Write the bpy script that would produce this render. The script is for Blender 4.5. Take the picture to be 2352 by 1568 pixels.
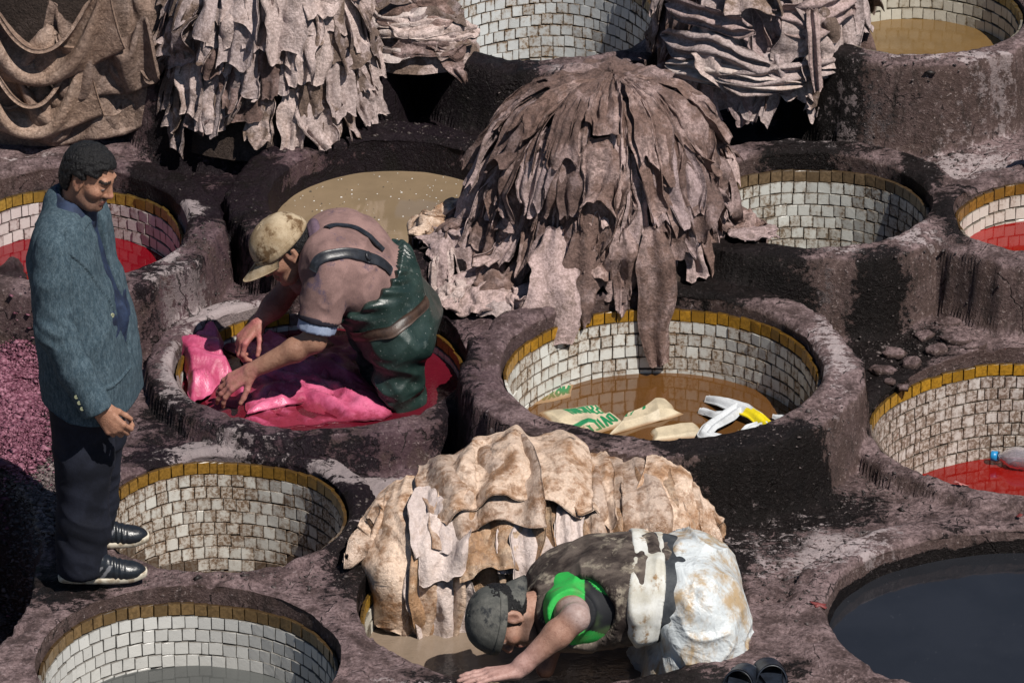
import bpy, math, random
import numpy as np
from mathutils import Vector, Matrix, Quaternion

for _o in list(bpy.data.objects):
    bpy.data.objects.remove(_o, do_unlink=True)
scene = bpy.context.scene
COL = scene.collection
R = math.radians

# ------------------------------------------------------------------ camera
PITCH = R(26.0); DIST = 22.0; FPX = 620.0 * 22.0          # focal length in pixels of a 2352 px wide frame
W0, H0 = 2352.0, 1568.0
CAM = np.array([0.0, -DIST * math.cos(PITCH), DIST * math.sin(PITCH)])
FWD = np.array([0.0, math.cos(PITCH), -math.sin(PITCH)])
UPV = np.array([0.0, math.sin(PITCH), math.cos(PITCH)])
cam_data = bpy.data.cameras.new('camera')
cam_data.sensor_width = 36.0
cam_data.lens = 36.0 * FPX / W0
cam_data.clip_start = 0.5
cam_data.clip_end = 3000.0
cam = bpy.data.objects.new('camera', cam_data)
COL.objects.link(cam)
cam.location = CAM
cam.rotation_euler = (math.pi / 2 - PITCH, 0, 0)
scene.camera = cam

# ------------------------------------------------------------------ sky and sun
SUN_AZ = R(43.0)      # to the right of the viewer's back
SUN_EL = R(56.0)
SUND = np.array([math.sin(SUN_AZ) * math.cos(SUN_EL), -math.cos(SUN_AZ) * math.cos(SUN_EL), math.sin(SUN_EL)])
world = bpy.data.worlds.new('World')
scene.world = world
world.use_nodes = True
_nt = world.node_tree
_bg = _nt.nodes['Background']
_sky = _nt.nodes.new('ShaderNodeTexSky')
_sky.sky_type = 'NISHITA'
_sky.sun_disc = False
_sky.sun_elevation = SUN_EL
_sky.sun_rotation = math.pi - SUN_AZ
_sky.altitude = 400.0
_sky.air_density = 1.0
_sky.dust_density = 0.4
_sky.ozone_density = 1.5
_nt.links.new(_sky.outputs[0], _bg.inputs[0])
_bg.inputs[1].default_value = 0.05
sun_data = bpy.data.lights.new('sun', 'SUN')
sun_data.energy = 5.0
sun_data.angle = R(0.5)
sun_data.color = (1.0, 0.95, 0.88)
sun = bpy.data.objects.new('sun', sun_data)
COL.objects.link(sun)
sun.rotation_euler = Vector(SUND).to_track_quat('Z', 'Y').to_euler()
sun.location = (3, -5, 8)
scene.view_settings.view_transform = 'Standard'
scene.view_settings.look = 'None'
scene.view_settings.exposure = 0.2
scene.view_settings.gamma = 1.0
scene.view_settings.use_curve_mapping = False
scene.render.engine = 'CYCLES'
scene.cycles.max_bounces = 6
scene.cycles.diffuse_bounces = 1
scene.cycles.glossy_bounces = 3
scene.cycles.transmission_bounces = 4
scene.cycles.use_denoising = True

# ------------------------------------------------------------------ photo point -> place
def at_z(px, py, z):
    d = FWD * FPX + np.array([1.0, 0, 0]) * (px - W0 / 2) + UPV * (H0 / 2 - py)
    t = (z - CAM[2]) / d[2]
    return CAM + d * t
def at_y(px, py, y):
    d = FWD * FPX + np.array([1.0, 0, 0]) * (px - W0 / 2) + UPV * (H0 / 2 - py)
    t = (y - CAM[1]) / d[1]
    return CAM + d * t
def mpp(p):                       # metres per pixel at a point
    return float(np.dot(np.asarray(p) - CAM, FWD)) / FPX

# ------------------------------------------------------------------ noise
def _hash(ix, iy, iz, s):
    n = (ix * 73856093) ^ (iy * 19349663) ^ (iz * 83492791) ^ (s * 2654435761)
    n = n & 0xffffffff
    n = ((n ^ (n >> 15)) * 2246822519) & 0xffffffff
    n = ((n ^ (n >> 13)) * 3266489917) & 0xffffffff
    n = n ^ (n >> 16)
    return (n & 0xffffff).astype(np.float64) / float(0xffffff)
def vnoise(x, y, z, s=0):
    x, y, z = np.broadcast_arrays(np.asarray(x, float), np.asarray(y, float), np.asarray(z, float))
    fx, fy, fz = np.floor(x), np.floor(y), np.floor(z)
    ix, iy, iz = fx.astype(np.int64), fy.astype(np.int64), fz.astype(np.int64)
    tx, ty, tz = x - fx, y - fy, z - fz
    tx = tx * tx * (3 - 2 * tx); ty = ty * ty * (3 - 2 * ty); tz = tz * tz * (3 - 2 * tz)
    def c(a, b, d):
        return _hash(ix + a, iy + b, iz + d, s)
    x00 = c(0, 0, 0) * (1 - tx) + c(1, 0, 0) * tx
    x10 = c(0, 1, 0) * (1 - tx) + c(1, 1, 0) * tx
    x01 = c(0, 0, 1) * (1 - tx) + c(1, 0, 1) * tx
    x11 = c(0, 1, 1) * (1 - tx) + c(1, 1, 1) * tx
    return ((x00 * (1 - ty) + x10 * ty) * (1 - tz) + (x01 * (1 - ty) + x11 * ty) * tz) * 2 - 1
def fbm(x, y, z, o=3, s=0, g=0.5):
    a, f, t = 1.0, 1.0, 0.0
    n = 0.0
    for i in range(o):
        t = t + a * vnoise(np.asarray(x) * f, np.asarray(y) * f, np.asarray(z) * f, s + i * 17)
        n += a
        a *= g; f *= 2.03
    return t / n
def sstep(a, b, x):
    t = np.clip((np.asarray(x, float) - a) / (b - a), 0, 1)
    return t * t * (3 - 2 * t)

# ------------------------------------------------------------------ object helpers
def mesh_obj(name, verts, faces, mat=None, parent=None, smooth=True, cols=None):
    me = bpy.data.meshes.new(name)
    verts = np.asarray(verts, dtype=np.float32).reshape(-1, 3)
    if isinstance(faces, np.ndarray) and faces.ndim == 2:
        nf, k = faces.shape
        me.vertices.add(len(verts)); me.vertices.foreach_set('co', verts.ravel())
        me.loops.add(nf * k); me.loops.foreach_set('vertex_index', faces.astype(np.int32).ravel())
        me.polygons.add(nf)
        me.polygons.foreach_set('loop_start', np.arange(0, nf * k, k, dtype=np.int32))
        me.polygons.foreach_set('loop_total', np.full(nf, k, dtype=np.int32))
        me.update(calc_edges=True)
    else:
        me.from_pydata(verts.tolist(), [], [list(map(int, f)) for f in faces])
    me.validate(clean_customdata=False)
    if smooth:
        me.polygons.foreach_set('use_smooth', np.ones(len(me.polygons), dtype=bool))
    if cols is not None:
        for nm, c in cols.items():
            a = me.color_attributes.new(nm, 'FLOAT_COLOR', 'POINT')
            c = np.asarray(c, dtype=np.float32)
            if c.shape[1] == 3:
                c = np.concatenate([c, np.ones((len(c), 1), np.float32)], 1)
            a.data.foreach_set('color', c.ravel())
    if mat is not None:
        for m in (mat if isinstance(mat, (list, tuple)) else [mat]):
            me.materials.append(m)
    o = bpy.data.objects.new(name, me)
    COL.objects.link(o)
    if parent is not None:
        o.parent = parent
    return o
def empty(name, loc=(0, 0, 0)):
    o = bpy.data.objects.new(name, None)
    o.empty_display_size = 0.05
    COL.objects.link(o)
    o.location = loc
    return o
def child(o, parent):
    """parent keeping the world place (parents carry translation only)"""
    o.parent = parent
    o.matrix_parent_inverse = Matrix.Translation(-Vector(parent.location))
    return o
def tag(o, label=None, cat=None, group=None, kind=None):
    if label: o['label'] = label
    if cat: o['category'] = cat
    if group: o['group'] = group
    if kind: o['kind'] = kind
    return o
def grid_faces(nu, nv, wrap_u=False):
    iu = np.arange(nu if wrap_u else nu - 1); iv = np.arange(nv - 1)
    a, b = np.meshgrid(iu, iv, indexing='ij')
    a2 = (a + 1) % nu
    f = np.stack([a * nv + b, a2 * nv + b, a2 * nv + b + 1, a * nv + b + 1], -1)
    return f.reshape(-1, 4)

# ------------------------------------------------------------------ node helper
class NT:
    def __init__(self, name):
        self.m = bpy.data.materials.new(name)
        self.m.use_nodes = True
        self.t = self.m.node_tree
        self.b = self.t.nodes['Principled BSDF']
        self.out = self.t.nodes['Material Output']
    def n(self, typ, **kw):
        nd = self.t.nodes.new(typ)
        for k, v in kw.items():
            setattr(nd, k, v)
        return nd
    def put(self, sock, v):
        if isinstance(v, bpy.types.NodeSocket):
            self.t.links.new(v, sock)
        elif isinstance(v, (tuple, list)) and len(v) == 3 and sock.type == 'RGBA':
            sock.default_value = (*v, 1.0)
        else:
            sock.default_value = v
    def pos(self):
        return self.n('ShaderNodeNewGeometry').outputs['Position']
    def mapped(self, vec, scale=(1, 1, 1), loc=(0, 0, 0)):
        m = self.n('ShaderNodeMapping')
        self.put(m.inputs['Vector'], vec)
        m.inputs['Scale'].default_value = scale
        m.inputs['Location'].default_value = loc
        return m.outputs[0]
    def noise(self, vec, scale=5, detail=4, rough=0.55, dist=0.0):
        nd = self.n('ShaderNodeTexNoise')
        self.put(nd.inputs['Vector'], vec)
        nd.inputs['Scale'].default_value = scale
        nd.inputs['Detail'].default_value = detail
        nd.inputs['Roughness'].default_value = rough
        nd.inputs['Distortion'].default_value = dist
        return nd.outputs[0]
    def voro(self, vec, scale=5, feature='F1', out=0):
        nd = self.n('ShaderNodeTexVoronoi', feature=feature)
        self.put(nd.inputs['Vector'], vec)
        nd.inputs['Scale'].default_value = scale
        return nd.outputs[out]
    def math(self, op, a, b=0.0, c=0.0, clamp=False):
        nd = self.n('ShaderNodeMath', operation=op)
        nd.use_clamp = clamp
        self.put(nd.inputs[0], a); self.put(nd.inputs[1], b)
        if len(nd.inputs) > 2: self.put(nd.inputs[2], c)
        return nd.outputs[0]
    def ramp(self, v, lo, hi, a=0.0, b=1.0):
        nd = self.n('ShaderNodeMapRange', interpolation_type='SMOOTHSTEP')
        self.put(nd.inputs[0], v)
        self.put(nd.inputs[1], lo); self.put(nd.inputs[2], hi)
        self.put(nd.inputs[3], a); self.put(nd.inputs[4], b)
        return nd.outputs[0]
    def mix(self, f, a, b, mode='MIX'):
        nd = self.n('ShaderNodeMix', data_type='RGBA', blend_type=mode)
        self.put(nd.inputs[0], f); self.put(nd.inputs[6], a); self.put(nd.inputs[7], b)
        return nd.outputs[2]
    def attr(self, name, out='Color'):
        return self.n('ShaderNodeAttribute', attribute_name=name).outputs[out]
    def sep(self, c):
        nd = self.n('ShaderNodeSeparateColor'); self.put(nd.inputs[0], c)
        return nd.outputs
    def rnd(self):
        return self.n('ShaderNodeObjectInfo').outputs['Random']
    def bump(self, h, strength=0.5, dist=0.01, normal=None):
        nd = self.n('ShaderNodeBump')
        self.put(nd.inputs['Strength'], strength); self.put(nd.inputs['Distance'], dist)
        self.put(nd.inputs['Height'], h)
        if normal is not None: self.put(nd.inputs['Normal'], normal)
        return nd.outputs[0]
    def done(self, col=None, rough=None, normal=None, spec=None, **kw):
        b = self.b
        if col is not None: self.put(b.inputs['Base Color'], col)
        if rough is not None: self.put(b.inputs['Roughness'], rough)
        if normal is not None: self.put(b.inputs['Normal'], normal)
        if spec is not None: self.put(b.inputs['Specular IOR Level'], spec)
        for k, v in kw.items(): self.put(b.inputs[k], v)
        return self.m

# ================================================================== masonry and vats
# name, photo centre x,y of the rim's inner edge, half width, half height (photo px), rim height, rim width,
# depth of tile top, depth of liquid, tile rows of ochre (0/1), label
VATS = [
 dict(k='grey',   c=(432, 1514), a=350, b=152, z=0.00, w=0.10, top=.045, liq=.285, ochre=1),
 dict(k='empty',  c=(512, 1170), a=292, b=128, z=0.02, w=0.10, top=.030, liq=.60, ochre=1),
 dict(k='pink',   c=(735, 825),  a=340, b=148, z=0.085, w=0.095, top=.050, liq=.12, ochre=1),
 dict(k='sack',   c=(1520, 833), a=370, b=166, z=0.22, w=0.145, top=.055, liq=.315, ochre=1),
 dict(k='bent',   c=(1265, 1380), a=450, b=178, z=0.00, w=0.12, top=.06, liq=.20, ochre=1),
 dict(k='black',  c=(2380, 1402), a=485, b=180, z=0.02, w=0.14, top=9, liq=.095, ochre=0),
 dict(k='bottle', c=(2400, 970), a=402, b=152, z=0.02, w=0.10, top=.028, liq=.40, ochre=1),
 dict(k='pale',   c=(1870, 452), a=270, b=116, z=0.34, w=0.13, top=.070, liq=.70, ochre=1),
 dict(k='crim',   c=(2425, 492), a=235, b=90,  z=0.33, w=0.14, top=.022, liq=.165, ochre=1),
 dict(k='beige',  c=(900, 440),  a=282, b=136, z=0.26, w=0.15, top=9, liq=.14, ochre=0),
 dict(k='red',    c=(150, 509),  a=277, b=137, z=0.26, w=0.14, top=.085, liq=.275, ochre=1),
 dict(k='stained', c=(1250, 22), a=262, b=124, z=0.44, w=0.13, top=.03, liq=.80, ochre=1),
 dict(k='tan',    c=(2110, 20),  a=243, b=112, z=0.62, w=0.12, top=.03, liq=.215, ochre=1),
 dict(k='hidden', c=(590, 85),   a=272, b=116, z=0.45, w=0.12, top=.05, liq=.60, ochre=1),
]
VLABEL = {
 'grey': 'round tiled vat of grey water at the bottom left corner',
 'empty': 'empty round vat with rusty tiles below the man in the jacket',
 'pink': 'round dye vat of pink hides where the worker in green waders stands',
 'sack': 'round tiled vat of brown water with floating sacks, raised thick rim',
 'bent': 'wide vat of muddy water where the worker in white apron bends down',
 'black': 'wide vat of black liquid with untiled wall at the right bottom',
 'bottle': 'tiled vat of red dye with a plastic bottle floating in it',
 'pale': 'white tiled vat right behind the tall mound of hides',
 'crim': 'small tiled vat of bright red dye at the right edge',
 'beige': 'untiled dark vat of beige liquid behind the worker in green waders',
 'red': 'tiled vat of dark red dye behind the man in the jacket',
 'stained': 'deep vat at the top centre with orange stained upper tiles',
 'tan': 'vat full of tan water at the top right corner',
 'hidden': 'tiled vat mostly hidden behind the hanging hides at the top left',
}
for i, v in enumerate(VATS):
    c = at_z(v['c'][0], v['c'][1], v['z'])
    m = mpp(c)
    v['x'], v['y'] = c[0], c[1]
    v['rx'] = v['a'] * m
    v['ry'] = v['b'] * m / math.sin(PITCH)
    v['i'] = i
VK = {v['k']: v for v in VATS}
def vm(v, th):        # uneven outline
    s = v['i'] * 7.7
    return 1 + 0.016 * fbm(np.cos(th) * 1.3 + s, np.sin(th) * 1.3, s * .3, 2, 5) + 0.006 * vnoise(np.cos(th) * 5 + s, np.sin(th) * 5, s, 9)
def vdist(v, x, y):
    dx, dy = x - v['x'], y - v['y']
    th = np.arctan2(dy / v['ry'], dx / v['rx'])
    mm = vm(v, th)
    k = np.sqrt((dx / (v['rx'] * mm)) ** 2 + (dy / (v['ry'] * mm)) ** 2) + 1e-6
    g = np.sqrt((dx / v['rx'] ** 2) ** 2 + (dy / v['ry'] ** 2) ** 2) + 1e-6
    return k * (k - 1) / g

_BASE = [(60, 1000, 0), (60, 1250, -.01), (150, 1400, 0), (450, 1335, .01), (800, 1250, 0), (800, 1500, 0), (1000, 1120, -.07), (880, 1100, -.06), (940, 1060, -.06),
 (1750, 1250, -.05), (1750, 1450, 0), (1500, 1600, 0), (1100, 1600, 0), (2000, 1130, -.05), (2250, 1150, -.02), (1900, 1200, -.05), (2300, 790, .06), (2100, 720, .05), (1990, 800, .02),
 (1960, 1000, -.06), (420, 620, .04), (500, 650, .02), (620, 640, .03), (350, 720, .01), (330, 800, 0), (450, 430, .12), (1000, 270, .17), (1250, 300, .18), (600, 340, .15), (0, 320, .18),
 (200, 320, .18), (1700, 310, .20), (2000, 330, .24), (2300, 320, .28), (2150, 450, .26), (1750, 650, .14), (1250, 650, .17), (1000, 620, .12), (0, -60, .40), (600, -60, .42), (1200, -60, .42),
 (1700, 60, .42), (1700, -100, .46), (2352, -80, .5), (-200, 700, 0), (-200, 1300, 0), (2600, 1300, 0), (2600, 700, .1), (1176, 1700, 0), (300, 1700, 0), (2100, 1700, 0)]
_BP = np.array([list(at_z(a, b, z)) for a, b, z in _BASE])
def base_h(x, y):
    num = 0.0; den = 1e-9
    for p in _BP:
        w = 1.0 / (((x - p[0]) ** 2 + (y - p[1]) ** 2) + 0.006) ** 1.6
        num = num + w * p[2]; den = den + w
    return num / den
_PIT = at_z(-75, 1310, 0)
def pit_d(x, y):
    return np.sqrt(((x - _PIT[0]) / .22) ** 2 + ((y - _PIT[1]) / .62) ** 2) - 1 + .10 * fbm(x * 5, y * 5, 0.3, 2, 77)
def H(x, y, detail=True):
    x = np.asarray(x, float); y = np.asarray(y, float)
    h = base_h(x, y) + .018 * fbm(x * 2.2, y * 2.2, .5, 3, 31)
    sh = h.shape
    h = np.atleast_1d(h).ravel(); xf = np.atleast_1d(x).ravel(); yf = np.atleast_1d(y).ravel()
    for v in VATS:
        near = np.abs(xf - v['x']) < v['rx'] * 1.05 + .40
        near &= np.abs(yf - v['y']) < v['ry'] * 1.05 + .40
        idx = np.nonzero(near)[0]
        if not len(idx): continue
        d = vdist(v, xf[idx], yf[idx])
        ok = (d < v['w'] + .22) & (d > -.15)
        idx = idx[ok]; d = d[ok]; xx = xf[idx]; yy = yf[idx]
        if not len(idx): continue
        w = v['w'] * (1 + .26 * fbm(xx * 2.5, yy * 2.5, v['i'] * 3.1, 2, 41) + .12 * fbm(xx * 14, yy * 14, v['i'], 2, 43))
        z = v['z'] + .012 * fbm(xx * 4, yy * 4, v['i'] * 1.7, 2, 51)
        rim = z - .020 * np.clip(1 - d / .028, 0, 1) ** 2 - .013 * np.clip((d - w * .72) / (w * .28), 0, 1) ** 2
        fall = np.where(d > w, (d - w) * 8.5, 0)
        hh = h[idx]
        r = np.maximum(rim - fall, hh - .5)
        kk = .022
        t = np.clip(.5 + .5 * (r - hh) / kk, 0, 1)
        h[idx] = hh * (1 - t) + r * t + kk * t * (1 - t) * .6
    h = h.reshape(sh)
    p = pit_d(x, y)
    h = h - .45 * sstep(.10, -.10, p)
    if detail:
        h = h + .009 * fbm(x * 13, y * 13, .2, 3, 61) + .0045 * fbm(x * 45, y * 45, .2, 2, 71)
        # chips
        ch = fbm(x * 9, y * 9, 4.2, 2, 83)
        h = h - .016 * sstep(.36, .50, ch)
    return h

# stains of black dye, purple dye and pale lime crust: blobs on the masonry, (photo x, y, height, half sizes px, amount)
_BLACK = [(1000, 235, .30, 190, 70, 1.0), (1120, 215, .38, 100, 60, .7), (880, 190, .42, 130, 40, .6), (1840, 245, .42, 120, 95, 1.0), (1700, 200, .40, 120, 70, .6),
 (850, 325, .2, 380, 60, .62), (560, 450, .2, 110, 130, .62), (450, 570, .1, 100, 90, .40), (400, 900, .1, 105, 140, .52), (620, 1010, .08, 200, 40, .66),
 (430, 710, .1, 120, 50, .45), (1010, 640, .12, 110, 90, .8), (1050, 860, .15, 55, 170, .5), (500, 1030, .04, 180, 36, .95), (800, 1095, .03, 95, 70, .85),
 (1660, 655, .2, 170, 42, 1.0), (1740, 1150, -.02, 220, 48, .95), (1450, 1110, .0, 200, 36, .5), (390, 440, .2, 80, 110, .9), (2030, 850, .05, 70, 110, 1.0), (2080, 780, .07, 90, 40, .6),
 (815, 1300, 0, 70, 110, .5), (1130, 1570, 0, 240, 34, .55), (1560, 1560, 0, 170, 40, .5), (1760, 1210, 0, 180, 60, .42), (1800, 1330, 0, 110, 80, .35),
 (1680, 1290, -.02, 60, 120, .9), (150, 1330, 0, 100, 60, .5), (60, 830, .05, 90, 70, .5), (760, 1420, 0, 40, 120, .4), (2120, 400, .3, 40, 50, .7), (1980, 350, .3, 70, 30, .4),
 (350, 760, .02, 60, 60, .5), (1820, 1550, 0, 60, 40, .5), (60, 690, .1, 80, 50, .2), (2200, 560, .2, 70, 60, .5), (700, 640, .13, 160, 60, .5), (480, 480, .2, 60, 100, .6)]
_PURP = [(560, 450, .2, 330, 230, .9), (700, 900, .1, 480, 260, .9), (850, 330, .2, 400, 100, .7), (60, 950, 0, 130, 160, 1.0), (1080, 900, .15, 120, 160, .8), (450, 600, .1, 300, 160, .9)]
_PALE = [(550, 700, .13, 220, 40, .9), (420, 850, .1, 60, 80, .6), (480, 1020, .05, 160, 30, .6), (370, 660, .1, 60, 50, .8), (900, 1010, .14, 200, 36, .8), (1950, 560, .3, 200, 40, .6),
 (1800, 1250, 0, 250, 90, .6), (1250, 1570, 0, 330, 24, .5), (760, 1230, 0, 120, 50, .4), (2150, 150, .58, 250, 16, .6), (1900, 330, .3, 170, 40, .6), (120, 340, .25, 160, 30, .5),
 (2200, 350, .33, 180, 60, .5), (1900, 800, .22, 60, 140, .4), (430, 540, .15, 50, 30, .8), (1350, 158, .44, 200, 12, .35)]
def _blobs(lst):
    out = []
    for px, py, z, a, b, am in lst:
        c = at_z(px, py, z); m = mpp(c)
        out.append((c[0], c[1], c[2], a * m, b * m / math.sin(PITCH), am))
    return out
_BLACK, _PURP, _PALE = _blobs(_BLACK), _blobs(_PURP), _blobs(_PALE)
def stain_cols(x, y, z):
    res = []
    for lst, sd in ((_BLACK, 1), (_PURP, 2), (_PALE, 3)):
        s = np.zeros_like(x)
        for cx, cy, cz, a, b, am in lst:
            m = (np.abs(x - cx) < a * 1.9) & (np.abs(y - cy) < b * 1.9)
            if not m.any(): continue
            q = np.sqrt(((x[m] - cx) / a) ** 2 + ((y[m] - cy) / b) ** 2 + ((z[m] - cz) / .6) ** 2)
            s[m] = np.maximum(s[m], am * sstep(1.8, .2, q))
        n = fbm(x * 3.2, y * 3.2, z * 2.0, 4, 100 + sd, .6)
        s = s + .55 * n * (.35 + s)
        if sd == 1: s = s + .34 * fbm(x * 1.3, y * 1.3, z, 3, 140) + .10
        res.append(np.clip(s, 0, 1))
    return np.stack(res, -1)

# ------------------------------------------------------------------ masonry material
def make_masonry(name):
    t = NT(name)
    P = t.pos()
    st = t.sep(t.attr('stain'))
    mid = t.noise(P, 9, 7, .68)
    fine = t.noise(P, 70, 5, .74)
    spot = t.noise(t.mapped(P, (.8, 1.25, .8)), 24, 7, .74)
    streak = t.noise(t.mapped(P, (1, 1, .30)), 24, 5, .70)
    c = t.mix(t.ramp(mid, .38, .60), (.062, .042, .039), (.180, .132, .128))
    c = t.mix(t.ramp(fine, .36, .60), t.mix(1.0, c, (.42, .40, .40), 'MULTIPLY'), c)
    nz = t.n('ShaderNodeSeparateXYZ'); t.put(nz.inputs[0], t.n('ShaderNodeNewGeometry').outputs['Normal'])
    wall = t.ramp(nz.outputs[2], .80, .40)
    c = t.mix(t.math('MULTIPLY', wall, .72), t.mix(1.0, c, (1.30, 1.24, 1.27), 'MULTIPLY'), (.066, .041, .034))  # tops paler, walls browner: wear, plus lit and shaded faces put into colour
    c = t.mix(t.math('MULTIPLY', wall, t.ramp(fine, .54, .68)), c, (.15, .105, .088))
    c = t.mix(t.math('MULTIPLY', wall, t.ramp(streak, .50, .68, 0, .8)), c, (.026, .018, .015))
    # purple dye soaked in
    pv = t.math('MULTIPLY', st[1], t.ramp(mid, .30, .55))
    c = t.mix(t.math('MULTIPLY', pv, .60), c, (.048, .020, .036))
    # pale lime crust in patches
    pa = t.math('ADD', t.math('MULTIPLY', st[2], .30), t.math('ADD', t.math('MULTIPLY', spot, .62), t.math('MULTIPLY', fine, .22)))
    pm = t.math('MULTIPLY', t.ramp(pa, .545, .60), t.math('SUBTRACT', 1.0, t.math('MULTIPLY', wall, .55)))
    c = t.mix(t.math('MULTIPLY', pm, .80), c, (.40, .335, .335))
    # black wet stain with a ragged edge
    ba = t.math('ADD', t.math('MULTIPLY', st[0], .60), t.math('ADD', t.math('MULTIPLY', t.math('SUBTRACT', spot, .5), .95), t.math('MULTIPLY', t.math('SUBTRACT', fine, .5), .45)))
    bm = t.ramp(ba, .215, .30)
    bm = t.math('MULTIPLY', bm, t.math('SUBTRACT', 1.0, t.math('MULTIPLY', t.ramp(pa, .60, .63), .75)))
    black = t.mix(pv, (.0024, .0018, .0017), (.0055, .0025, .0055))
    c = t.mix(t.math('MULTIPLY', bm, .95), c, black)
    # cracks and the joints of the old stones
    wv = t.n('ShaderNodeVectorMath', operation='ADD'); t.put(wv.inputs[0], t.mapped(P, (1, 1, .6)))
    wn = t.n('ShaderNodeTexNoise'); t.put(wn.inputs['Vector'], P); wn.inputs['Scale'].default_value = 7; wn.inputs['Detail'].default_value = 4
    sc_ = t.n('ShaderNodeVectorMath', operation='SCALE'); t.put(sc_.inputs[0], wn.outputs[1]); sc_.inputs[3].default_value = .16; t.put(wv.inputs[1], sc_.outputs[0])
    vor = t.voro(wv.outputs[0], 5.5, 'DISTANCE_TO_EDGE')
    crk = t.math('MULTIPLY', t.ramp(vor, .018, .004), t.ramp(mid, .50, .60))
    c = t.mix(t.math('MULTIPLY', crk, .9), c, (.012, .009, .008))
    # gritty grains
    g = t.ramp(fine, .60, .68)
    c = t.mix(t.math('MULTIPLY', g, t.math('SUBTRACT', .62, t.math('MULTIPLY', bm, .50))), c, (.38, .31, .31))
    rough = t.math('SUBTRACT', .78, t.math('MULTIPLY', bm, .30))
    hgt = t.math('SUBTRACT', t.math('ADD', t.math('MULTIPLY', mid, .55), t.math('MULTIPLY', fine, .55)), t.math('MULTIPLY', crk, .35))
    nrm = t.bump(hgt, 1.0, .020)
    return t.done(c, rough, nrm, t.math('SUBTRACT', .25, t.math('MULTIPLY', bm, .10)))
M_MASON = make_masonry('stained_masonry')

# ------------------------------------------------------------------ one height sheet, cut into the vats' rims and the ground between
XL, XR, YB, YT = -2.55, 2.55, -3.55, 3.75
STEP = .0105
gx = np.arange(XL, XR, STEP); gy = np.arange(YB, YT, STEP)
GX, GY = np.meshgrid(gx, gy, indexing='ij')
fx, fy = GX.ravel(), GY.ravel()
GZ = np.concatenate([H(a, b) for a, b in zip(np.array_split(fx, 8), np.array_split(fy, 8))])
allf = grid_faces(len(gx), len(gy))
fcx, fcy = fx[allf[:, 0]] + STEP / 2, fy[allf[:, 0]] + STEP / 2
owner = np.full(len(allf), -1); best = np.full(len(allf), 9.0); hole = np.zeros(len(allf), bool)
for v in VATS:
    d = vdist(v, fcx, fcy)
    hole |= d < .020
    ext = v['w'] + .06
    m = (d < ext) & (d < best)
    owner[m] = v['i']; best[m] = d[m]
allv = np.stack([fx, fy, GZ], -1)
STAIN = stain_cols(fx, fy, GZ)
def submesh(mask):
    f = allf[mask]
    u, inv = np.unique(f.ravel(), return_inverse=True)
    return allv[u], inv.reshape(-1, 4), STAIN[u]
gv, gf, gs = submesh((owner < 0) & ~hole)
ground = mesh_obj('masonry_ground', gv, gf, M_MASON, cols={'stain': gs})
tag(ground, 'stained brown masonry ground and walkways between the vats', kind='structure')

# ------------------------------------------------------------------ tiles
def tile_mesh(name, seed):
    rg = random.Random(seed)
    # unit tile: x -.5..5 , z -.5...5, y 0 (back) .. -1 (face, towards the vat's middle)
    def cr(s, y, j):
        return [((sx * s) + rg.uniform(-j, j), y, (sz * s) + rg.uniform(-j, j)) for sx, sz in ((-.5, -.5), (.5, -.5), (.5, .5), (-.5, .5))]
    o = cr(.985, 0, .012)
    e = [(x, -.72, z) for x, _, z in o]
    f = [(x * .93, -1.0 + rg.uniform(-.12, .12), z * .93) for x, _, z in o]
    # split the outer edges once so that they are not straight
    def mids(r, j):
        q = []
        for k in range(4):
            a, b = r[k], r[(k + 1) % 4]
            q += [a, tuple((a[n] + b[n]) / 2 + (rg.uniform(-j, j) if n != 1 else 0) for n in range(3))]
        return q
    E = mids(e, .014); F = mids(f, .012); O = mids(o, .0)
    vs = O + E + F
    fs = []
    for k in range(8):
        k2 = (k + 1) % 8
        fs.append((k, k2, 8 + k2, 8 + k)); fs.append((8 + k, 8 + k2, 16 + k2, 16 + k))
    fs.append(tuple(range(16, 24)))
    me = bpy.data.meshes.new(name)
    me.from_pydata(vs, [], fs)
    me.update()
    return me
TILE_MESH = [tile_mesh('tile', s) for s in range(7)]
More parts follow.
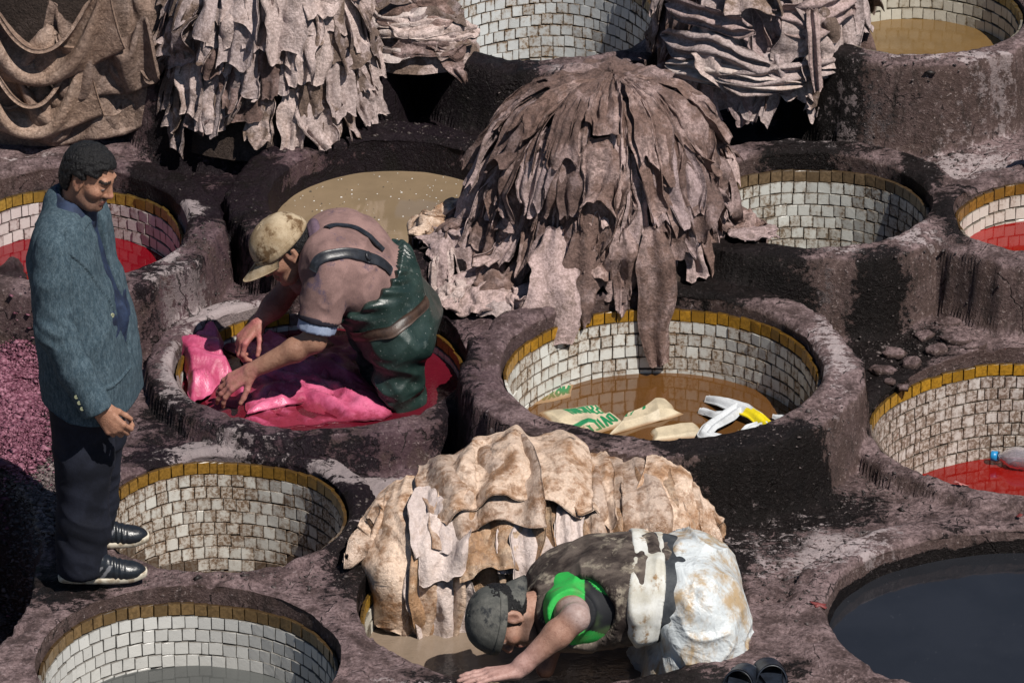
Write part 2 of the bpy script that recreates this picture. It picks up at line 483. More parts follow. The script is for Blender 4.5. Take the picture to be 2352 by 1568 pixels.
def make_tile_mat(name, white, stain, amount, ochre=False, wash=0.0, dark=0.3, pale=(.60, .60, .575)):
    t = NT(name)
    P = t.pos(); r = t.rnd()
    tc = t.n('ShaderNodeTexCoord').outputs['Object']
    sx = t.n('ShaderNodeSeparateXYZ'); t.put(sx.inputs[0], tc)
    ax, az = t.math('ABSOLUTE', sx.outputs[0]), t.math('ABSOLUTE', sx.outputs[2])
    edge = t.math('MAXIMUM', ax, az)
    big = t.noise(P, 5.5, 4, .6); fine = t.noise(P, 75, 6, .72); mid = t.noise(P, 24, 6, .68)
    drip = t.noise(t.mapped(P, (1, 1, .22)), 38, 5, .7)
    c = t.mix(t.math('MULTIPLY', r, .5), white, tuple(x * .80 for x in white))
    if ochre:
        c = t.mix(t.ramp(fine, .40, .62, 0, .75), c, tuple(x * .45 for x in white))
        c = t.mix(t.ramp(r, .70, .95, 0, .6), c, tuple(x * .5 for x in white))
    k = t.math('ADD', t.math('MULTIPLY', big, .55), t.math('ADD', t.math('MULTIPLY', mid, .42), t.math('MULTIPLY', t.math('SUBTRACT', r, .5), .13)))
    k = t.math('ADD', k, t.math('MULTIPLY', t.ramp(edge, .30, .50), .10))
    k = t.math('ADD', k, t.math('MULTIPLY', t.math('SUBTRACT', drip, .5), .35))
    th = .74 - amount * .42
    s1 = t.ramp(k, th - .02, th + .20)
    speck = t.ramp(fine, .56 - .12 * amount, .63 - .10 * amount)
    s1 = t.math('MULTIPLY', s1, t.math('ADD', .45, t.math('MULTIPLY', speck, .55)))
    c = t.mix(t.math('MULTIPLY', s1, .92), c, stain)
    c = t.mix(t.math('MULTIPLY', speck, t.math('MULTIPLY', s1, .6)), c, tuple(x * .30 for x in stain))
    pits = t.ramp(t.noise(P, 130, 3, .6), .66, .70)
    c = t.mix(t.math('MULTIPLY', pits, dark), c, (.05, .035, .025))
    ed = t.ramp(t.math('ADD', edge, t.math('MULTIPLY', t.math('SUBTRACT', mid, .5), .10)), .440, .478)
    c = t.mix(t.math('MULTIPLY', ed, .80), c, tuple(x * .22 for x in stain))
    if wash: c = t.mix(wash, c, stain)
    rough = t.math('ADD', .30, t.math('MULTIPLY', s1, .4))
    n = t.bump(t.math('ADD', t.math('MULTIPLY', mid, .5), t.math('MULTIPLY', fine, .35)), .5, .004)
    return t.done(c, rough, n, .4)
WHITE = (.60, .60, .57)
TILE_STYLE = {   # white, stain, amount
 'grey': ((.56, .55, .52), (.30, .25, .20), .18), 'empty': ((.58, .56, .51), (.27, .165, .095), .84), 'pink': (WHITE, (.30, .10, .10), .5),
 'sack': ((.60, .60, .56), (.27, .160, .080), .68), 'bent': ((.58, .54, .46), (.20, .15, .09), .6), 'bottle': ((.58, .55, .51), (.27, .185, .13), .94),
 'pale': ((.57, .57, .53), (.26, .175, .105), .72), 'crim': ((.58, .54, .48), (.26, .17, .11), .45), 'red': ((.56, .50, .48), (.20, .10, .09), .60),
 'stained': ((.60, .62, .62), (.29, .165, .065), .66), 'tan': ((.55, .52, .44), (.24, .165, .08), .5), 'hidden': (WHITE, (.24, .16, .08), .3)}
OCHRE = {'grey': (.20, .125, .055), 'empty': (.29, .155, .030), 'pink': (.42, .22, .03), 'sack': (.40, .20, .018), 'bent': (.38, .21, .03), 'bottle': (.42, .225, .022),
 'pale': (.19, .13, .075), 'crim': (.26, .135, .025), 'red': (.33, .20, .04), 'stained': (.27, .16, .05), 'tan': (.3, .2, .05), 'hidden': (.34, .21, .04)}
M_LINING = {}
def lining_mat(k, col):
    t = NT('grout_' + k)
    P = t.pos()
    n = t.noise(P, 40, 5, .7)
    c = t.mix(n, tuple(x * .45 for x in col), col)
    return t.done(c, .8, t.bump(n, .6, .005), .3)

TS = .0485
def build_vat(v):
    th = np.linspace(0, 2 * math.pi, 300, endpoint=False)
    mm = vm(v, th)
    bx, by = v['rx'] * mm * np.cos(th), v['ry'] * mm * np.sin(th)
    nx, ny = np.cos(th) / v['rx'], np.sin(th) / v['ry']
    nl = np.sqrt(nx ** 2 + ny ** 2); nx, ny = nx / nl, ny / nl
    root = empty('dye_vat', (v['x'], v['y'], v['z']))
    tag(root, VLABEL[v['k']], 'vat', 'round masonry vats')
    # rim: polar collar over the sheet, then the wall down to the floor
    rows = []
    offs = [.055, .042, .032, .024, .017, .011, .006, .002, .0]
    px0, py0 = v['x'] + bx, v['y'] + by
    zt = None
    for o in offs:
        X, Y = px0 + nx * o, py0 + ny * o
        Z = H(X, Y) + .0012
        if o == offs[0]: Z = Z - .006
        rows.append(np.stack([X, Y, Z], -1))
    zt = rows[-1][:, 2]
    depth = min(v['liq'] + .06, .85)
    zb = v['z'] - depth
    bands = [.008, .022] + list(np.linspace(.05, 1, 16))
    for q in bands:
        Z = zt + (zb - zt) * q
        ins = .004 * fbm(px0 * 18, py0 * 18, Z * 18, 3, 91) + .006 * fbm(px0 * 5, py0 * 5, Z * 5, 2, 93)
        taper = .02 * q
        X, Y = px0 - nx * (taper + ins), py0 - ny * (taper + ins)
        rows.append(np.stack([X, Y, Z], -1))
    vs = np.stack(rows, 1).reshape(-1, 3)
    nv = len(rows)
    f = grid_faces(len(th), nv, True)
    sc = stain_cols(vs[:, 0], vs[:, 1], vs[:, 2])
    # wet line above the liquid
    dl = vs[:, 2] - (v['z'] - v['liq'])
    wet = 1.25 if v['k'] in ('black', 'beige') else .35
    inner = np.tile(np.arange(nv) >= len(offs), len(th))
    lim = .055 + .035 * fbm(vs[:, 0] * 9, vs[:, 1] * 9, .5, 3, 15)
    sc[:, 0] = np.where(inner, np.maximum(sc[:, 0], wet * sstep(lim, lim * .4, dl)), sc[:, 0])
    if v['k'] in ('bottle', 'crim', 'sack', 'grey', 'black'):
        sc[inner, 0] *= np.where(dl[inner] < .05, 1, .5)
    gv, gf, gs = submesh((owner == v['i']) & ~hole)
    vv = np.concatenate([gv, vs]); ff = np.concatenate([gf, f + len(gv)]); ss = np.concatenate([gs, sc])
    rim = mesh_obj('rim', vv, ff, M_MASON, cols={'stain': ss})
    child(rim, root)
    # floor
    ids = np.arange(len(th)) * nv + nv - 1
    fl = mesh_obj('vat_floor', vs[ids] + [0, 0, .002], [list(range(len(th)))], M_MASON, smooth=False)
    child(fl, root)
    # tiles
    if v['top'] < 5:
        wht, stn, amt = TILE_STYLE[v['k']]
        mw = make_tile_mat('glazed_tile_' + v['k'], wht, stn, amt)
        mo = make_tile_mat('ochre_tile_' + v['k'], OCHRE[v['k']], (.10, .055, .022), .35, ochre=True)
        ml = lining_mat(v['k'], tuple(x * .35 for x in stn))
        nrow = int(min(v['liq'] - v['top'] + .05, .56) / TS) + 1
        rg = random.Random(v['i'] + 11)
        # cumulative arc length
        seg = np.sqrt((np.roll(px0, -1) - px0) ** 2 + (np.roll(py0, -1) - py0) ** 2)
        cum = np.concatenate([[0], np.cumsum(seg)]); total = cum[-1]
        ncol = int(total / (TS * (1.0)))
        rest_v, rest_f = [], []
        made = 0
        zr = float(np.mean(zt))
        pend = []
        wob = [rg.uniform(0, 6.28) for _ in range(3)]
        for r in range(nrow):
            s = rg.uniform(0, 1) * TS
            s_end = s + total
            while s < s_end - TS * .4:
                wfac = 1 + rg.uniform(-.10, .10)
                if rg.random() < .05: wfac *= .55
                wd = total / ncol * wfac
                sm = (s + wd / 2) % total
                s += wd
                k = np.searchsorted(cum, sm) - 1
                k = int(max(0, min(len(th) - 1, k)))
                fr = (sm - cum[k]) / seg[k]
                k2 = (k + 1) % len(th)
                x = px0[k] * (1 - fr) + px0[k2] * fr; y = py0[k] * (1 - fr) + py0[k2] * fr
                ax, ay = nx[k] * (1 - fr) + nx[k2] * fr, ny[k] * (1 - fr) + ny[k2] * fr
                tha = th[k]
                zz = v['z'] - v['top'] - (r + .5) * TS * .985 + .006 * math.sin(tha * 2 + wob[0]) + .004 * math.sin(tha * 5 + wob[1]) + rg.uniform(-.0022, .0022)
                dep = v['z'] - zz
                tap = .02 * dep / depth
                x -= ax * (tap + .006); y -= ay * (tap + .006)
                if zz < v['z'] - v['liq'] - TS * .8: continue
                # seen past the front rim?
                rel = np.array([x, y, zz]) - CAM
                dz = np.dot(rel, FWD)
                px = W0 / 2 + rel[0] / dz * FPX; py = H0 / 2 - np.dot(rel, UPV) / dz * FPX
                ex = (x - v['x']) / v['rx']
                front = v['y'] - v['ry'] * math.sqrt(max(0, 1 - ex * ex))
                clear = (y - front) * math.tan(PITCH) - dep + .03
                facing = ay > -.25
                inframe = -40 < px < W0 + 40 and -40 < py < H0 + 40
                seen = clear > 0 and facing and inframe and zz > v['z'] - v['liq'] - TS * .4
                ang = math.atan2(ay, ax) - math.pi / 2
                Mx = Matrix.Translation((x, y, zz)) @ Matrix.Rotation(ang, 4, 'Z') @ Matrix.Rotation(rg.uniform(-.03, .03), 4, 'Y') @ Matrix.Rotation(rg.uniform(-.035, .035), 4, 'X') @ Matrix.Rotation(rg.uniform(-.05, .05), 4, 'Z') @ Matrix.Diagonal((wd * .955, .011, TS * .945, 1))
                
                pend.append((seen, clear, r, Mx, (px, py)))
        occl = v.get('occ')
        seen = [p for p in pend if p[0] and not hidden_by(p[4])]
        ids_seen = set(id(p) for p in seen[:])
        n_w = 0
        for p in pend:
            if id(p) in ids_seen and n_w < 300:
                n_w += 1
                o = bpy.data.objects.new('ochre_tile' if (p[2] == 0 and v['ochre']) else 'tile', TILE_MESH[rg.randrange(len(TILE_MESH))])
                COL.objects.link(o)
                o.matrix_world = p[3]
                o.parent = root
                o.matrix_parent_inverse = Matrix.Translation(-Vector(root.location))
                if not o.data.materials: o.data.materials.append(mw)
                o.material_slots[0].link = 'OBJECT'
                o.material_slots[0].material = mo if (p[2] == 0 and v['ochre']) else mw
            elif p[1] > -.12:
                q = TILE_MESH[0]
                b = len(rest_v)
                for vt in q.vertices: rest_v.append(tuple(p[3] @ vt.co))
                for pl in q.polygons: rest_f.append([b + i for i in pl.vertices])
        if rest_v:
            o = mesh_obj('far_tiles', rest_v, rest_f, mw, smooth=False)
            o.name = 'tile_lining'
            child(o, root); o['kind'] = 'stuff'
    v['root'] = root
    v['zl'] = v['z'] - v['liq']
    v['edge'] = (px0, py0, nx, ny)
HIDE_POLYS = []      # photo outlines of the hides and men that cover tiles for good
def hidden_by(p):
    for poly in HIDE_POLYS:
        c = False; n = len(poly)
        for i in range(n):
            x1, y1 = poly[i]; x2, y2 = poly[(i + 1) % n]
            if (y1 > p[1]) != (y2 > p[1]) and p[0] < (x2 - x1) * (p[1] - y1) / (y2 - y1) + x1: c = not c
        if c: return True
    return False
HIDE_POLYS = [
 [(1090, 420), (1150, 200), (1420, 160), (1640, 230), (1700, 560), (1600, 650), (1320, 660), (1040, 620)],
 [(840, 1150), (1000, 1030), (1200, 990), (1500, 1030), (1620, 1160), (1600, 1330), (1240, 1350), (900, 1390)],
 [(110, 480), (190, 470), (260, 600), (300, 760), (280, 900), (100, 900), (80, 600)], [(120, 960), (265, 960), (235, 1150), (200, 1310), (130, 1230)],
 [(400, 60), (760, 40), (850, 260), (480, 330)], [(0, 0), (330, 0), (330, 300), (0, 290)], [(1560, 0), (1940, 0), (1930, 140), (1600, 140)], [(810, 30), (1080, 60), (1090, 130), (860, 120)],
 [(640, 680), (760, 600), (960, 640), (990, 850), (900, 930), (850, 800), (700, 800)]]
for v in VATS:
    build_vat(v)

# ------------------------------------------------------------------ liquids
def liquid_mat(name, col, rough=.06, ripple=.25, ior=1.45, scale=14, floaty=None, col2=None):
    t = NT(name)
    P = t.pos()
    n1 = t.noise(P, scale, 3, .5, .6)
    n2 = t.noise(t.mapped(P, (1, 1.6, 1)), scale * 4, 2, .5, .3)
    c = t.mix(t.ramp(t.noise(P, 3.0, 4, .6), .3, .7), col, col2 or tuple(x * .75 for x in col))
    if floaty:
        sp = t.ramp(t.voro(P, 55), .055, .035)
        sel = t.ramp(t.noise(P, 31, 2), .54, .60)
        c = t.mix(t.math('MULTIPLY', sp, sel), c, floaty)
    nrm = t.bump(t.math('ADD', n1, t.math('MULTIPLY', n2, .3)), ripple, .004)
    return t.done(c, rough, nrm, .5, IOR=ior)
LIQ = {
 'grey': ('grey_water', 'still grey water in the front left vat', dict(col=(.085, .088, .085), ripple=.05, ior=1.5)),
 'pink': ('red_dye', 'deep red dye around the pink hides', dict(col=(.10, .006, .014), ripple=.35, scale=30)),
 'sack': ('brown_water', 'brown water with sacks floating in it', dict(col=(.115, .050, .014), ripple=.06, ior=1.75)),
 'bent': ('muddy_water', 'stirred muddy water under the bending worker', dict(col=(.215, .165, .125), ripple=1.0, scale=16, rough=.12, col2=(.17, .125, .09))),
 'black': ('black_liquid', 'still black liquid reflecting the sky', dict(col=(.017, .018, .022), ripple=.04, ior=1.5, floaty=(.35, .35, .38))),
 'bottle': ('red_dye', 'red dye below the floating bottle', dict(col=(.19, .006, .004), ripple=.06, ior=1.5)),
 'crim': ('red_dye', 'bright red dye in the vat at the right edge', dict(col=(.25, .007, .006), ripple=.03, ior=1.6)),
 'beige': ('beige_liquid', 'opaque beige liquid flecked with white specks', dict(col=(.255, .185, .115), ripple=.06, ior=1.8)),
 'red': ('red_dye', 'dark red dye behind the man in the jacket', dict(col=(.17, .003, .008), ripple=.05, ior=1.5)),
 'tan': ('tan_water', 'tan water rippling in the top right vat', dict(col=(.165, .098, .036), ripple=.35, scale=18, ior=1.6)),
}
LIQOBJ = {}
for k, (nm, lb, kw) in LIQ.items():
    v = VK[k]
    px0, py0, nx, ny = v['edge']
    ring = np.stack([px0 + nx * .012, py0 + ny * .012, np.full_like(px0, v['zl'])], -1)
    rings = [ring * [1, 1, 1]]
    cpt = np.array([v['x'], v['y'], v['zl']])
    fr = np.linspace(1, 0.0, 14)
    pts = np.stack([cpt + (ring - cpt) * q for q in fr], 1)
    f = grid_faces(len(ring), len(fr), True)
    o = mesh_obj(nm, pts.reshape(-1, 3), f[:, ::-1], liquid_mat(nm + '_' + k, **kw))
    tag(o, lb, 'liquid', kind='stuff')
    LIQOBJ[k] = o

# far ground beyond the tannery floor
S = 400.0
ring_o = np.array([(-S, -S), (S, -S), (S, S), (-S, S)]); 
t_ = NT('dusty_ground'); P_ = t_.pos()
_mg = t_.done(t_.mix(t_.noise(P_, 1.5, 5), (.10, .08, .07), (.17, .14, .125)), .9, None, .3)
go = mesh_obj('ground', [(-S, -S, -1.1), (S, -S, -1.1), (S, S, -1.1), (-S, S, -1.1)], [(0, 1, 2, 3)], _mg, smooth=False)
tag(go, 'dusty ground around the tannery', kind='structure')

# ================================================================== hides
def hide_mat(name, base, alt, dirt, alt_lo=.50, alt_hi=.60, wool=.5, dirt_amt=.6, rough=.8, wet=0.0, spec=.3, speck=.52):
    t = NT(name)
    P = t.pos(); r = t.rnd()
    off = t.n('ShaderNodeVectorMath', operation='ADD')
    t.put(off.inputs[0], P)
    cx = t.n('ShaderNodeCombineXYZ'); t.put(cx.inputs[0], t.math('MULTIPLY', r, 37.0)); t.put(cx.inputs[2], t.math('MULTIPLY', r, 11.0))
    t.put(off.inputs[1], cx.outputs[0])
    Q = off.outputs[0]
    big = t.noise(Q, 7, 5, .62)
    fine = t.noise(P, 95, 5, .75)
    mid = t.noise(Q, 26, 6, .7)
    c = t.mix(t.ramp(t.math('ADD', t.math('MULTIPLY', big, .65), t.math('MULTIPLY', mid, .35)), alt_lo, alt_hi), base, alt)
    c = t.mix(t.math('MULTIPLY', t.ramp(mid, .48, .62), dirt_amt), c, dirt)
    c = t.mix(t.math('MULTIPLY', t.ramp(fine, .58, .44), speck), t.mix(1.0, c, (1.12, 1.1, 1.1), 'MULTIPLY'), t.mix(1.0, c, (.42, .39, .37), 'MULTIPLY'))
    c = t.mix(1.0, c, t.mix(r, (.74, .74, .76), (1.12, 1.10, 1.06)), 'MULTIPLY')
    n = t.bump(t.math('ADD', t.math('MULTIPLY', mid, .9), t.math('MULTIPLY', fine, wool)), 1.0, .014)
    rg = rough
    if wet:
        rg = t.ramp(t.noise(Q, 10, 3), .40, .60, rough, rough - wet)
    return t.done(c, rg, n, spec)
M_BROWN = hide_mat('shaggy_brown_hide', (.172, .112, .096), (.40, .295, .28), (.055, .033, .026), .46, .58)
M_MAUVE = hide_mat('pale_mauve_hide', (.44, .335, .325), (.26, .195, .18), (.15, .105, .085), .50, .66, dirt_amt=.45, wool=.25)
M_MIXED = hide_mat('mottled_hide', (.175, .125, .10), (.47, .38, .365), (.09, .06, .046), .47, .56, dirt_amt=.4)
M_PINKW = hide_mat('pale_pink_hide', (.47, .385, .37), (.30, .23, .21), (.17, .12, .10), .52, .66, dirt_amt=.35, wool=.25)
M_CREAM = hide_mat('wet_cream_hide', (.56, .435, .345), (.29, .165, .090), (.15, .075, .036), .45, .62, dirt_amt=.48, wool=.10, rough=.5, wet=.30, spec=.5, speck=.30)
M_TAN = hide_mat('wet_tan_hide', (.34, .205, .115), (.52, .40, .29), (.12, .06, .028), .47, .64, dirt_amt=.6, wool=.14, rough=.5, wet=.30, spec=.5, speck=.35)
M_FLESH = hide_mat('pale_flesh_side_hide', (.50, .43, .41), (.42, .34, .31), (.24, .17, .12), .50, .64, dirt_amt=.22, wool=.08, rough=.55, speck=.25)
M_FOLD = hide_mat('smooth_brown_hide', (.285, .200, .155), (.38, .285, .235), (.12, .070, .048), .46, .62, dirt_amt=.55, wool=.35, rough=.6, wet=.2, speck=.55)
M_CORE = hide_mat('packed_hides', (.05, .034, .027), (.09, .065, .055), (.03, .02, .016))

def surf_normal(S, A, B, e=.004):
    p = S(A, B)
    du = S(A + e, B) - S(A - e, B)
    dv = S(A, B + e) - S(A, B - e)
    n = np.cross(dv, du)
    n /= np.linalg.norm(n, axis=-1, keepdims=True) + 1e-9
    return p, n
def grid_normals(P):
    du = np.gradient(P, axis=0); dv = np.gradient(P, axis=1)
    n = np.cross(dv, du)
    n /= np.linalg.norm(n, axis=-1, keepdims=True) + 1e-9
    return n
def sheet_obj(name, P, mat, thick=.004, cols=None):
    """grid of points -> sheet with real thickness"""
    nu, nv = P.shape[:2]
    n = grid_normals(P)
    top = P.reshape(-1, 3); bot = (P - n * thick).reshape(-1, 3)
    f = grid_faces(nu, nv)
    N = nu * nv
    rim = np.concatenate([np.arange(nv), np.arange(1, nu) * nv + nv - 1, (nu - 1) * nv + np.arange(nv - 2, -1, -1), np.arange(nu - 2, 0, -1) * nv])
    r2 = np.roll(rim, -1)
    side = np.stack([rim, r2, r2 + N, rim + N], -1)
    ff = np.concatenate([f[:, ::-1], f + N, side])
    vs = np.concatenate([top, bot])
    c = None
    if cols: c = {k: np.concatenate([a.reshape(-1, a.shape[-1])] * 2) for k, a in cols.items()}
    return mesh_obj(name, vs, ff, mat, cols=c)
def ridged_(x, y, z):
    return 1 - 2.2 * np.abs(vnoise(x, y, z, 5))
def n1(t, seed, f=1.0):
    return vnoise(np.asarray(t) * f + seed * 13.37, seed * 3.1, seed * 7.7, 3)
def hide(S, a0, b0, Wd, L, lay, seed, mat, nu=15, nv=24, folds=2.2, roll0=.25, roll1=1.15, curl=.6, rag=.18, lean=0.0, thick=.0035, tuck=.35, edge=.22, fine=.004, flip=.0):
    """a hide lying against a surface: the cross section is bent by angle, so folds keep their length and may roll over"""
    rg = random.Random(seed)
    s = np.linspace(-1, 1, nu); t = np.linspace(0, 1, nv)
    SS, TT = np.meshgrid(s, t, indexing='ij')
    wl = 1 + edge * n1(t * 3.3, seed + .1) + edge * .5 * n1(t * 9, seed + .2)
    wr = 1 + edge * n1(t * 3.3, seed + .3) + edge * .5 * n1(t * 9, seed + .4)
    half = np.where(SS < 0, wl[None, :], wr[None, :]) * (.75 + .35 * sstep(0, .35, TT) - .12 * sstep(.75, 1, TT)) * Wd / 2
    ph = folds * math.pi * SS * (1 + .15 * n1(TT * 2, seed + .9)) + 1.2 * vnoise(SS * 1.2, TT * 2.0, seed, 8) + rg.uniform(0, 6.28)
    cl, cr = rg.uniform(-.6, 1.6) * curl, rg.uniform(-.6, 1.6) * curl
    phi = (roll0 + (roll1 - roll0) * sstep(0, .7, TT)) * np.sin(ph) * (.7 + .5 * vnoise(SS * 2, TT * 3, seed + 5, 8))
    phi = phi + np.where(SS < 0, -cl, cr) * np.abs(SS) ** 3 * (.3 + TT)
    ds = half * 2 / (nu - 1)
    lat = np.cumsum(np.cos(phi) * ds, 0); nor = np.cumsum(np.sin(phi) * ds, 0)
    lat = lat - (lat[:1] + lat[-1:]) / 2
    nor = nor - np.min(nor, 0, keepdims=True) * .9 - np.mean(nor, 0, keepdims=True) * .1
    ks = np.ones(3) / 3
    A = a0 + lat + lean * TT * L + .2 * Wd * n1(TT * 1.6, seed + .5)
    Ll = L * (1 + rag * n1(SS * 1.4, seed + .6) + rag * .35 * n1(SS * 4.0, seed + .7))
    B = b0 + TT * Ll + .10 * Wd * n1(SS * 1.3 + TT, seed + .8)
    off = lay * (tuck + (1 - tuck) * TT) + nor + fine * (fbm(SS * 2.5 + seed, TT * 5, seed * 1.3, 3, 21) + .55 * ridged_(SS * 5 + seed, TT * (4 + 8 * L), seed * 2.1)) + .03 * curl * rg.uniform(-.2, 1.2) * sstep(.80, 1.0, TT)
    p, n = surf_normal(S, A, B)
    return sheet_obj('hide', p + n * off[..., None], mat, thick)

# ---- small cloth solver for the skins that hang or lie in big folds
def cloth(P, rest, pin, steps=220, iters=3, collide=None, g=-9.8, dt=.012, damp=.975, bend=.35, fric=.5):
    """P (K,nu,nv,3) start, rest (K,nu,nv,2) flat shape, pin (K,nu,nv) bool"""
    P = P.astype(np.float64).copy(); Q = P.copy()
    Wt = np.where(pin, 0.0, 1.0)[..., None]
    K, nu, nv = pin.shape
    cons = []
    def add(du, dv, stiff):
        i0s = range(2) if True else (0,)
        per_u = max(abs(du), 1); per_v = max(abs(dv), 1)
        # colour so that no vertex is used twice in one pass
        pu = 2 * du if du else 1
        if du:
            for o in range(2 * du):
                ia = np.arange(o, nu - du, 2 * du)
                if len(ia) == 0: continue
                if dv >= 0: ja = np.arange(0, nv - dv)
                else: ja = np.arange(-dv, nv)
                A = np.ix_(range(K), ia, ja); Bx = np.ix_(range(K), ia + du, ja + dv)
                cons.append((A, Bx, np.linalg.norm(rest[A] - rest[Bx], axis=-1, keepdims=True), stiff))
        else:
            for o in range(2 * dv):
                ja = np.arange(o, nv - dv, 2 * dv)
                if len(ja) == 0: continue
                ia = np.arange(nu)
                A = np.ix_(range(K), ia, ja); Bx = np.ix_(range(K), ia, ja + dv)
                cons.append((A, Bx, np.linalg.norm(rest[A] - rest[Bx], axis=-1, keepdims=True), stiff))
    add(1, 0, 1.0); add(0, 1, 1.0); add(1, 1, .7); add(1, -1, .7); add(2, 0, bend); add(0, 2, bend)
    wts = [(Wt[A], Wt[Bx]) for A, Bx, _, _ in cons]
    for st in range(steps):
        V = (P - Q) * damp
        Q = P.copy()
        P = P + (V + np.array([0, 0, g * dt * dt])) * Wt
        for it in range(iters):
            for (A, Bx, L, k), (wa, wb) in zip(cons, wts):
                pa, pb = P[A], P[Bx]
                d = pb - pa
                l = np.sqrt(np.sum(d * d, -1, keepdims=True)) + 1e-9
                cor = d * ((l - L) / l * k / (wa + wb + 1e-9))
                P[A] = pa + cor * wa; P[Bx] = pb - cor * wb
            if collide is not None:
                N = collide(P)
                hit = np.any(np.abs(N - P) > 1e-9, -1, keepdims=True)
                Q = np.where(hit, Q * (1 - fric) + N * fric, Q)
                P = np.where(Wt > 0, N, P)
    return P
def refine(P, k=2):
    """smooth upsampling of a grid of points"""
    def up(X, ax):
        X = np.moveaxis(X, ax, 0)
        n = len(X)
        pad = np.concatenate([2 * X[:1] - X[1:2], X, 2 * X[-1:] - X[-2:-1]])
        mid = (-pad[:-3] + 9 * pad[1:-2] + 9 * pad[2:-1] - pad[3:]) / 16
        out = np.empty((2 * n - 1,) + X.shape[1:]); out[0::2] = X; out[1::2] = mid
        return np.moveaxis(out, 0, ax)
    for _ in range(k - 1): P = up(up(P, 0), 1)
    return P

def revolve(c, prof, ex, ey, rough=.05, seed=0, leanx=0.0, hang=True):
    """mound of revolution: a = metres round the front (0 = towards the viewer), b = metres down from the top"""
    pr = np.array(prof)       # (radius, height) from top to base
    seg = np.sqrt(np.sum(np.diff(pr, axis=0) ** 2, 1)); cum = np.concatenate([[0], np.cumsum(seg)])
    RR = float(pr[-1, 0])
    def S(a, b):
        a = np.asarray(a, float); b = np.asarray(b, float)
        bb = np.clip(b, 0, cum[-1])
        r = np.interp(bb, cum, pr[:, 0]); z = np.interp(bb, cum, pr[:, 1]) - np.maximum(b - cum[-1], 0)
        th = a / RR
        k = 1 + rough * fbm(np.sin(th) * 2.2 + seed, np.cos(th) * 2.2, z * 2.5, 3, seed + 3)
        x = c[0] + np.sin(th) * r * ex / RR * k + leanx * (z - pr[-1, 1]); y = c[1] - np.cos(th) * r * ey / RR * k
        return np.stack([x, y, z], -1)
    S.total = cum[-1]; S.R = RR
    return S
def core_obj(S, arc, name, label, mat=M_CORE, shrink=.02, nb=40, na=70, b1=None):
    a = np.linspace(-arc, arc, na) * S.R; b = np.linspace(.002, b1 or S.total, nb)
    A, B = np.meshgrid(a, b, indexing='ij')
    p, n = surf_normal(S, A, B)
    o = mesh_obj(name, (p - n * shrink).reshape(-1, 3), grid_faces(na, nb)[:, ::-1], mat)
    tag(o, label, 'hides', kind='stuff')
    return o

HRG = random.Random(5)
ORD = ['leftmost', 'second', 'third', 'fourth', 'fifth', 'sixth', 'seventh', 'eighth', 'ninth', 'tenth', 'eleventh', 'twelfth', 'thirteenth', 'fourteenth', 'fifteenth', 'sixteenth', 'seventeenth', 'eighteenth', 'nineteenth', 'twentieth', 'last']
def ordinal(k, n): return ('first' if k == 0 else ORD[min(k, 20)])
ROWN = ['lowest', 'second lowest', 'third lowest', 'fourth lowest', 'fifth lowest', 'sixth lowest', 'topmost']
# ---------------- the tall mound in the middle
MC = at_z(1380, 572, .2)
S_MOUND = revolve(MC, [(.0, .86), (.17, .855), (.27, .83), (.345, .78), (.395, .70), (.43, .60), (.465, .48), (.49, .37), (.545, .28), (.60, .19), (.64, .12)], .60, .45, .15, 4, leanx=.05)
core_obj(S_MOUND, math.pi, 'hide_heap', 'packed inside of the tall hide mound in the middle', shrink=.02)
rows = [  # b from top, number, width, length, layer, roll
 (.70, 21, .12, .24, .010, 1.3), (.61, 21, .12, .25, .018, 1.3), (.52, 20, .13, .26, .026, 1.3), (.43, 18, .14, .27, .034, 1.2), (.34, 16, .15, .27, .040, 1.1), (.25, 13, .17, .28, .046, 1.0)]
sd = 100
for b0, n, wd, L, lay, roll in rows:
    arc = 1.75
    for k in range(n):
        ang = -arc + 2 * arc * (k + .5 + HRG.uniform(-.35, .35)) / n
        sd += 1
        pale = HRG.random() < (.42 if b0 > .4 else .16)
        o = hide(S_MOUND, ang * S_MOUND.R, b0 + HRG.uniform(-.09, .07), wd * HRG.uniform(.4, 1.4), L * HRG.uniform(.55, 1.6), lay + HRG.uniform(-.008, .020), sd,
                 M_MAUVE if pale else M_BROWN, folds=HRG.uniform(1.0, 2.4), roll1=roll * HRG.uniform(.8, 1.3), curl=HRG.uniform(.4, 1.3), lean=HRG.uniform(-.22, .22), rag=.22, tuck=.8)
        tag(o, ('pale mauve scrap' if pale else 'shaggy brown hide') + ' %s from left in %s row of tall middle mound' % (ordinal(k, n), ROWN[[r[0] for r in rows].index(b0)]), 'hide', 'hides of the tall middle mound')
BROAD = ['broad brown hide over the left shoulder of the tall middle mound', 'broad brown hide over the right shoulder of the tall middle mound', 'broad brown hide left of the front of the tall middle mound',
 'broad brown hide right of the front of the tall middle mound', 'broad brown hide down the very front of the tall middle mound', 'broad brown hide just right of the front one on the tall mound', 'broad brown hide just left of the front one on the tall mound']
for k, (ang, b0, wd, L) in enumerate([(-1.45, .08, .26, .40), (1.4, .08, .28, .44), (-.9, .06, .25, .36), (.85, .06, .26, .46), (-.05, .04, .28, .36), (.42, .10, .20, .42), (-.45, .08, .20, .38)]):
    o = hide(S_MOUND, ang * S_MOUND.R, b0, wd, L, .046 + .004 * k, 500 + k, M_BROWN, nu=40, nv=44, folds=4.5, roll0=.15, roll1=.80, curl=.5, rag=.20, thick=.004, edge=.12, fine=.014, tuck=.85)
    tag(o, BROAD[k], 'hide', 'hides of the tall middle mound')
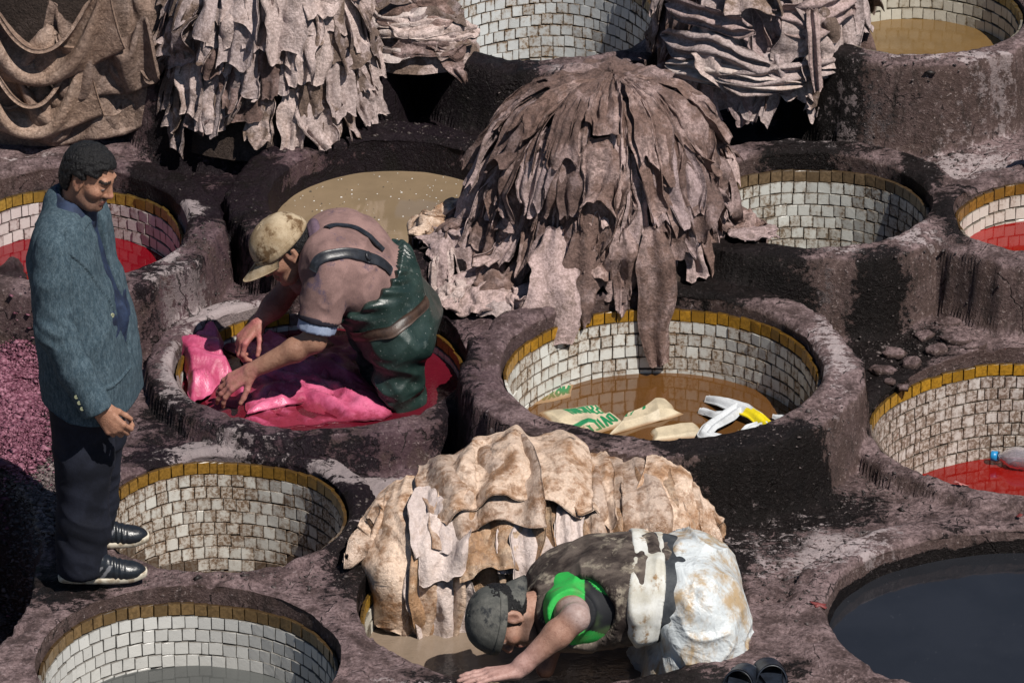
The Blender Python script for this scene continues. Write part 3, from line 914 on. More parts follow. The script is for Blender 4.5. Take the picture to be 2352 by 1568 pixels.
# top cap, hugging the crown and thinning out towards its ragged edge
NA = 110
th = np.linspace(-math.pi, math.pi, NA); q = np.linspace(0, 1, 30)
TH, QQ = np.meshgrid(th, q, indexing='ij')
reach = .25 + .07 * fbm(np.sin(TH) * 2, np.cos(TH) * 2, .4, 3, 9)
p, n = surf_normal(S_MOUND, TH * S_MOUND.R, QQ * reach + .004)
off = .055 - .020 * QQ ** 2 + .030 * fbm(np.sin(TH) * 3, np.cos(TH) * 3, QQ * 4, 3, 19) + .020 * sstep(.25, 1, QQ) * (1 - np.abs(fbm(np.sin(TH) * 6, np.cos(TH) * 6, QQ * .8, 2, 3)) * 2.5)
n[:, 0] = (0, 0, 1)
o = mesh_obj('hide', (p + n * off[..., None]).reshape(-1, 3), grid_faces(NA, 30)[:, ::-1], M_BROWN)
so = o.modifiers.new('thickness', 'SOLIDIFY'); so.thickness = .004
tag(o, 'largest brown hide capping the very top of the tall middle mound', 'hide', 'hides of the tall middle mound')
# two tongues hanging into the sack vat, scraps at the foot
def flat_strip(px_pts, widths, mat, label, cat='hide', group=None, seed=0, nu=11, nv=40, fold=.012, thick=.004, bulge=.01):
    """strip through photo points (px, py, y depth), hanging freely"""
    pts = np.array([at_y(a, b, c) for a, b, c in px_pts]); t = np.linspace(0, 1, nv)
    tt = np.linspace(0, 1, len(pts))
    ctr = np.stack([np.interp(t, tt, pts[:, k]) for k in range(3)], -1)
    for _ in range(3): ctr[1:-1] = (ctr[:-2] + 2 * ctr[1:-1] + ctr[2:]) / 4
    w = np.interp(t, np.linspace(0, 1, len(widths)), widths) * (1 + .16 * n1(t * 6, seed + .1) + .08 * n1(t * 15, seed + .4))
    s = np.linspace(-1, 1, nu)
    SS, TT = np.meshgrid(s, t, indexing='ij')
    P = np.repeat(ctr[None], nu, 0).copy()
    P[..., 0] += SS * w[None] / 2 * (1 + .15 * n1(TT * 8, seed + .7) * np.sign(SS))
    P[..., 1] -= fold * np.sin(SS * 5 + 2 * n1(TT * 2, seed + .2)) + bulge * (1 - SS ** 2)
    P[..., 2] += .02 * n1(SS * 2, seed + .9) * TT
    o = sheet_obj('hide', P, mat, thick)
    tag(o, label, cat, group)
    return o
yb = VK['sack']['y'] + VK['sack']['ry']
flat_strip([(1500, 520, MC[1] - .40), (1505, 600, MC[1] - .455), (1510, 680, yb - .045), (1500, 760, yb - .05), (1515, 836, yb - .07)], [.06, .15, .14, .11, .07], M_BROWN, 'long brown hide tongue hanging down to the brown water', group='hides of the tall middle mound', seed=3)
flat_strip([(1275, 520, MC[1] - .34), (1270, 600, MC[1] - .42), (1265, 660, yb - .10), (1262, 720, yb - .14), (1260, 790, yb - .17)], [.06, .16, .20, .22, .16], M_MAUVE, 'ragged mauve hide hanging over the left back rim of the sack vat', group='hides of the tall middle mound', seed=8, nu=17)
flat_strip([(1335, 530, MC[1] - .38), (1330, 600, MC[1] - .43), (1330, 650, yb - .05), (1330, 700, yb - .09), (1340, 745, yb - .10)], [.05, .13, .15, .13, .05], M_BROWN, 'brown hide flap beside the ragged mauve hide over the sack vat', group='hides of the tall middle mound', seed=18)
flat_strip([(1430, 520, MC[1] - .40), (1430, 590, MC[1] - .45), (1425, 640, yb - .01), (1420, 690, yb - .03)], [.05, .12, .13, .09], M_BROWN, 'short brown hide flap left of the long tongue over ochre tiles', group='hides of the tall middle mound', seed=28)

def crumple(px, py, z, w, d, hgt, seed, mat, label, group=None, nu=40, nv=30, freq=5.0, rot=0.0, thick=.004):
    """crumpled skin lying in a heap on the ground"""
    c = at_z(px, py, z)
    s = np.linspace(-1, 1, nu); t = np.linspace(-1, 1, nv)
    SS, TT = np.meshgrid(s, t, indexing='ij')
    ew = 1 + .22 * n1(TT * 2.2, seed + .1) + .10 * n1(TT * 6, seed + .6); ed = 1 + .22 * n1(SS * 2.2, seed + .3) + .1 * n1(SS * 7, seed + .5)
    X = SS * w * ew; Y = TT * d * ed
    sq = np.sqrt(np.clip(1 - .5 * TT ** 2, 0, 1)); X = X * sq; Y = Y * np.sqrt(np.clip(1 - .5 * SS ** 2, 0, 1))
    ridg = 1 - np.abs(fbm(SS * freq * .5 + seed, TT * freq * .5, seed * .7, 3, 33)) * 2.6
    env = np.clip(1 - (SS ** 2 + TT ** 2) * .55, 0, 1)
    Z = hgt * (env * .75 + .0) + hgt * .55 * np.clip(ridg, -1, 1) * (.3 + .7 * env)
    cr, sr = math.cos(rot), math.sin(rot)
    x = c[0] + X * cr - Y * sr; y = c[1] + X * sr + Y * cr
    zz = np.maximum(H(x, y, False), c[2] - .15) + .012 + np.clip(Z, 0, None)
    sm = zz.copy()
    for _ in range(2): sm[1:-1, 1:-1] = (sm[1:-1, 1:-1] * 2 + sm[:-2, 1:-1] + sm[2:, 1:-1] + sm[1:-1, :-2] + sm[1:-1, 2:]) / 6
    P = np.stack([x + .6 * hgt * fbm(SS * 3 + seed, TT * 3, .2, 2, 44), y + .6 * hgt * fbm(SS * 3, TT * 3 + seed, .9, 2, 45), sm], -1)
    o = sheet_obj('hide', P[::-1], mat, thick)
    tag(o, label, 'hide', group)
    return o
foot = [(1010, 585, .16, .12, .16, .09, M_CREAM), (1070, 640, .16, .16, .14, .07, M_MAUVE), (1130, 690, .15, .17, .12, .05, M_MAUVE), (1040, 690, .13, .08, .09, .06, M_PINKW), (1180, 640, .18, .15, .15, .09, M_BROWN),
        (1100, 600, .18, .15, .16, .10, M_BROWN), (1210, 700, .17, .13, .10, .05, M_MAUVE), (1160, 720, .13, .13, .07, .035, M_PINKW), (985, 600, .15, .07, .12, .06, M_MAUVE), (1730, 640, .16, .10, .07, .03, M_MAUVE), (1690, 600, .18, .12, .10, .05, M_BROWN)]
names = ['cream skin crumpled at the far left foot of the middle mound', 'mauve skin crumpled in front of the cream one at the mound foot', 'flat mauve skin lying towards the pink vat below the mound',
 'small curled pink skin on the rim of the pink vat', 'brown skin slumped against the left front of the middle mound', 'brown skin heaped between cream skin and middle mound', 'mauve skin lying on the rim just left of the sack vat',
 'pale skin scrap lowest of those between pink and sack vats', 'narrow mauve skin at the outer left end of the mound foot', 'thin mauve skin on the black rim right of the middle mound', 'brown skin slumped at the right foot of the middle mound']
for k, (px, py, z, w, d, h, m) in enumerate(foot):
    crumple(px, py, z, w, d, h, 60 + k * 3.3, m, names[k], 'skins lying at the foot of the middle mound', freq=5 + k % 3, rot=.3 * (k % 5 - 2))

# ---------------- hanging pile at the top left
LC = at_z(618, 262, .25)
S_LEFT = revolve(LC, [(.0, .98), (.12, .97), (.22, .92), (.29, .84), (.34, .72), (.38, .58), (.41, .44), (.44, .30), (.46, .20)], .45, .36, .08, 14)
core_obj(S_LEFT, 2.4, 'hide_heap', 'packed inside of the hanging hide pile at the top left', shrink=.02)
sd = 700
LROWS = [(.72, 15, .13, .20, .004, 1.2), (.60, 14, .13, .22, .012, 1.2), (.47, 14, .13, .25, .022, 1.2), (.36, 12, .15, .28, .030, 1.1), (.25, 11, .16, .32, .038, 1.0), (.13, 9, .19, .34, .046, .9), (.03, 6, .22, .36, .054, .8)]
for ri, (b0, n, wd, L, lay, roll) in enumerate(LROWS):
    for k in range(n):
        ang = -1.6 + 3.2 * (k + .5 + HRG.uniform(-.3, .3)) / n
        sd += 1
        q = HRG.random()
        m = M_PINKW if q < .46 else (M_MIXED if q < .80 else M_BROWN)
        o = hide(S_LEFT, ang * S_LEFT.R, b0 + HRG.uniform(-.05, .05), wd * HRG.uniform(.7, 1.4), L * HRG.uniform(.65, 1.3), lay + HRG.uniform(-.006, .016), sd, m, nu=17, nv=26,
                 folds=HRG.uniform(1, 2.4), roll1=roll * HRG.uniform(.8, 1.3), curl=HRG.uniform(.3, 1.1), lean=HRG.uniform(-.12, .12), rag=.14, tuck=.7)
        tag(o, {M_PINKW: 'pale pink hide', M_MIXED: 'mottled hide', M_BROWN: 'plain brown hide'}[m] + ' %s from left in %s row of top left pile' % (ordinal(k, n), ROWN[ri]), 'hide', 'hides of the top left pile')

# ---------------- low pile at the top centre
TC = at_z(955, 105, .45)
S_TC = revolve(TC, [(.0, .68), (.10, .67), (.18, .63), (.23, .57), (.26, .50), (.29, .46), (.31, .43)], .27, .24, .10, 24)
core_obj(S_TC, 2.6, 'hide_heap', 'packed inside of the low hide pile at the top centre', shrink=.015, mat=M_MIXED)
def lay_sheet(S, a0, a1, b0, b1, lay, seed, mat, label, group, nu=46, nv=14, wave=.05, A=.014, k=3.0, thick=.004):
    """skin laid round a heap, its folds running sideways"""
    s = np.linspace(0, 1, nu); t = np.linspace(0, 1, nv)
    SS, TT = np.meshgrid(s, t, indexing='ij')
    Bm = (b0 + b1) / 2 + wave * n1(SS * 2, seed + .1); hw = (b1 - b0) / 2 * (1 + .35 * n1(SS * 3, seed + .2)) * np.clip(np.minimum(SS, 1 - SS) * 6 + .3, 0, 1)
    Aa = a0 + (a1 - a0) * SS + .02 * n1(TT * 3, seed + .4)
    Bb = Bm + (TT * 2 - 1) * hw
    ph = k * math.pi * TT + 2.2 * n1(SS * 2, seed + .5) + 1.0 * vnoise(SS * 5, TT * 2, seed, 4)
    off = lay + A * (np.sin(ph) + 1) * .5 + .006 * fbm(SS * 8, TT * 3, seed, 2, 61)
    p, n = surf_normal(S, Aa, Bb)
    o = sheet_obj('hide', p + n * off[..., None], mat, thick)
    tag(o, label, 'hide', group)
    return o
for k in range(16):
    b = .04 + .030 * k * .62 + HRG.uniform(-.02, .02)
    a = HRG.uniform(-.45, .30); ln = HRG.uniform(.22, .50)
    m = [M_PINKW, M_MIXED, M_FLESH, M_BROWN][k % 4]
    lay_sheet(S_TC, a - ln / 2, a + ln / 2, b, b + HRG.uniform(.05, .10), .012 + .045 * (1 - k / 16) + HRG.uniform(0, .01), 900 + k, m,
              {M_PINKW: 'folded pale pink skin', M_MIXED: 'mottled folded skin', M_FLESH: 'whitish folded skin', M_BROWN: 'folded brown skin'}[m] + ', %s from the top in the low pile at the top centre' % ordinal(k, 16), 'skins of the top centre pile')
flat_strip([(1035, 140, TC[1] - .20), (1045, 155, TC[1] - .26), (1060, 172, TC[1] - .27), (1068, 186, TC[1] - .28)], [.09, .07, .04, .02], M_BROWN, 'small brown scrap dangling from the top centre pile over black wall', group='skins of the top centre pile', seed=41)
# ---------------- brown hides hanging behind, top edge
BC = at_z(735, 55, .45)
S_B = revolve(BC, [(.0, .86), (.08, .85), (.14, .78), (.17, .66), (.19, .52), (.2, .44)], .20, .18, .06, 31)
core_obj(S_B, 2.4, 'hide_heap', 'packed inside of the brown hides hanging at the top edge', shrink=.012)
for k in range(12):
    ang = -1.6 + 3.2 * (k + .5) / 12
    o = hide(S_B, ang * S_B.R, .05 + HRG.uniform(0, .06), .11, .36 * HRG.uniform(.8, 1.1), .02 + .006 * (k % 3), 950 + k, [M_BROWN, M_MIXED, M_MAUVE][k % 3], nu=17, nv=22, folds=2.0)
    tag(o, ['brown', 'mottled', 'mauve'][k % 3] + ' hide hanging at the top edge between two pale piles, %s from the left' % ordinal(k, 12), 'hide', 'hides hanging at the top edge')

# ---------------- pile at the top right
RC = at_z(1752, 150, .42)
S_R = revolve(RC, [(.0, 1.22), (.12, 1.20), (.22, 1.12), (.29, 1.0), (.34, .82), (.37, .66), (.385, .54), (.40, .44)], .39, .33, .09, 47, leanx=-.02)
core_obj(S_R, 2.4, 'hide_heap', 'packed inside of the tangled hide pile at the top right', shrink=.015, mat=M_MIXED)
sd = 1200
for ri, (b0, n, wd, L, lay) in enumerate([(.80, 9, .11, .24, .012), (.69, 9, .12, .26, .020), (.57, 8, .15, .30, .028), (.44, 7, .18, .36, .036), (.32, 6, .20, .38, .044)]):
    for k in range(n):
        ang = -1.7 + 3.4 * (k + .5 + HRG.uniform(-.3, .3)) / n
        sd += 1
        q = HRG.random()
        m = M_PINKW if q < .34 else (M_MIXED if q < .55 else (M_MAUVE if q < .8 else M_BROWN))
        o = hide(S_R, ang * S_R.R, b0 + HRG.uniform(-.05, .05), wd * HRG.uniform(.7, 1.5), L * HRG.uniform(.6, 1.3), lay + HRG.uniform(-.006, .02), sd, m, nu=19, nv=30,
                 folds=HRG.uniform(1, 2.8), roll1=HRG.uniform(1.0, 1.5), curl=HRG.uniform(.4, 1.3), lean=HRG.uniform(-.45, .3), rag=.25)
        tag(o, {M_PINKW: 'pale pink twisted hide', M_MIXED: 'mottled twisted hide', M_BROWN: 'brown twisted hide', M_MAUVE: 'mauve twisted hide'}[m] + ' %s from left in %s row of top right pile' % (ordinal(k, n), ROWN[ri]), 'hide', 'hides of the top right pile')
for k, (a0, a1, b0, b1, m) in enumerate([(-.42, .02, .72, .82, M_PINKW), (-.45, -.05, .60, .70, M_MAUVE), (-.15, .36, .80, .90, M_PINKW), (-.38, .10, .84, .92, M_FLESH), (.02, .40, .56, .68, M_MAUVE), (-.30, .15, .42, .56, M_BROWN)]):
    lay_sheet(S_R, a0, a1, b0, b1, .075, 980 + k, m, ['long pale pink skin wrapped across the left of the top right pile', 'mauve skin wrapped high on the left of the top right pile', 'pale pink skin wrapped low on the right of the top right pile',
      'whitish skin wrapped lowest round the top right pile', 'mauve skin wrapped high on the right of the top right pile', 'brown skin wrapped across the upper middle of the top right pile'][k], 'hides of the top right pile', A=.03, wave=.08, k=4.0)
yr = RC[1] - .34
flat_strip([(1700, 150, yr), (1705, 200, yr - .03), (1710, 250, yr - .03), (1712, 285, yr - .03)], [.16, .14, .10, .06], M_MAUVE, 'ragged mauve hide hanging lowest from the top right pile', group='hides of the top right pile', seed=51)
flat_strip([(1630, 120, yr), (1650, 170, yr - .03), (1680, 215, yr - .035)], [.14, .13, .05], M_PINKW, 'whitish hide hanging at the left bottom of the top right pile', group='hides of the top right pile', seed=53)
flat_strip([(1865, 20, yr - .04), (1870, 80, yr - .07), (1872, 150, yr - .07), (1880, 208, yr - .06)], [.05, .05, .05, .035], M_MAUVE, 'narrow mauve leg strip dangling from the top right pile over black wet wall', group='hides of the top right pile', seed=57)
flat_strip([(1775, 120, yr - .03), (1785, 160, yr - .06), (1795, 190, yr - .06)], [.08, .08, .06], M_PINKW, 'shiny pale flap above the black wet wall', group='hides of the top right pile', seed=59)

# ---------------- thick smooth hides hanging in swags, top left corner
ys = at_z(160, 318, .27)[1] + .16
SW = [  # left point px,py / right point px,py / lateral slack, drop (m), depth, label
 (-60, 205, 150, 215, 1.15, .20, .05, 'small folded brown hide low at the left picture edge'),
 (225, 95, 400, 120, 1.30, .30, .13, 'brown hide tucked between corner heap and hanging pale pile'),
 (20, 120, 330, 150, 1.40, .26, .01, 'thick brown hide hanging lowest in deep rounded folds, top left corner'),
 (-70, 60, 200, 100, 1.45, .30, -.03, 'thick brown hide hanging in loops at the left picture edge'),
 (110, 10, 335, 30, 1.55, .30, -.02, 'thick brown hide with a deep pocket right of the left edge loops'),
 (-80, -70, 250, -50, 1.40, .30, -.06, 'thick brown hide with broad rounded lip at the very top left corner'),
 (230, -70, 400, -60, 1.35, .28, .10, 'smaller brown hide bulging behind the top left corner heap')]
nu_, nv_ = 33, 27
P0 = np.zeros((len(SW), nu_, nv_, 3)); RS = np.zeros((len(SW), nu_, nv_, 2)); PN = np.zeros((len(SW), nu_, nv_), bool)
for k, (ax_, ay_, bx_, by_, sl, dr, dp, lb) in enumerate(SW):
    pa, pb = at_y(ax_, ay_, ys + dp), at_y(bx_, by_, ys + dp)
    wd = np.linalg.norm(pb - pa)
    u = np.linspace(0, 1, nu_); t = np.linspace(0, 1, nv_)
    UU, TT = np.meshgrid(u, t, indexing='ij')
    RS[k, ..., 0] = UU * wd * sl; RS[k, ..., 1] = TT * dr * (1.25 + .35 * np.sin(UU * math.pi)) * (1 + .12 * n1(UU * 2, k + .3))
    P0[k] = pa + (pb - pa) * UU[..., None]
    P0[k, ..., 1] -= .03 + .10 * np.sin(UU * 9 + k) * .3 + .12 * TT + .05 * vnoise(UU * 3, TT * 2, k * 1.7, 5)
    P0[k, ..., 2] -= TT * dr * .9 + .04 * np.sin(UU * math.pi) * (sl - 1)
    PN[k, :2, :2] = True; PN[k, -2:, :2] = True
    m = nu_ // 2 + (k % 3 - 1) * 5
    if k % 2 == 0: PN[k, m:m + 2, 0] = True
    # tuck the hem of some back up so that it bags out
    if k in (2, 3, 4, 5):
        e = nv_ - 1
        for i in (2, nu_ // 2 + 3, nu_ - 4):
            PN[k, i:i + 2, e] = True
            P0[k, i:i + 2, e] = pa + (pb - pa) * (i / nu_) + np.array([0, .03, -dr * (.62 if k != 5 else .75)])
dlim = np.array([q[6] for q in SW])[:, None, None]
def _wall(P):
    N = P.copy()
    lim = ys + dlim + .03 - .25 * np.clip(.55 - P[..., 2], 0, 1) * .3
    N[..., 1] = np.minimum(N[..., 1], lim)
    return N
PS = cloth(P0, RS, PN, steps=170, iters=3, collide=_wall, bend=.55, damp=.96)
for k, q in enumerate(SW):
    o = sheet_obj('hide', refine(PS[k], 3), M_FOLD, .015)
    tag(o, q[7], 'hide', 'thick folded hides at the top left corner')
# dark heap they hang on
bb_ = at_y(160, 160, ys + .22)
S_HEAP = revolve((bb_[0], ys + .52), [(0, 1.05), (.2, 1.03), (.33, .95), (.41, .8), (.44, .6), (.46, .4), (.47, .22)], .46, .30, .05, 77)
core_obj(S_HEAP, 2.2, 'hide_heap', 'dark heap under the thick folded hides at the top left', shrink=.0)

# ---------------- wet cream skins heaped over the wall behind the bending worker
_cx = np.array([800, 860, 900, 1000, 1080, 1150, 1250, 1350, 1430, 1500, 1560, 1610, 1660])
_ct = np.array([1290, 1190, 1140, 1100, 1072, 1050, 1054, 1082, 1092, 1080, 1112, 1165, 1240])
_cb = np.array([1260, 1440, 1445, 1440, 1440, 1430, 1420, 1420, 1420, 1420, 1410, 1370, 1300])
def S_FRONT(a, b):
    """a = photo x in thousands of pixels along the heap, b = 0 crest .. 1 waterline"""
    a = np.asarray(a, float); b = np.asarray(b, float)
    px = np.clip(a * 1000, 790, 1670)
    ct = np.interp(px, _cx, _ct); cb = np.interp(px, _cx, _cb)
    bb = np.clip(b, 0, 1.05)
    py = ct + (cb - ct) * bb
    # depth: crest lies on the sack vat's rim, waterline just inside the lower vat
    ytop = np.interp(px, [800, 900, 1100, 1300, 1500, 1660], [Y_CREST[k] for k in range(6)])
    ybot = np.interp(px, [800, 900, 1100, 1300, 1500, 1660], [Y_WATER[k] for k in range(6)])
    y = ytop + (ybot - ytop) * np.sin(np.clip(bb, 0, 1) * math.pi / 2) ** .75 - .05 * np.sin(np.clip(bb, 0, 1) * math.pi)
    d = np.stack([px - W0 / 2 + 0 * y, np.full_like(py, FPX), H0 / 2 - py], -1)
    dirx = d[..., 0]; dv = d[..., 2]
    dy = FWD[1] * FPX + UPV[1] * dv; dz = FWD[2] * FPX + UPV[2] * dv
    t = (y - CAM[1]) / dy
    p = np.stack([CAM[0] + dirx * t, y, CAM[2] + dz * t], -1)
    over = np.clip(-b, 0, 1)
    p[..., 1] += over * .9
    p[..., 2] -= over * over * 2.0
    return p
Y_CREST = [at_z(800, 1270, .08)[1], at_z(900, 1140, .14)[1], at_z(1100, 1072, .19)[1], at_z(1300, 1067, .19)[1], at_z(1500, 1080, .17)[1], at_z(1660, 1220, .04)[1]]
Y_WATER = [at_z(q, w, -.19)[1] for q, w in ((815, 1300), (900, 1430), (1100, 1420), (1300, 1410), (1500, 1405), (1660, 1330))]
def hide_front(a0, b0, Wd, L, lay, seed, mat, label, nu=30, nv=40, folds=4, A0=.012, A1=.022, curl=.02, rag=.1, lean=0.0, thick=.005, edge=.15, fine=.012):
    s = np.linspace(-1, 1, nu); t = np.linspace(0, 1, nv)
    SS, TT = np.meshgrid(s, t, indexing='ij')
    wl = 1 + edge * n1(t * 2.6, seed + .1) + edge * .4 * n1(t * 8, seed + .2); wr = 1 + edge * n1(t * 2.6, seed + .3) + edge * .4 * n1(t * 8, seed + .4)
    wid = np.where(SS < 0, wl[None], wr[None]) * Wd / 2
    A = a0 + SS * wid + lean * TT + .1 * Wd * n1(TT * 1.5, seed + .5)
    B = b0 + TT * L * (1 + rag * n1(SS * 1.8, seed + .6) + rag * .4 * n1(SS * 5, seed + .7))
    ph = folds * math.pi * SS * .5 * (1 + .12 * n1(TT * 2, seed + .9)) + 1.1 * vnoise(SS * 1.3, TT * 1.6, seed, 8) + seed
    w = .5 + .5 * np.sin(ph); w = w ** 1.5
    rgl = random.Random(seed)
    off = lay + (A0 + (A1 - A0) * TT) * w * 1.6 + fine * fbm(SS * 2 + seed, TT * 3.5, seed * 1.3, 3, 21) + curl * np.abs(SS) ** 5 * np.where(SS < 0, rgl.uniform(-.5, .8), rgl.uniform(-.5, .8)) + curl * sstep(.86, 1, TT) * rgl.uniform(0, 1)
    p = S_FRONT(A, B); e = .006
    du = S_FRONT(A + e, B) - S_FRONT(A - e, B); dv = S_FRONT(A, B + e) - S_FRONT(A, B - e)
    n = np.cross(dv, du); n /= np.linalg.norm(n, axis=-1, keepdims=True) + 1e-9
    P = p + n * off[..., None]
    o = sheet_obj('hide', P, mat, thick)
    tag(o, label, 'hide', 'wet skins heaped behind the bending worker')
    return o
aa = np.linspace(.795, 1.665, 60); bb = np.linspace(-.15, 1.04, 40)
A, B = np.meshgrid(aa, bb, indexing='ij')
P = S_FRONT(A, B)
o = mesh_obj('hide_heap', (P + [0, .03, -.01]).reshape(-1, 3), grid_faces(60, 40)[:, ::-1], M_TAN)
tag(o, 'packed wet skins under the heap behind the bending worker', 'hides', kind='stuff')
KM = .00158
def S_FM(a, b):
    p = S_FRONT(np.asarray(a) / KM / 1000, np.asarray(b) / .70)
    lump = .025 * fbm(p[..., 0] * 3.2, p[..., 2] * 2.6, 1.7, 2, 88)
    p[..., 1] -= lump
    return p
FR = [ # a0, b0, width, length, layer, mat, label, folds
 (1.58, -.04, .17, .85, .020, M_TAN, 'tan skin with tight folds at the right end of the wet heap', 7),
 (1.47, -.07, .20, 1.0, .032, M_TAN, 'tan skin hanging in long folds right of the wet heap middle', 6),
 (1.40, -.09, .14, .95, .044, M_CREAM, 'cream stained skin folded over right of the wet heap middle', 4),
 (1.30, .05, .18, .98, .020, M_TAN, 'tan skin hanging behind the green shirted worker head', 5),
 (1.10, .10, .22, .92, .018, M_TAN, 'brown wet skin low in the wet heap left of the capped head', 5),
 (.865, -.03, .14, 1.03, .022, M_CREAM, 'cream skin bulging at the left end of the wet heap', 3.5),
 (.955, -.05, .14, 1.02, .036, M_CREAM, 'cream skin hanging long beside the left bulge of the wet heap', 3.5),
 (1.14, .03, .13, .62, .044, M_TAN, 'brown stained skin slanting down the wet heap middle', 3),
 (1.07, -.07, .18, .56, .054, M_CREAM, 'pale cream skin over the crest left of the wet heap middle', 4),
 (1.24, -.08, .22, .46, .070, M_CREAM, 'broad cream skin draped over the top of the wet heap', 4),
 (1.35, -.04, .10, .46, .060, M_CREAM, 'narrow cream skin right beside the broad top skin', 3),
 (1.00, .10, .085, .40, .066, M_FLESH, 'pale grey skin flap high on the left of the wet heap', 2.5),
 (1.02, .30, .10, .34, .078, M_FLESH, 'pale grey skin flap folded over below the high left flap', 2.5),
 (1.005, .52, .12, .50, .060, M_FLESH, 'largest pale grey skin hanging low on the left of the wet heap', 3),
 (1.215, .42, .09, .33, .070, M_FLESH, 'pale smooth skin flap in the middle of the wet heap', 2.5),
 (1.31, .22, .06, .36, .074, M_FLESH, 'thin white skin strip right of the middle of the wet heap', 2.5),
 (1.165, .40, .05, .26, .058, M_FLESH, 'small white skin strip left of the smooth middle flap', 2),
 (1.33, .55, .07, .34, .056, M_FLESH, 'pale skin strip hanging low right of the smooth middle flap', 2),
 (1.27, .58, .06, .36, .052, M_CREAM, 'narrow cream skin strip hanging low in the wet heap middle', 2),
 (1.17, .60, .08, .30, .050, M_TAN, 'small brown skin scrap hanging below the small white strip', 2),
 (1.61, -.02, .09, .70, .046, M_CREAM, 'cream skin edge curling at the right end of the wet heap', 4),
 (1.53, -.05, .10, .82, .052, M_CREAM, 'cream streaked skin between the tan folds on the right', 3.5)]
for k, (a0, b0, wd, L, lay, m, lb, fo) in enumerate(FR):
    small = wd < .125
    o = hide(S_FM, a0 * 1000 * KM, b0 * .70, wd * 1000 * KM * (1.2 if small else 1.6), L * .70, lay, 31 + k * 7, m, nu=34 if small else 60, nv=44, folds=fo * (.65 if small else .80), roll0=.70 if not small else .4,
             roll1=(1.05 if not small else .95), curl=.7, rag=.07 if not small else .13, lean=(-.06 if k % 3 == 0 else .05), thick=.005, tuck=.75, edge=.12 if not small else .18, fine=.009 if not small else .006)
    tag(o, lb, 'hide', 'wet skins heaped behind the bending worker')
RO = at_z(2478, 500, .16)
S_OUT = revolve(RO, [(.0, .74), (.05, .725), (.085, .68), (.11, .58), (.125, .42), (.13, .25), (.13, .10)], .12, .12, .22, 91)  # unseen mound added to throw a shadow into the red vat
core_obj(S_OUT, math.pi, 'hide_heap', 'tall narrow heap of brown hides, unseen, added beyond the right picture edge to cast a shadow', mat=M_BROWN, shrink=.0)

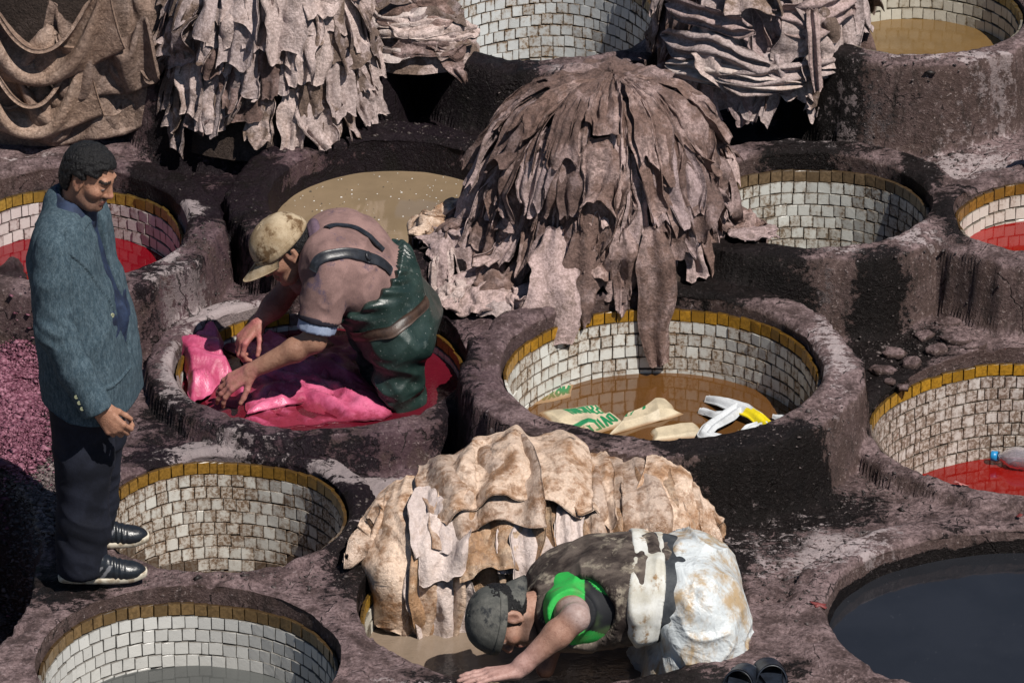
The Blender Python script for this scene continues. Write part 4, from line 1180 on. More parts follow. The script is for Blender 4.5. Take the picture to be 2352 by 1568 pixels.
# ================================================================== people
class SDF:
    """smooth union of round cones and ellipsoids, meshed with surface nets"""
    def __init__(self):
        self.ops = []
    def cone(self, a, b, ra, rb, k=.02, sub=False):
        self.ops.append(('c', np.asarray(a, float), np.asarray(b, float), ra, rb, k, sub)); return self
    def chain(self, pts, rad, k=.02):
        for i in range(len(pts) - 1): self.cone(pts[i], pts[i + 1], rad[i], rad[i + 1], k)
        return self
    def ell(self, c, r, M=None, k=.02, sub=False):
        self.ops.append(('e', np.asarray(c, float), np.asarray(r, float), np.eye(3) if M is None else np.asarray(M, float), None, k, sub)); return self
    def cut(self, fn):                      # keep where fn(p) < 0
        self.ops.append(('f', fn, None, None, None, 0, None)); return self
    def bounds(self):
        lo, hi = np.full(3, 9e9), np.full(3, -9e9)
        for o in self.ops:
            if o[0] == 'c' and not o[6]:
                r = max(o[3], o[4]); lo = np.minimum(lo, np.minimum(o[1], o[2]) - r); hi = np.maximum(hi, np.maximum(o[1], o[2]) + r)
            elif o[0] == 'e' and not o[6]:
                r = o[2].max(); lo = np.minimum(lo, o[1] - r); hi = np.maximum(hi, o[1] + r)
        return lo - .06, hi + .06
    def mesh(self, h=.005, lo=None, hi=None):
        l0, h0 = self.bounds()
        lo = l0 if lo is None else np.asarray(lo, float); hi = h0 if hi is None else np.asarray(hi, float)
        n = np.maximum(np.ceil((hi - lo) / h).astype(int) + 1, 2)
        ax = [(lo[i] + h * np.arange(n[i])).astype(np.float32) for i in range(3)]
        F = np.full(n, .5, np.float32)
        for o in self.ops:
            if o[0] == 'f':
                X, Y, Z = np.meshgrid(*ax, indexing='ij', sparse=True)
                F = np.maximum(F, o[1](X, Y, Z).astype(np.float32)); continue
            k = o[5]
            if o[0] == 'c':
                r = max(o[3], o[4]); b0 = np.minimum(o[1], o[2]) - r - k * 1.2 - h * 3; b1 = np.maximum(o[1], o[2]) + r + k * 1.2 + h * 3
            else:
                r = o[2].max(); b0 = o[1] - r - k * 1.2 - h * 3; b1 = o[1] + r + k * 1.2 + h * 3
            i0 = np.clip(((b0 - lo) / h).astype(int), 0, n); i1 = np.clip(np.ceil((b1 - lo) / h).astype(int) + 1, 0, n)
            if np.any(i1 - i0 < 1): continue
            sl = tuple(slice(a, b) for a, b in zip(i0, i1))
            X, Y, Z = np.meshgrid(*[a[s] for a, s in zip(ax, sl)], indexing='ij', sparse=True)
            if o[0] == 'c':
                a, b = o[1], o[2]; ab = b - a; L2 = float(ab @ ab) + 1e-12
                t = np.clip(((X - a[0]) * ab[0] + (Y - a[1]) * ab[1] + (Z - a[2]) * ab[2]) / L2, 0, 1)
                d = np.sqrt((X - a[0] - ab[0] * t) ** 2 + (Y - a[1] - ab[1] * t) ** 2 + (Z - a[2] - ab[2] * t) ** 2) - (o[3] + (o[4] - o[3]) * t)
            else:
                c, rr, M = o[1], o[2], o[3]
                x, y, z = X - c[0], Y - c[1], Z - c[2]
                u = M[0, 0] * x + M[0, 1] * y + M[0, 2] * z; v = M[1, 0] * x + M[1, 1] * y + M[1, 2] * z; w = M[2, 0] * x + M[2, 1] * y + M[2, 2] * z
                k0 = np.sqrt((u / rr[0]) ** 2 + (v / rr[1]) ** 2 + (w / rr[2]) ** 2); k1 = np.sqrt((u / rr[0] ** 2) ** 2 + (v / rr[1] ** 2) ** 2 + (w / rr[2] ** 2) ** 2) + 1e-6
                d = k0 * (k0 - 1) / k1
            G = F[sl]
            if o[6]:
                d = -d
                t = np.clip(.5 + .5 * (d - G) / max(k, 1e-4), 0, 1)
                F[sl] = G * (1 - t) + d * t + k * t * (1 - t)
            else:
                t = np.clip(.5 + .5 * (G - d) / max(k, 1e-4), 0, 1)
                F[sl] = G * (1 - t) + d * t - k * t * (1 - t)
        return self.nets(F, lo, h)
    @staticmethod
    def nets(F, lo, h):
        n = np.array(F.shape) - 1
        neg = F < 0
        cs = [(i, j, k) for i in (0, 1) for j in (0, 1) for k in (0, 1)]
        def sl(c, A): return A[c[0]:n[0] + c[0], c[1]:n[1] + c[1], c[2]:n[2] + c[2]]
        cnt = sum(sl(c, neg).astype(np.int8) for c in cs)
        act = np.nonzero((cnt > 0) & (cnt < 8))
        ids = np.full(n, -1, np.int32); N = len(act[0]); ids[act] = np.arange(N)
        acc = np.zeros((N, 3)); num = np.zeros(N)
        vals = {c: F[act[0] + c[0], act[1] + c[1], act[2] + c[2]] for c in cs}
        for c in cs:
            for axd in range(3):
                if c[axd] == 0:
                    d = list(c); d[axd] = 1; d = tuple(d)
                    a, b = vals[c], vals[d]
                    m = (a < 0) != (b < 0)
                    t = np.where(m, a / (a - b + 1e-20 * (a == b)), 0)
                    p = np.zeros((N, 3)); p[:] = c; p[:, axd] = t
                    acc += p * m[:, None]; num += m
        V = lo + h * (np.stack(act, -1) + acc / np.maximum(num, 1)[:, None])
        faces = []
        for axd in range(3):
            o1, o2 = [q for q in range(3) if q != axd]
            s0 = [slice(None)] * 3; s1 = [slice(None)] * 3
            s0[axd] = slice(0, -1); s1[axd] = slice(1, None)
            a, b = neg[tuple(s0)], neg[tuple(s1)]
            ch = a != b
            e = np.array(np.nonzero(ch)).T
            ok = (e[:, o1] > 0) & (e[:, o2] > 0) & (e[:, o1] < n[o1]) & (e[:, o2] < n[o2])
            e = e[ok]
            q = []
            for d1, d2 in ((1, 1), (0, 1), (0, 0), (1, 0)):
                c = e.copy(); c[:, o1] -= d1; c[:, o2] -= d2
                q.append(ids[c[:, 0], c[:, 1], c[:, 2]])
            q = np.stack(q, -1)
            fl = a[e[:, 0], e[:, 1], e[:, 2]]
            if axd == 1: fl = ~fl
            q = np.where(fl[:, None], q, q[:, ::-1])
            faces.append(q[(q >= 0).all(1)])
        return V, np.concatenate(faces)
def vert_normals(V, Fc):
    n = np.zeros_like(V)
    fn = np.cross(V[Fc[:, 2]] - V[Fc[:, 0]], V[Fc[:, 3]] - V[Fc[:, 1]])
    for i in range(4): np.add.at(n, Fc[:, i], fn)
    return n / (np.linalg.norm(n, axis=1, keepdims=True) + 1e-12)
def smooth_mesh(V, Fc, it=2, lam=.5):
    for _ in range(it):
        s = np.zeros_like(V); c = np.zeros(len(V))
        for i in range(4):
            a, b = Fc[:, i], Fc[:, (i + 1) % 4]
            np.add.at(s, a, V[b]); np.add.at(s, b, V[a]); np.add.at(c, a, 1); np.add.at(c, b, 1)
        V = V + lam * (s / np.maximum(c, 1)[:, None] - V)
    return V
def ridged(x, y, z, o=2, s=0):
    return 1 - 2.2 * np.abs(fbm(x, y, z, o, s))
def norm(v):
    v = np.asarray(v, float); return v / np.linalg.norm(v)
def frame(f, u):
    f = norm(f); l = norm(np.cross(u, f)); u = np.cross(f, l)
    return np.stack([f, l, u])          # rows: forward, left, up

def add_head(S, c, Fm, neck=None, sc=1.0):
    """c = head centre, Fm rows forward/left/up"""
    def P(x, y, z): return np.asarray(c) + sc * (x * Fm[0] + y * Fm[1] + z * Fm[2])
    e = lambda p, r, k=.02, sub=False: S.ell(P(*p), np.array(r) * sc, Fm, k * sc, sub)
    cn = lambda p, q, ra, rb, k=.012, sub=False: S.cone(P(*p), P(*q), ra * sc, rb * sc, k * sc, sub)
    e((-.012, 0, .030), (.098, .077, .092))
    e((.030, 0, -.040), (.060, .058, .072), .03)
    cn((.055, -.030, -.090), (.055, .030, -.090), .020, .020, .03)
    cn((.078, -.008, -.100), (.078, .008, -.100), .015, .015, .02)
    cn((-.01, -.052, -.062), (.05, -.036, -.094), .016, .016, .03); cn((-.01, .052, -.062), (.05, .036, -.094), .016, .016, .03)
    cn((.078, -.034, .030), (.078, .034, .030), .017, .017, .015)
    for s in (-1, 1):
        e((.055, s * .048, -.022), (.028, .020, .022), .025)
        e((.097, s * .034, .008), (.018, .020, .014), .010, True)
        e((.076, s * .033, .006), (.014, .017, .012), .004)
        # ear: shell with a hollow
        e((-.010, s * .079, -.006), (.024, .010, .034), .008)
        e((-.006, s * .091, -.004), (.013, .008, .022), .004, True)
        e((-.004, s * .080, -.036), (.010, .007, .011), .006)
        cn((.094, s * .011, -.034), (.098, s * .010, -.034), .009, .008, .008)
    cn((.088, 0, .018), (.105, 0, -.024), .009, .012, .012)
    e((.107, 0, -.029), (.013, .012, .011), .008)
    cn((.088, -.016, -.060), (.088, .016, -.060), .009, .009, .006)
    cn((.086, -.014, -.072), (.086, .014, -.072), .009, .009, .006)
    cn((.105, -.020, -.066), (.105, .020, -.066), .0035, .0035, .003, True)
    if neck is not None:
        S.cone(P(-.030, 0, -.05), neck, .056 * sc, .062, .03)
    return P
def add_hand(S, w, d, nrm, thumb, sc=1.0, curl=(.3, .35, .4, .45), spread=.06, th=(.5, .25), k=.006):
    """w wrist, d towards the fingers, nrm back of the hand, thumb = side vector"""
    d = norm(d); s = norm(np.asarray(thumb) - d * np.dot(thumb, d)); n = norm(np.cross(d, s)); n = n if np.dot(n, nrm) > 0 else -n
    w = np.asarray(w, float)
    P = lambda a, b, c: w + sc * (a * d + b * s + c * n)
    ks = [(.090, .030), (.095, .010), (.090, -.011), (.080, -.030)]
    ln = [(.042, .026, .020), (.046, .030, .021), (.043, .028, .020), (.034, .021, .018)]
    tips = []
    for i in range(4):
        a, b = ks[i]
        S.cone(P(0, b * .55, 0), P(a, b, .004), .016 * sc, .0115 * sc, .012 * sc)
        p = P(a, b, .004); ang = curl[i] * .7; r = [.0102, .0094, .0086, .0074]
        if i == 3: r = [q * .88 for q in r]
        for j in range(3):
            dd = math.cos(ang) * d - math.sin(ang) * n + (b / .03) * spread * s
            q = p + norm(dd) * ln[i][j] * sc
            S.cone(p, q, r[j] * sc, r[j + 1] * sc, k * sc)
            p = q; ang += curl[i] * (1.15 if j == 0 else .8)
        tips.append(p)
    S.cone(P(.01, 0, -.004), P(.075, .0, -.002), .020 * sc, .017 * sc, .015 * sc)
    t0 = P(.018, .024, -.008); dt = norm(math.cos(th[0]) * d + math.sin(th[0]) * s - th[1] * n)
    t1 = t0 + dt * .040 * sc; d2 = norm(dt + .35 * d); t2 = t1 + d2 * .032 * sc; t3 = t2 + norm(d2 + .3 * d) * .024 * sc
    S.cone(P(.0, .012, -.004), t0, .017 * sc, .016 * sc, .012 * sc); S.cone(t0, t1, .0155 * sc, .0115 * sc, .010 * sc)
    S.cone(t1, t2, .0112 * sc, .0098 * sc, k * sc); S.cone(t2, t3, .0098 * sc, .008 * sc, k * sc)
    return tips
def merged(parts):
    vs, fs, b = [], [], 0
    for V, Fc in parts:
        vs.append(V); fs.append(Fc + b); b += len(V)
    return np.concatenate(vs), np.concatenate(fs)

# ---- materials
def skin_mat():
    t = NT('skin')
    P = t.pos()
    a = t.attr('tint')
    n = t.noise(P, 60, 5, .65); f = t.noise(P, 260, 3, .6)
    c = t.mix(t.ramp(n, .42, .62, 0, .45), a, t.mix(1.0, a, (.62, .52, .48), 'MULTIPLY'))
    c = t.mix(t.ramp(t.noise(P, 150, 3, .6), .64, .70, 0, .5), c, (.05, .022, .015))
    nr = t.bump(t.math('ADD', t.math('MULTIPLY', n, .5), t.math('MULTIPLY', f, .4)), .8, .005)
    t.b.inputs['Subsurface Weight'].default_value = 0.0
    return t.done(c, .48, nr, .35)
M_SKIN = skin_mat()
def cloth_mat(name, c1, c2, scale=9, weave=420, rough=.9, bump=.5, stain=None, stain_lo=.54, spec=.2, attr=False, streak=(1, 1, 1), fleck=0.25, sheen=0.0):
    t = NT(name)
    P = t.pos()
    n = t.noise(t.mapped(P, streak), scale, 6, .65)
    w = t.noise(t.mapped(P, (1, 1, .35)), weave, 2, .6)
    c = t.mix(t.ramp(n, .36, .64), c1, c2)
    if attr: c = t.mix(1.0, c, t.attr('tint'), 'MULTIPLY')
    c = t.mix(t.ramp(w, .35, .65, fleck, 0), c, t.mix(1.0, c, (.35, .35, .36), 'MULTIPLY'))
    if stain is not None:
        m = t.noise(t.mapped(P, (1, 1, .8)), 14, 6, .7)
        c = t.mix(t.ramp(m, stain_lo, stain_lo + .12), c, stain)
    nr = t.bump(t.math('ADD', t.math('MULTIPLY', n, .8), t.math('MULTIPLY', w, .18)), bump, .006)
    return t.done(c, rough, nr, spec)

def colour_head(V, c, Fm, sc, base, beard=.6, grey=0.0, brow=1.0, mous=0.0):
    q = (V - c) @ Fm.T / sc
    col = np.tile(np.array(base), (len(V), 1))
    x, y, z = q[:, 0], np.abs(q[:, 1]), q[:, 2]
    inh = (np.abs(x) < .15) & (y < .11) & (np.abs(z) < .16)
    def put(m, cc, a=1.0):
        m = np.clip(np.where(inh, m, 0), 0, 1)[:, None] * a
        col[:] = col * (1 - m) + np.array(cc) * m
    st = sstep(-.025, -.06, z - .35 * (x - .05) * 0) * sstep(-.035, .0, x) * sstep(-.135, -.105, z)
    put(st, (.075, .048, .040), beard)
    put(sstep(.050, .062, x) * sstep(.030, .040, y) * sstep(-.01, -.02, z) * sstep(-.05, -.04, z), (.42, .20, .14), .35)     # cheek
    put(sstep(.106, .112, x) * sstep(.018, .012, y), (.46, .20, .15), .4)                                                 # nose
    put(((x > .082) & (y < .024) & (z < -.052) & (z > -.080)).astype(float), (.27, .105, .085), .8)
    put(((x > .080) & (y < .030) & (z < -.042) & (z > -.056)).astype(float), (.02, .015, .014), mous)
    bz = .034 - .10 * (y - .034) ** 2 / .034
    put(((x > .06) & (y > .012) & (y < .056) & (np.abs(z - bz) < .0075)).astype(float), (.02, .014, .012), brow)
    # eyes: lids half closed over dark eyes
    ey = (x > .070) & (np.abs(y - .033) < .0135) & (z < .0065) & (z > -.003)
    put(ey.astype(float), (.45, .42, .40)); put((ey & (np.abs(y - .033) < .0055)).astype(float), (.012, .008, .006))
    put(((y > .080) & (np.abs(x + .006) < .012) & (np.abs(z + .004) < .02)).astype(float), (.16, .07, .05), .6)
    return col

def hair_obj(c, Fm, sc, parent, cutfn, name='hair', grow=.010, mat=None, amp=.006, freq=70, h=.0035):
    S = SDF()
    P = lambda x, y, z: np.asarray(c) + sc * (x * Fm[0] + y * Fm[1] + z * Fm[2])
    S.ell(P(-.012, 0, .030), (np.array((.098, .077, .092)) + grow) * sc, Fm, .01)
    S.ell(P(-.045, 0, -.03), (np.array((.060, .064, .06)) + grow * .6) * sc, Fm, .03)
    def f(X, Y, Z):
        dx, dy, dz = X - c[0], Y - c[1], Z - c[2]
        q = [(Fm[i, 0] * dx + Fm[i, 1] * dy + Fm[i, 2] * dz) / sc for i in range(3)]
        return cutfn(q[0], q[1], q[2]) * sc
    S.cut(f)
    V, Fc = S.mesh(h)
    n = vert_normals(V, Fc)
    V = V + n * (amp * ridged(V[:, 0] * freq, V[:, 1] * freq, V[:, 2] * freq * .6, 3, 7))[:, None]
    o = mesh_obj(name, V, Fc, mat)
    child(o, parent)
    return o
def hair_mat():
    t = NT('black_hair')
    P = t.pos()
    n = t.noise(t.mapped(P, (1, 1, .4)), 190, 3, .7)
    return t.done(t.mix(n, (.003, .003, .0035), (.014, .013, .014)), .5, t.bump(n, 1.0, .006), .25)
M_HAIR = hair_mat()

def patch_obj(name, V, Fc, mat, parent, cols=None, smooth=True):
    o = mesh_obj(name, V, Fc, mat, cols=cols, smooth=smooth)
    child(o, parent)
    return o

# ------------------------------------------------------------------ the standing man in the jacket
F1 = at_z(242, 1322, 0.0); F2 = at_z(190, 1246, 0.0)
G1 = (F1 + F2) / 2
G1z = float(max(H(F1[0], F1[1], False), H(F2[0], F2[1], False))) + .004
O1 = np.array([G1[0] + .035, G1[1] - .07, G1z])
yaw1 = R(-14)
C1, S1 = math.cos(yaw1), math.sin(yaw1)
def L1(V):           # local (forward, left, up) -> world
    V = np.asarray(V, float) * np.array([.93, .92, 1.0])
    return np.stack([O1[0] + V[..., 0] * C1 - V[..., 1] * S1, O1[1] + V[..., 0] * S1 + V[..., 1] * C1, O1[2] + V[..., 2] * .95], -1)
def levels(S, lv, k=.05):
    for i in range(len(lv) - 1):
        for q in range(5):
            t = q / 4
            a = [lv[i][n] + (lv[i + 1][n] - lv[i][n]) * t for n in range(4)]
            S.cone((a[1], -a[2], a[0]), (a[1], a[2], a[0]), a[3], a[3], k)
hd1 = np.array([.005, -.01, 1.535])
FM1 = frame((math.cos(R(-12)) * .93, math.sin(R(-12)) * .93, -.36), (.30, .0, .95))
B1 = SDF()
add_head(B1, hd1, FM1, neck=(-.075, 0, 1.36), sc=.91)
levels(B1, [(1.33, -.085, .11, .05), (1.2, -.075, .10, .075), (1.0, -.04, .09, .095), (.86, -.03, .08, .10)])
B1.chain([(-.03, -.09, .86), (-.02, -.11, .48), (-.04, -.13, .08)], [.09, .06, .045]); B1.chain([(-.03, .09, .86), (-.03, .11, .48), (-.07, .13, .08)], [.09, .06, .045])
wr1 = np.array([.088, -.230, .735])
B1.chain([(-.085, -.165, 1.31), (-.065, -.23, 1.03), wr1], [.045, .04, .028]); B1.chain([(-.085, .165, 1.31), (-.09, .235, 1.03), (.0, .23, .78)], [.045, .04, .028])
add_hand(B1, wr1, (.60, .10, -.78), (-.25, -.95, -.2), (.75, .15, .6), 1.02, curl=(.85, .95, 1.0, 1.05), th=(.35, .5))
parts = [B1.mesh(.007, hi=(.4, .4, 1.405)), B1.mesh(.0034, lo=(-.2, -.14, 1.398), hi=(.18, .14, 1.72)), ]
Vb, Fb = merged(parts)
Vh, Fh = B1.mesh(.0034, lo=(.02, -.32, .52), hi=(.29, -.15, .80))
# the coarse hand is replaced by the fine one
cen = Vb[Fb].mean(1)
inb = (cen[:, 0] > .03) & (cen[:, 1] < -.16) & (cen[:, 2] < .79) & (cen[:, 2] > .53) & (cen[:, 0] < .29)
Fb = Fb[~inb]
Vb, Fb = merged([(Vb, Fb), (Vh, Fh)])
SK1 = (.34, .175, .115)
col = colour_head(Vb, hd1, FM1, .91, SK1, beard=.62, mous=.9)
person1 = mesh_obj('person', L1(Vb), Fb, M_SKIN, cols={'tint': col})
tag(person1, 'standing man in blue grey jacket and dark trousers looking down into the vats', 'person')
# hair: short and curly
hair_obj(L1(hd1[None])[0], FM1 @ np.array([[C1, S1, 0], [-S1, C1, 0], [0, 0, 1]]), .91, person1,
         lambda x, y, z: np.maximum(np.minimum(x - .052, .078 - z) * 1.0, np.maximum(np.minimum(x - .018 + .3 * np.maximum(z, 0), .045 - z), np.maximum(-.062 - z + .25 * np.maximum(x, -.05), np.where((x > -.045) & (z < .018), .01, -.01)))), mat=M_HAIR, grow=.0055, amp=.0045, freq=85)
# shirt
t1 = SDF()
levels(t1, [(1.40, -.065, .04, .050), (1.33, -.080, .08, .060), (1.22, -.078, .09, .082), (1.08, -.052, .09, .100), (.97, -.030, .085, .112), (.88, -.02, .08, .110)], .05)
t1.cone((-.085, 0, 1.435), (-.06, 0, 1.36), .066, .068, .02)
t1.ell((.070, .010, .985), (.058, .024, .080), None, .02)
t1.cone((.01, .010, 1.20), (.055, .010, 1.05), .022, .024, .02)
t1.cone((-.055, 0, 1.50), (-.07, 0, 1.40), .060, .060, .01, True)
V, Fc = t1.mesh(.006)
n = vert_normals(V, Fc)
V = V + n * (.005 * ridged(V[:, 0] * 6, V[:, 1] * 6, V[:, 2] * 13, 2, 5) - .003)[:, None]
M_SHIRT1 = cloth_mat('blue_check_shirt', (.010, .016, .036), (.020, .034, .075), 18, 300, .75, spec=.3)
patch_obj('shirt', L1(V), Fc, M_SHIRT1, person1)
# jacket
J = SDF()
levels(J, [(1.372, -.080, .105, .056), (1.30, -.082, .115, .078), (1.20, -.076, .110, .098), (1.06, -.052, .105, .112), (.92, -.030, .10, .122), (.78, -.016, .10, .128), (.58, -.006, .105, .134)], .05)
J.cone((-.095, 0, 1.412), (-.078, 0, 1.36), .070, .080, .03)
shr, elr, cur = np.array((-.082, -.160, 1.318)), np.array((-.070, -.225, 1.03)), np.array((.075, -.235, .735))
J.cone((-.02, 0, 1.56), (-.07, 0, 1.38), .070, .062, .01, True)
# opening down the front
for za, zb, wa, wb in ((1.45, 1.10, .060, .030), (1.10, .98, .030, .046), (.98, .86, .046, .004)):
    for q in range(28):
        t = q / 27; z = za + (zb - za) * t; w = wa + (wb - wa) * t
        J.cone((.045 if z < 1.1 else .045 - .25 * (z - 1.1), .012, z), (.30, .012, z), w, w * 1.3, .004, True)
dirc = norm(cur - np.array((.000, -.232, .88)))
def jcut(X, Y, Z):
    return (.66 + .30 * np.clip(-X - .02, 0, 1)) - Z + 0 * Y
J.cut(jcut)
V, Fc = J.mesh(.0048)
V = smooth_mesh(V, Fc, 1)
n = vert_normals(V, Fc)
x, y, z = V[:, 0], V[:, 1], V[:, 2]
wr = .006 * ridged(x * 5 + z * 2, y * 5, z * 6 - x * 4, 2, 15) + .0022 * fbm(x * 22, y * 22, z * 22, 2, 25)
wr = wr + .007 * sstep(-.12, -.2, x) * ridged(x * 4, y * 9, z * 6, 2, 45)
# lapel and collar stand proud, armhole seam sinks in
lap = (x > -.04) & (z > 1.02) & (np.abs(y) < .055 + .16 * np.clip((z - 1.04) / .30, 0, 1)) & (z < 1.40)
wr = wr + .007 * lap
wr = wr + .006 * ((z > 1.372) & (np.abs(y) < .12))
pocket = (np.abs(z - .80 - .1 * (x - .05)) < .006) & (x > .02) & (x < .14) & (y < 0) & (y > -.2)
wr = wr + .005 * pocket
wr = wr + .008 * ridged(x * 3 + z * 1.5, y * 4, z * 3.5 - x * 4, 2, 65) - .006
V = V + n * wr[:, None]
M_JACK = cloth_mat('blue_grey_wool_jacket', (.044, .070, .090), (.082, .118, .142), 85, 330, .88, .4, spec=.12, streak=(1, 1, .35), fleck=.6)
jk = patch_obj('jacket', L1(V), Fc, M_JACK, person1)
JW = L1(V)
def sleeve(sh_, up_, el_, fo_, cu_, seed):
    sl_ = SDF()
    sl_.chain([sh_, up_, el_, fo_, cu_], [.073, .071, .066, .062, .060], .02)
    dd = norm(cu_ - fo_)
    sl_.cut(lambda X, Y, Z: np.where(Z < .95, (X - cu_[0]) * dd[0] + (Y - cu_[1]) * dd[1] + (Z - cu_[2]) * dd[2], -1.0))
    V, Fc = sl_.mesh(.0046); n = vert_normals(V, Fc); x, y, z = V.T
    w = .005 * ridged(x * 6, y * 6, z * 7 - x * 5, 2, seed) + .0018 * fbm(x * 24, y * 24, z * 24, 2, 25)
    w = w + .010 * np.exp(-((z - 1.04) / .10) ** 2) * ridged(x * 9, y * 5, z * 15 + x * 8, 2, seed + 3) + .006 * np.exp(-((z - 1.27) / .07) ** 2) * ridged(x * 13, y * 5, z * 8 - x * 9, 2, seed + 5)
    V = V + n * w[:, None]
    patch_obj('sleeve', L1(V), Fc, M_JACK, person1)
    return L1(V)
SLW = sleeve(shr, np.array((-.084, -.196, 1.20)), elr, np.array((.000, -.238, .88)), cur, 15)
sleeve(np.array((-.082, .160, 1.318)), np.array((-.084, .196, 1.20)), np.array((-.085, .228, 1.03)), np.array((-.05, .23, .88)), np.array((-.01, .23, .75)), 35)
M_BTN = NT('button').done((.24, .25, .16), .3)
def disc_at(p, nrm, r, th, mat, parent, name):
    q = Vector(nrm).to_track_quat('Z', 'Y').to_matrix()
    vs, fs = [], []
    N = 12
    for zz, rr in ((0, r), (th * .7, r), (th, r * .75), (th * .6, r * .45)):
        for i in range(N):
            a = 2 * math.pi * i / N
            v = q @ Vector((rr * math.cos(a), rr * math.sin(a), zz)); vs.append((p[0] + v.x, p[1] + v.y, p[2] + v.z))
    for k in range(3):
        for i in range(N): fs.append((k * N + i, k * N + (i + 1) % N, (k + 1) * N + (i + 1) % N, (k + 1) * N + i))
    fs.append(tuple(3 * N + i for i in range(N)))
    o = mesh_obj(name, vs, fs, mat)
    return child(o, parent)
outn = np.array(L1([[0, -1, 0]])[0] - L1([[0, 0, 0]])[0])
def on_surface(V, p, d):
    """outermost vertex of a mesh near the line p + t d"""
    d = norm(d); r = V - p; t = r @ d; off = np.linalg.norm(r - t[:, None] * d, axis=1)
    m = off < .012
    if not m.any(): return np.asarray(p)
    i = np.argmax(np.where(m, t, -9)); return V[i]
def jac_button(lx, lz, r=.0075, name='button'):
    p = on_surface(SLW, L1([[lx, -.2, lz]])[0], outn)
    disc_at(p, outn + np.array([.3, 0, 0]), r, .003, M_BTN, person1, name)
for q in range(3): jac_button(.010 + .008 * q, .800 - .020 * q)
p = on_surface(JW, L1([[.05, -.05, 1.045]])[0], L1([[1, -.5, 0]])[0] - L1([[0, 0, 0]])[0]); disc_at(p, L1([[1, -.6, 0]])[0] - L1([[0, 0, 0]])[0], .009, .004, M_BTN, person1, 'button')
# trousers
T = SDF()
levels(T, [(.88, -.03, .085, .125), (.78, -.035, .08, .12)], .04)
T.chain([(-.035, -.085, .80), (-.025, -.105, .48), (-.035, -.125, .20), (-.040, -.130, .055)], [.122, .100, .086, .082], .03)
T.chain([(-.045, .085, .80), (-.045, .105, .48), (-.075, .125, .20), (-.085, .130, .055)], [.122, .100, .086, .082], .03)
T.cut(lambda X, Y, Z: .030 - Z + .12 * (X + .05))
V, Fc = T.mesh(.0055)
n = vert_normals(V, Fc); x, y, z = V.T
V = V + n * (.008 * ridged(x * 4, y * 6, z * 5, 2, 15) + .011 * sstep(.42, .15, z) * ridged(x * 5, y * 5, z * 13 + x * 6, 2, 25) + .006 * np.exp(-((z - .48) / .1) ** 2) * ridged(x * 6, y * 6, z * 15, 2, 31))[:, None]
M_TROU = cloth_mat('dark_navy_trousers', (.0065, .0075, .013), (.014, .016, .027), 8, 340, .85, .5, spec=.2)
patch_obj('trousers', L1(V), Fc, M_TROU, person1)
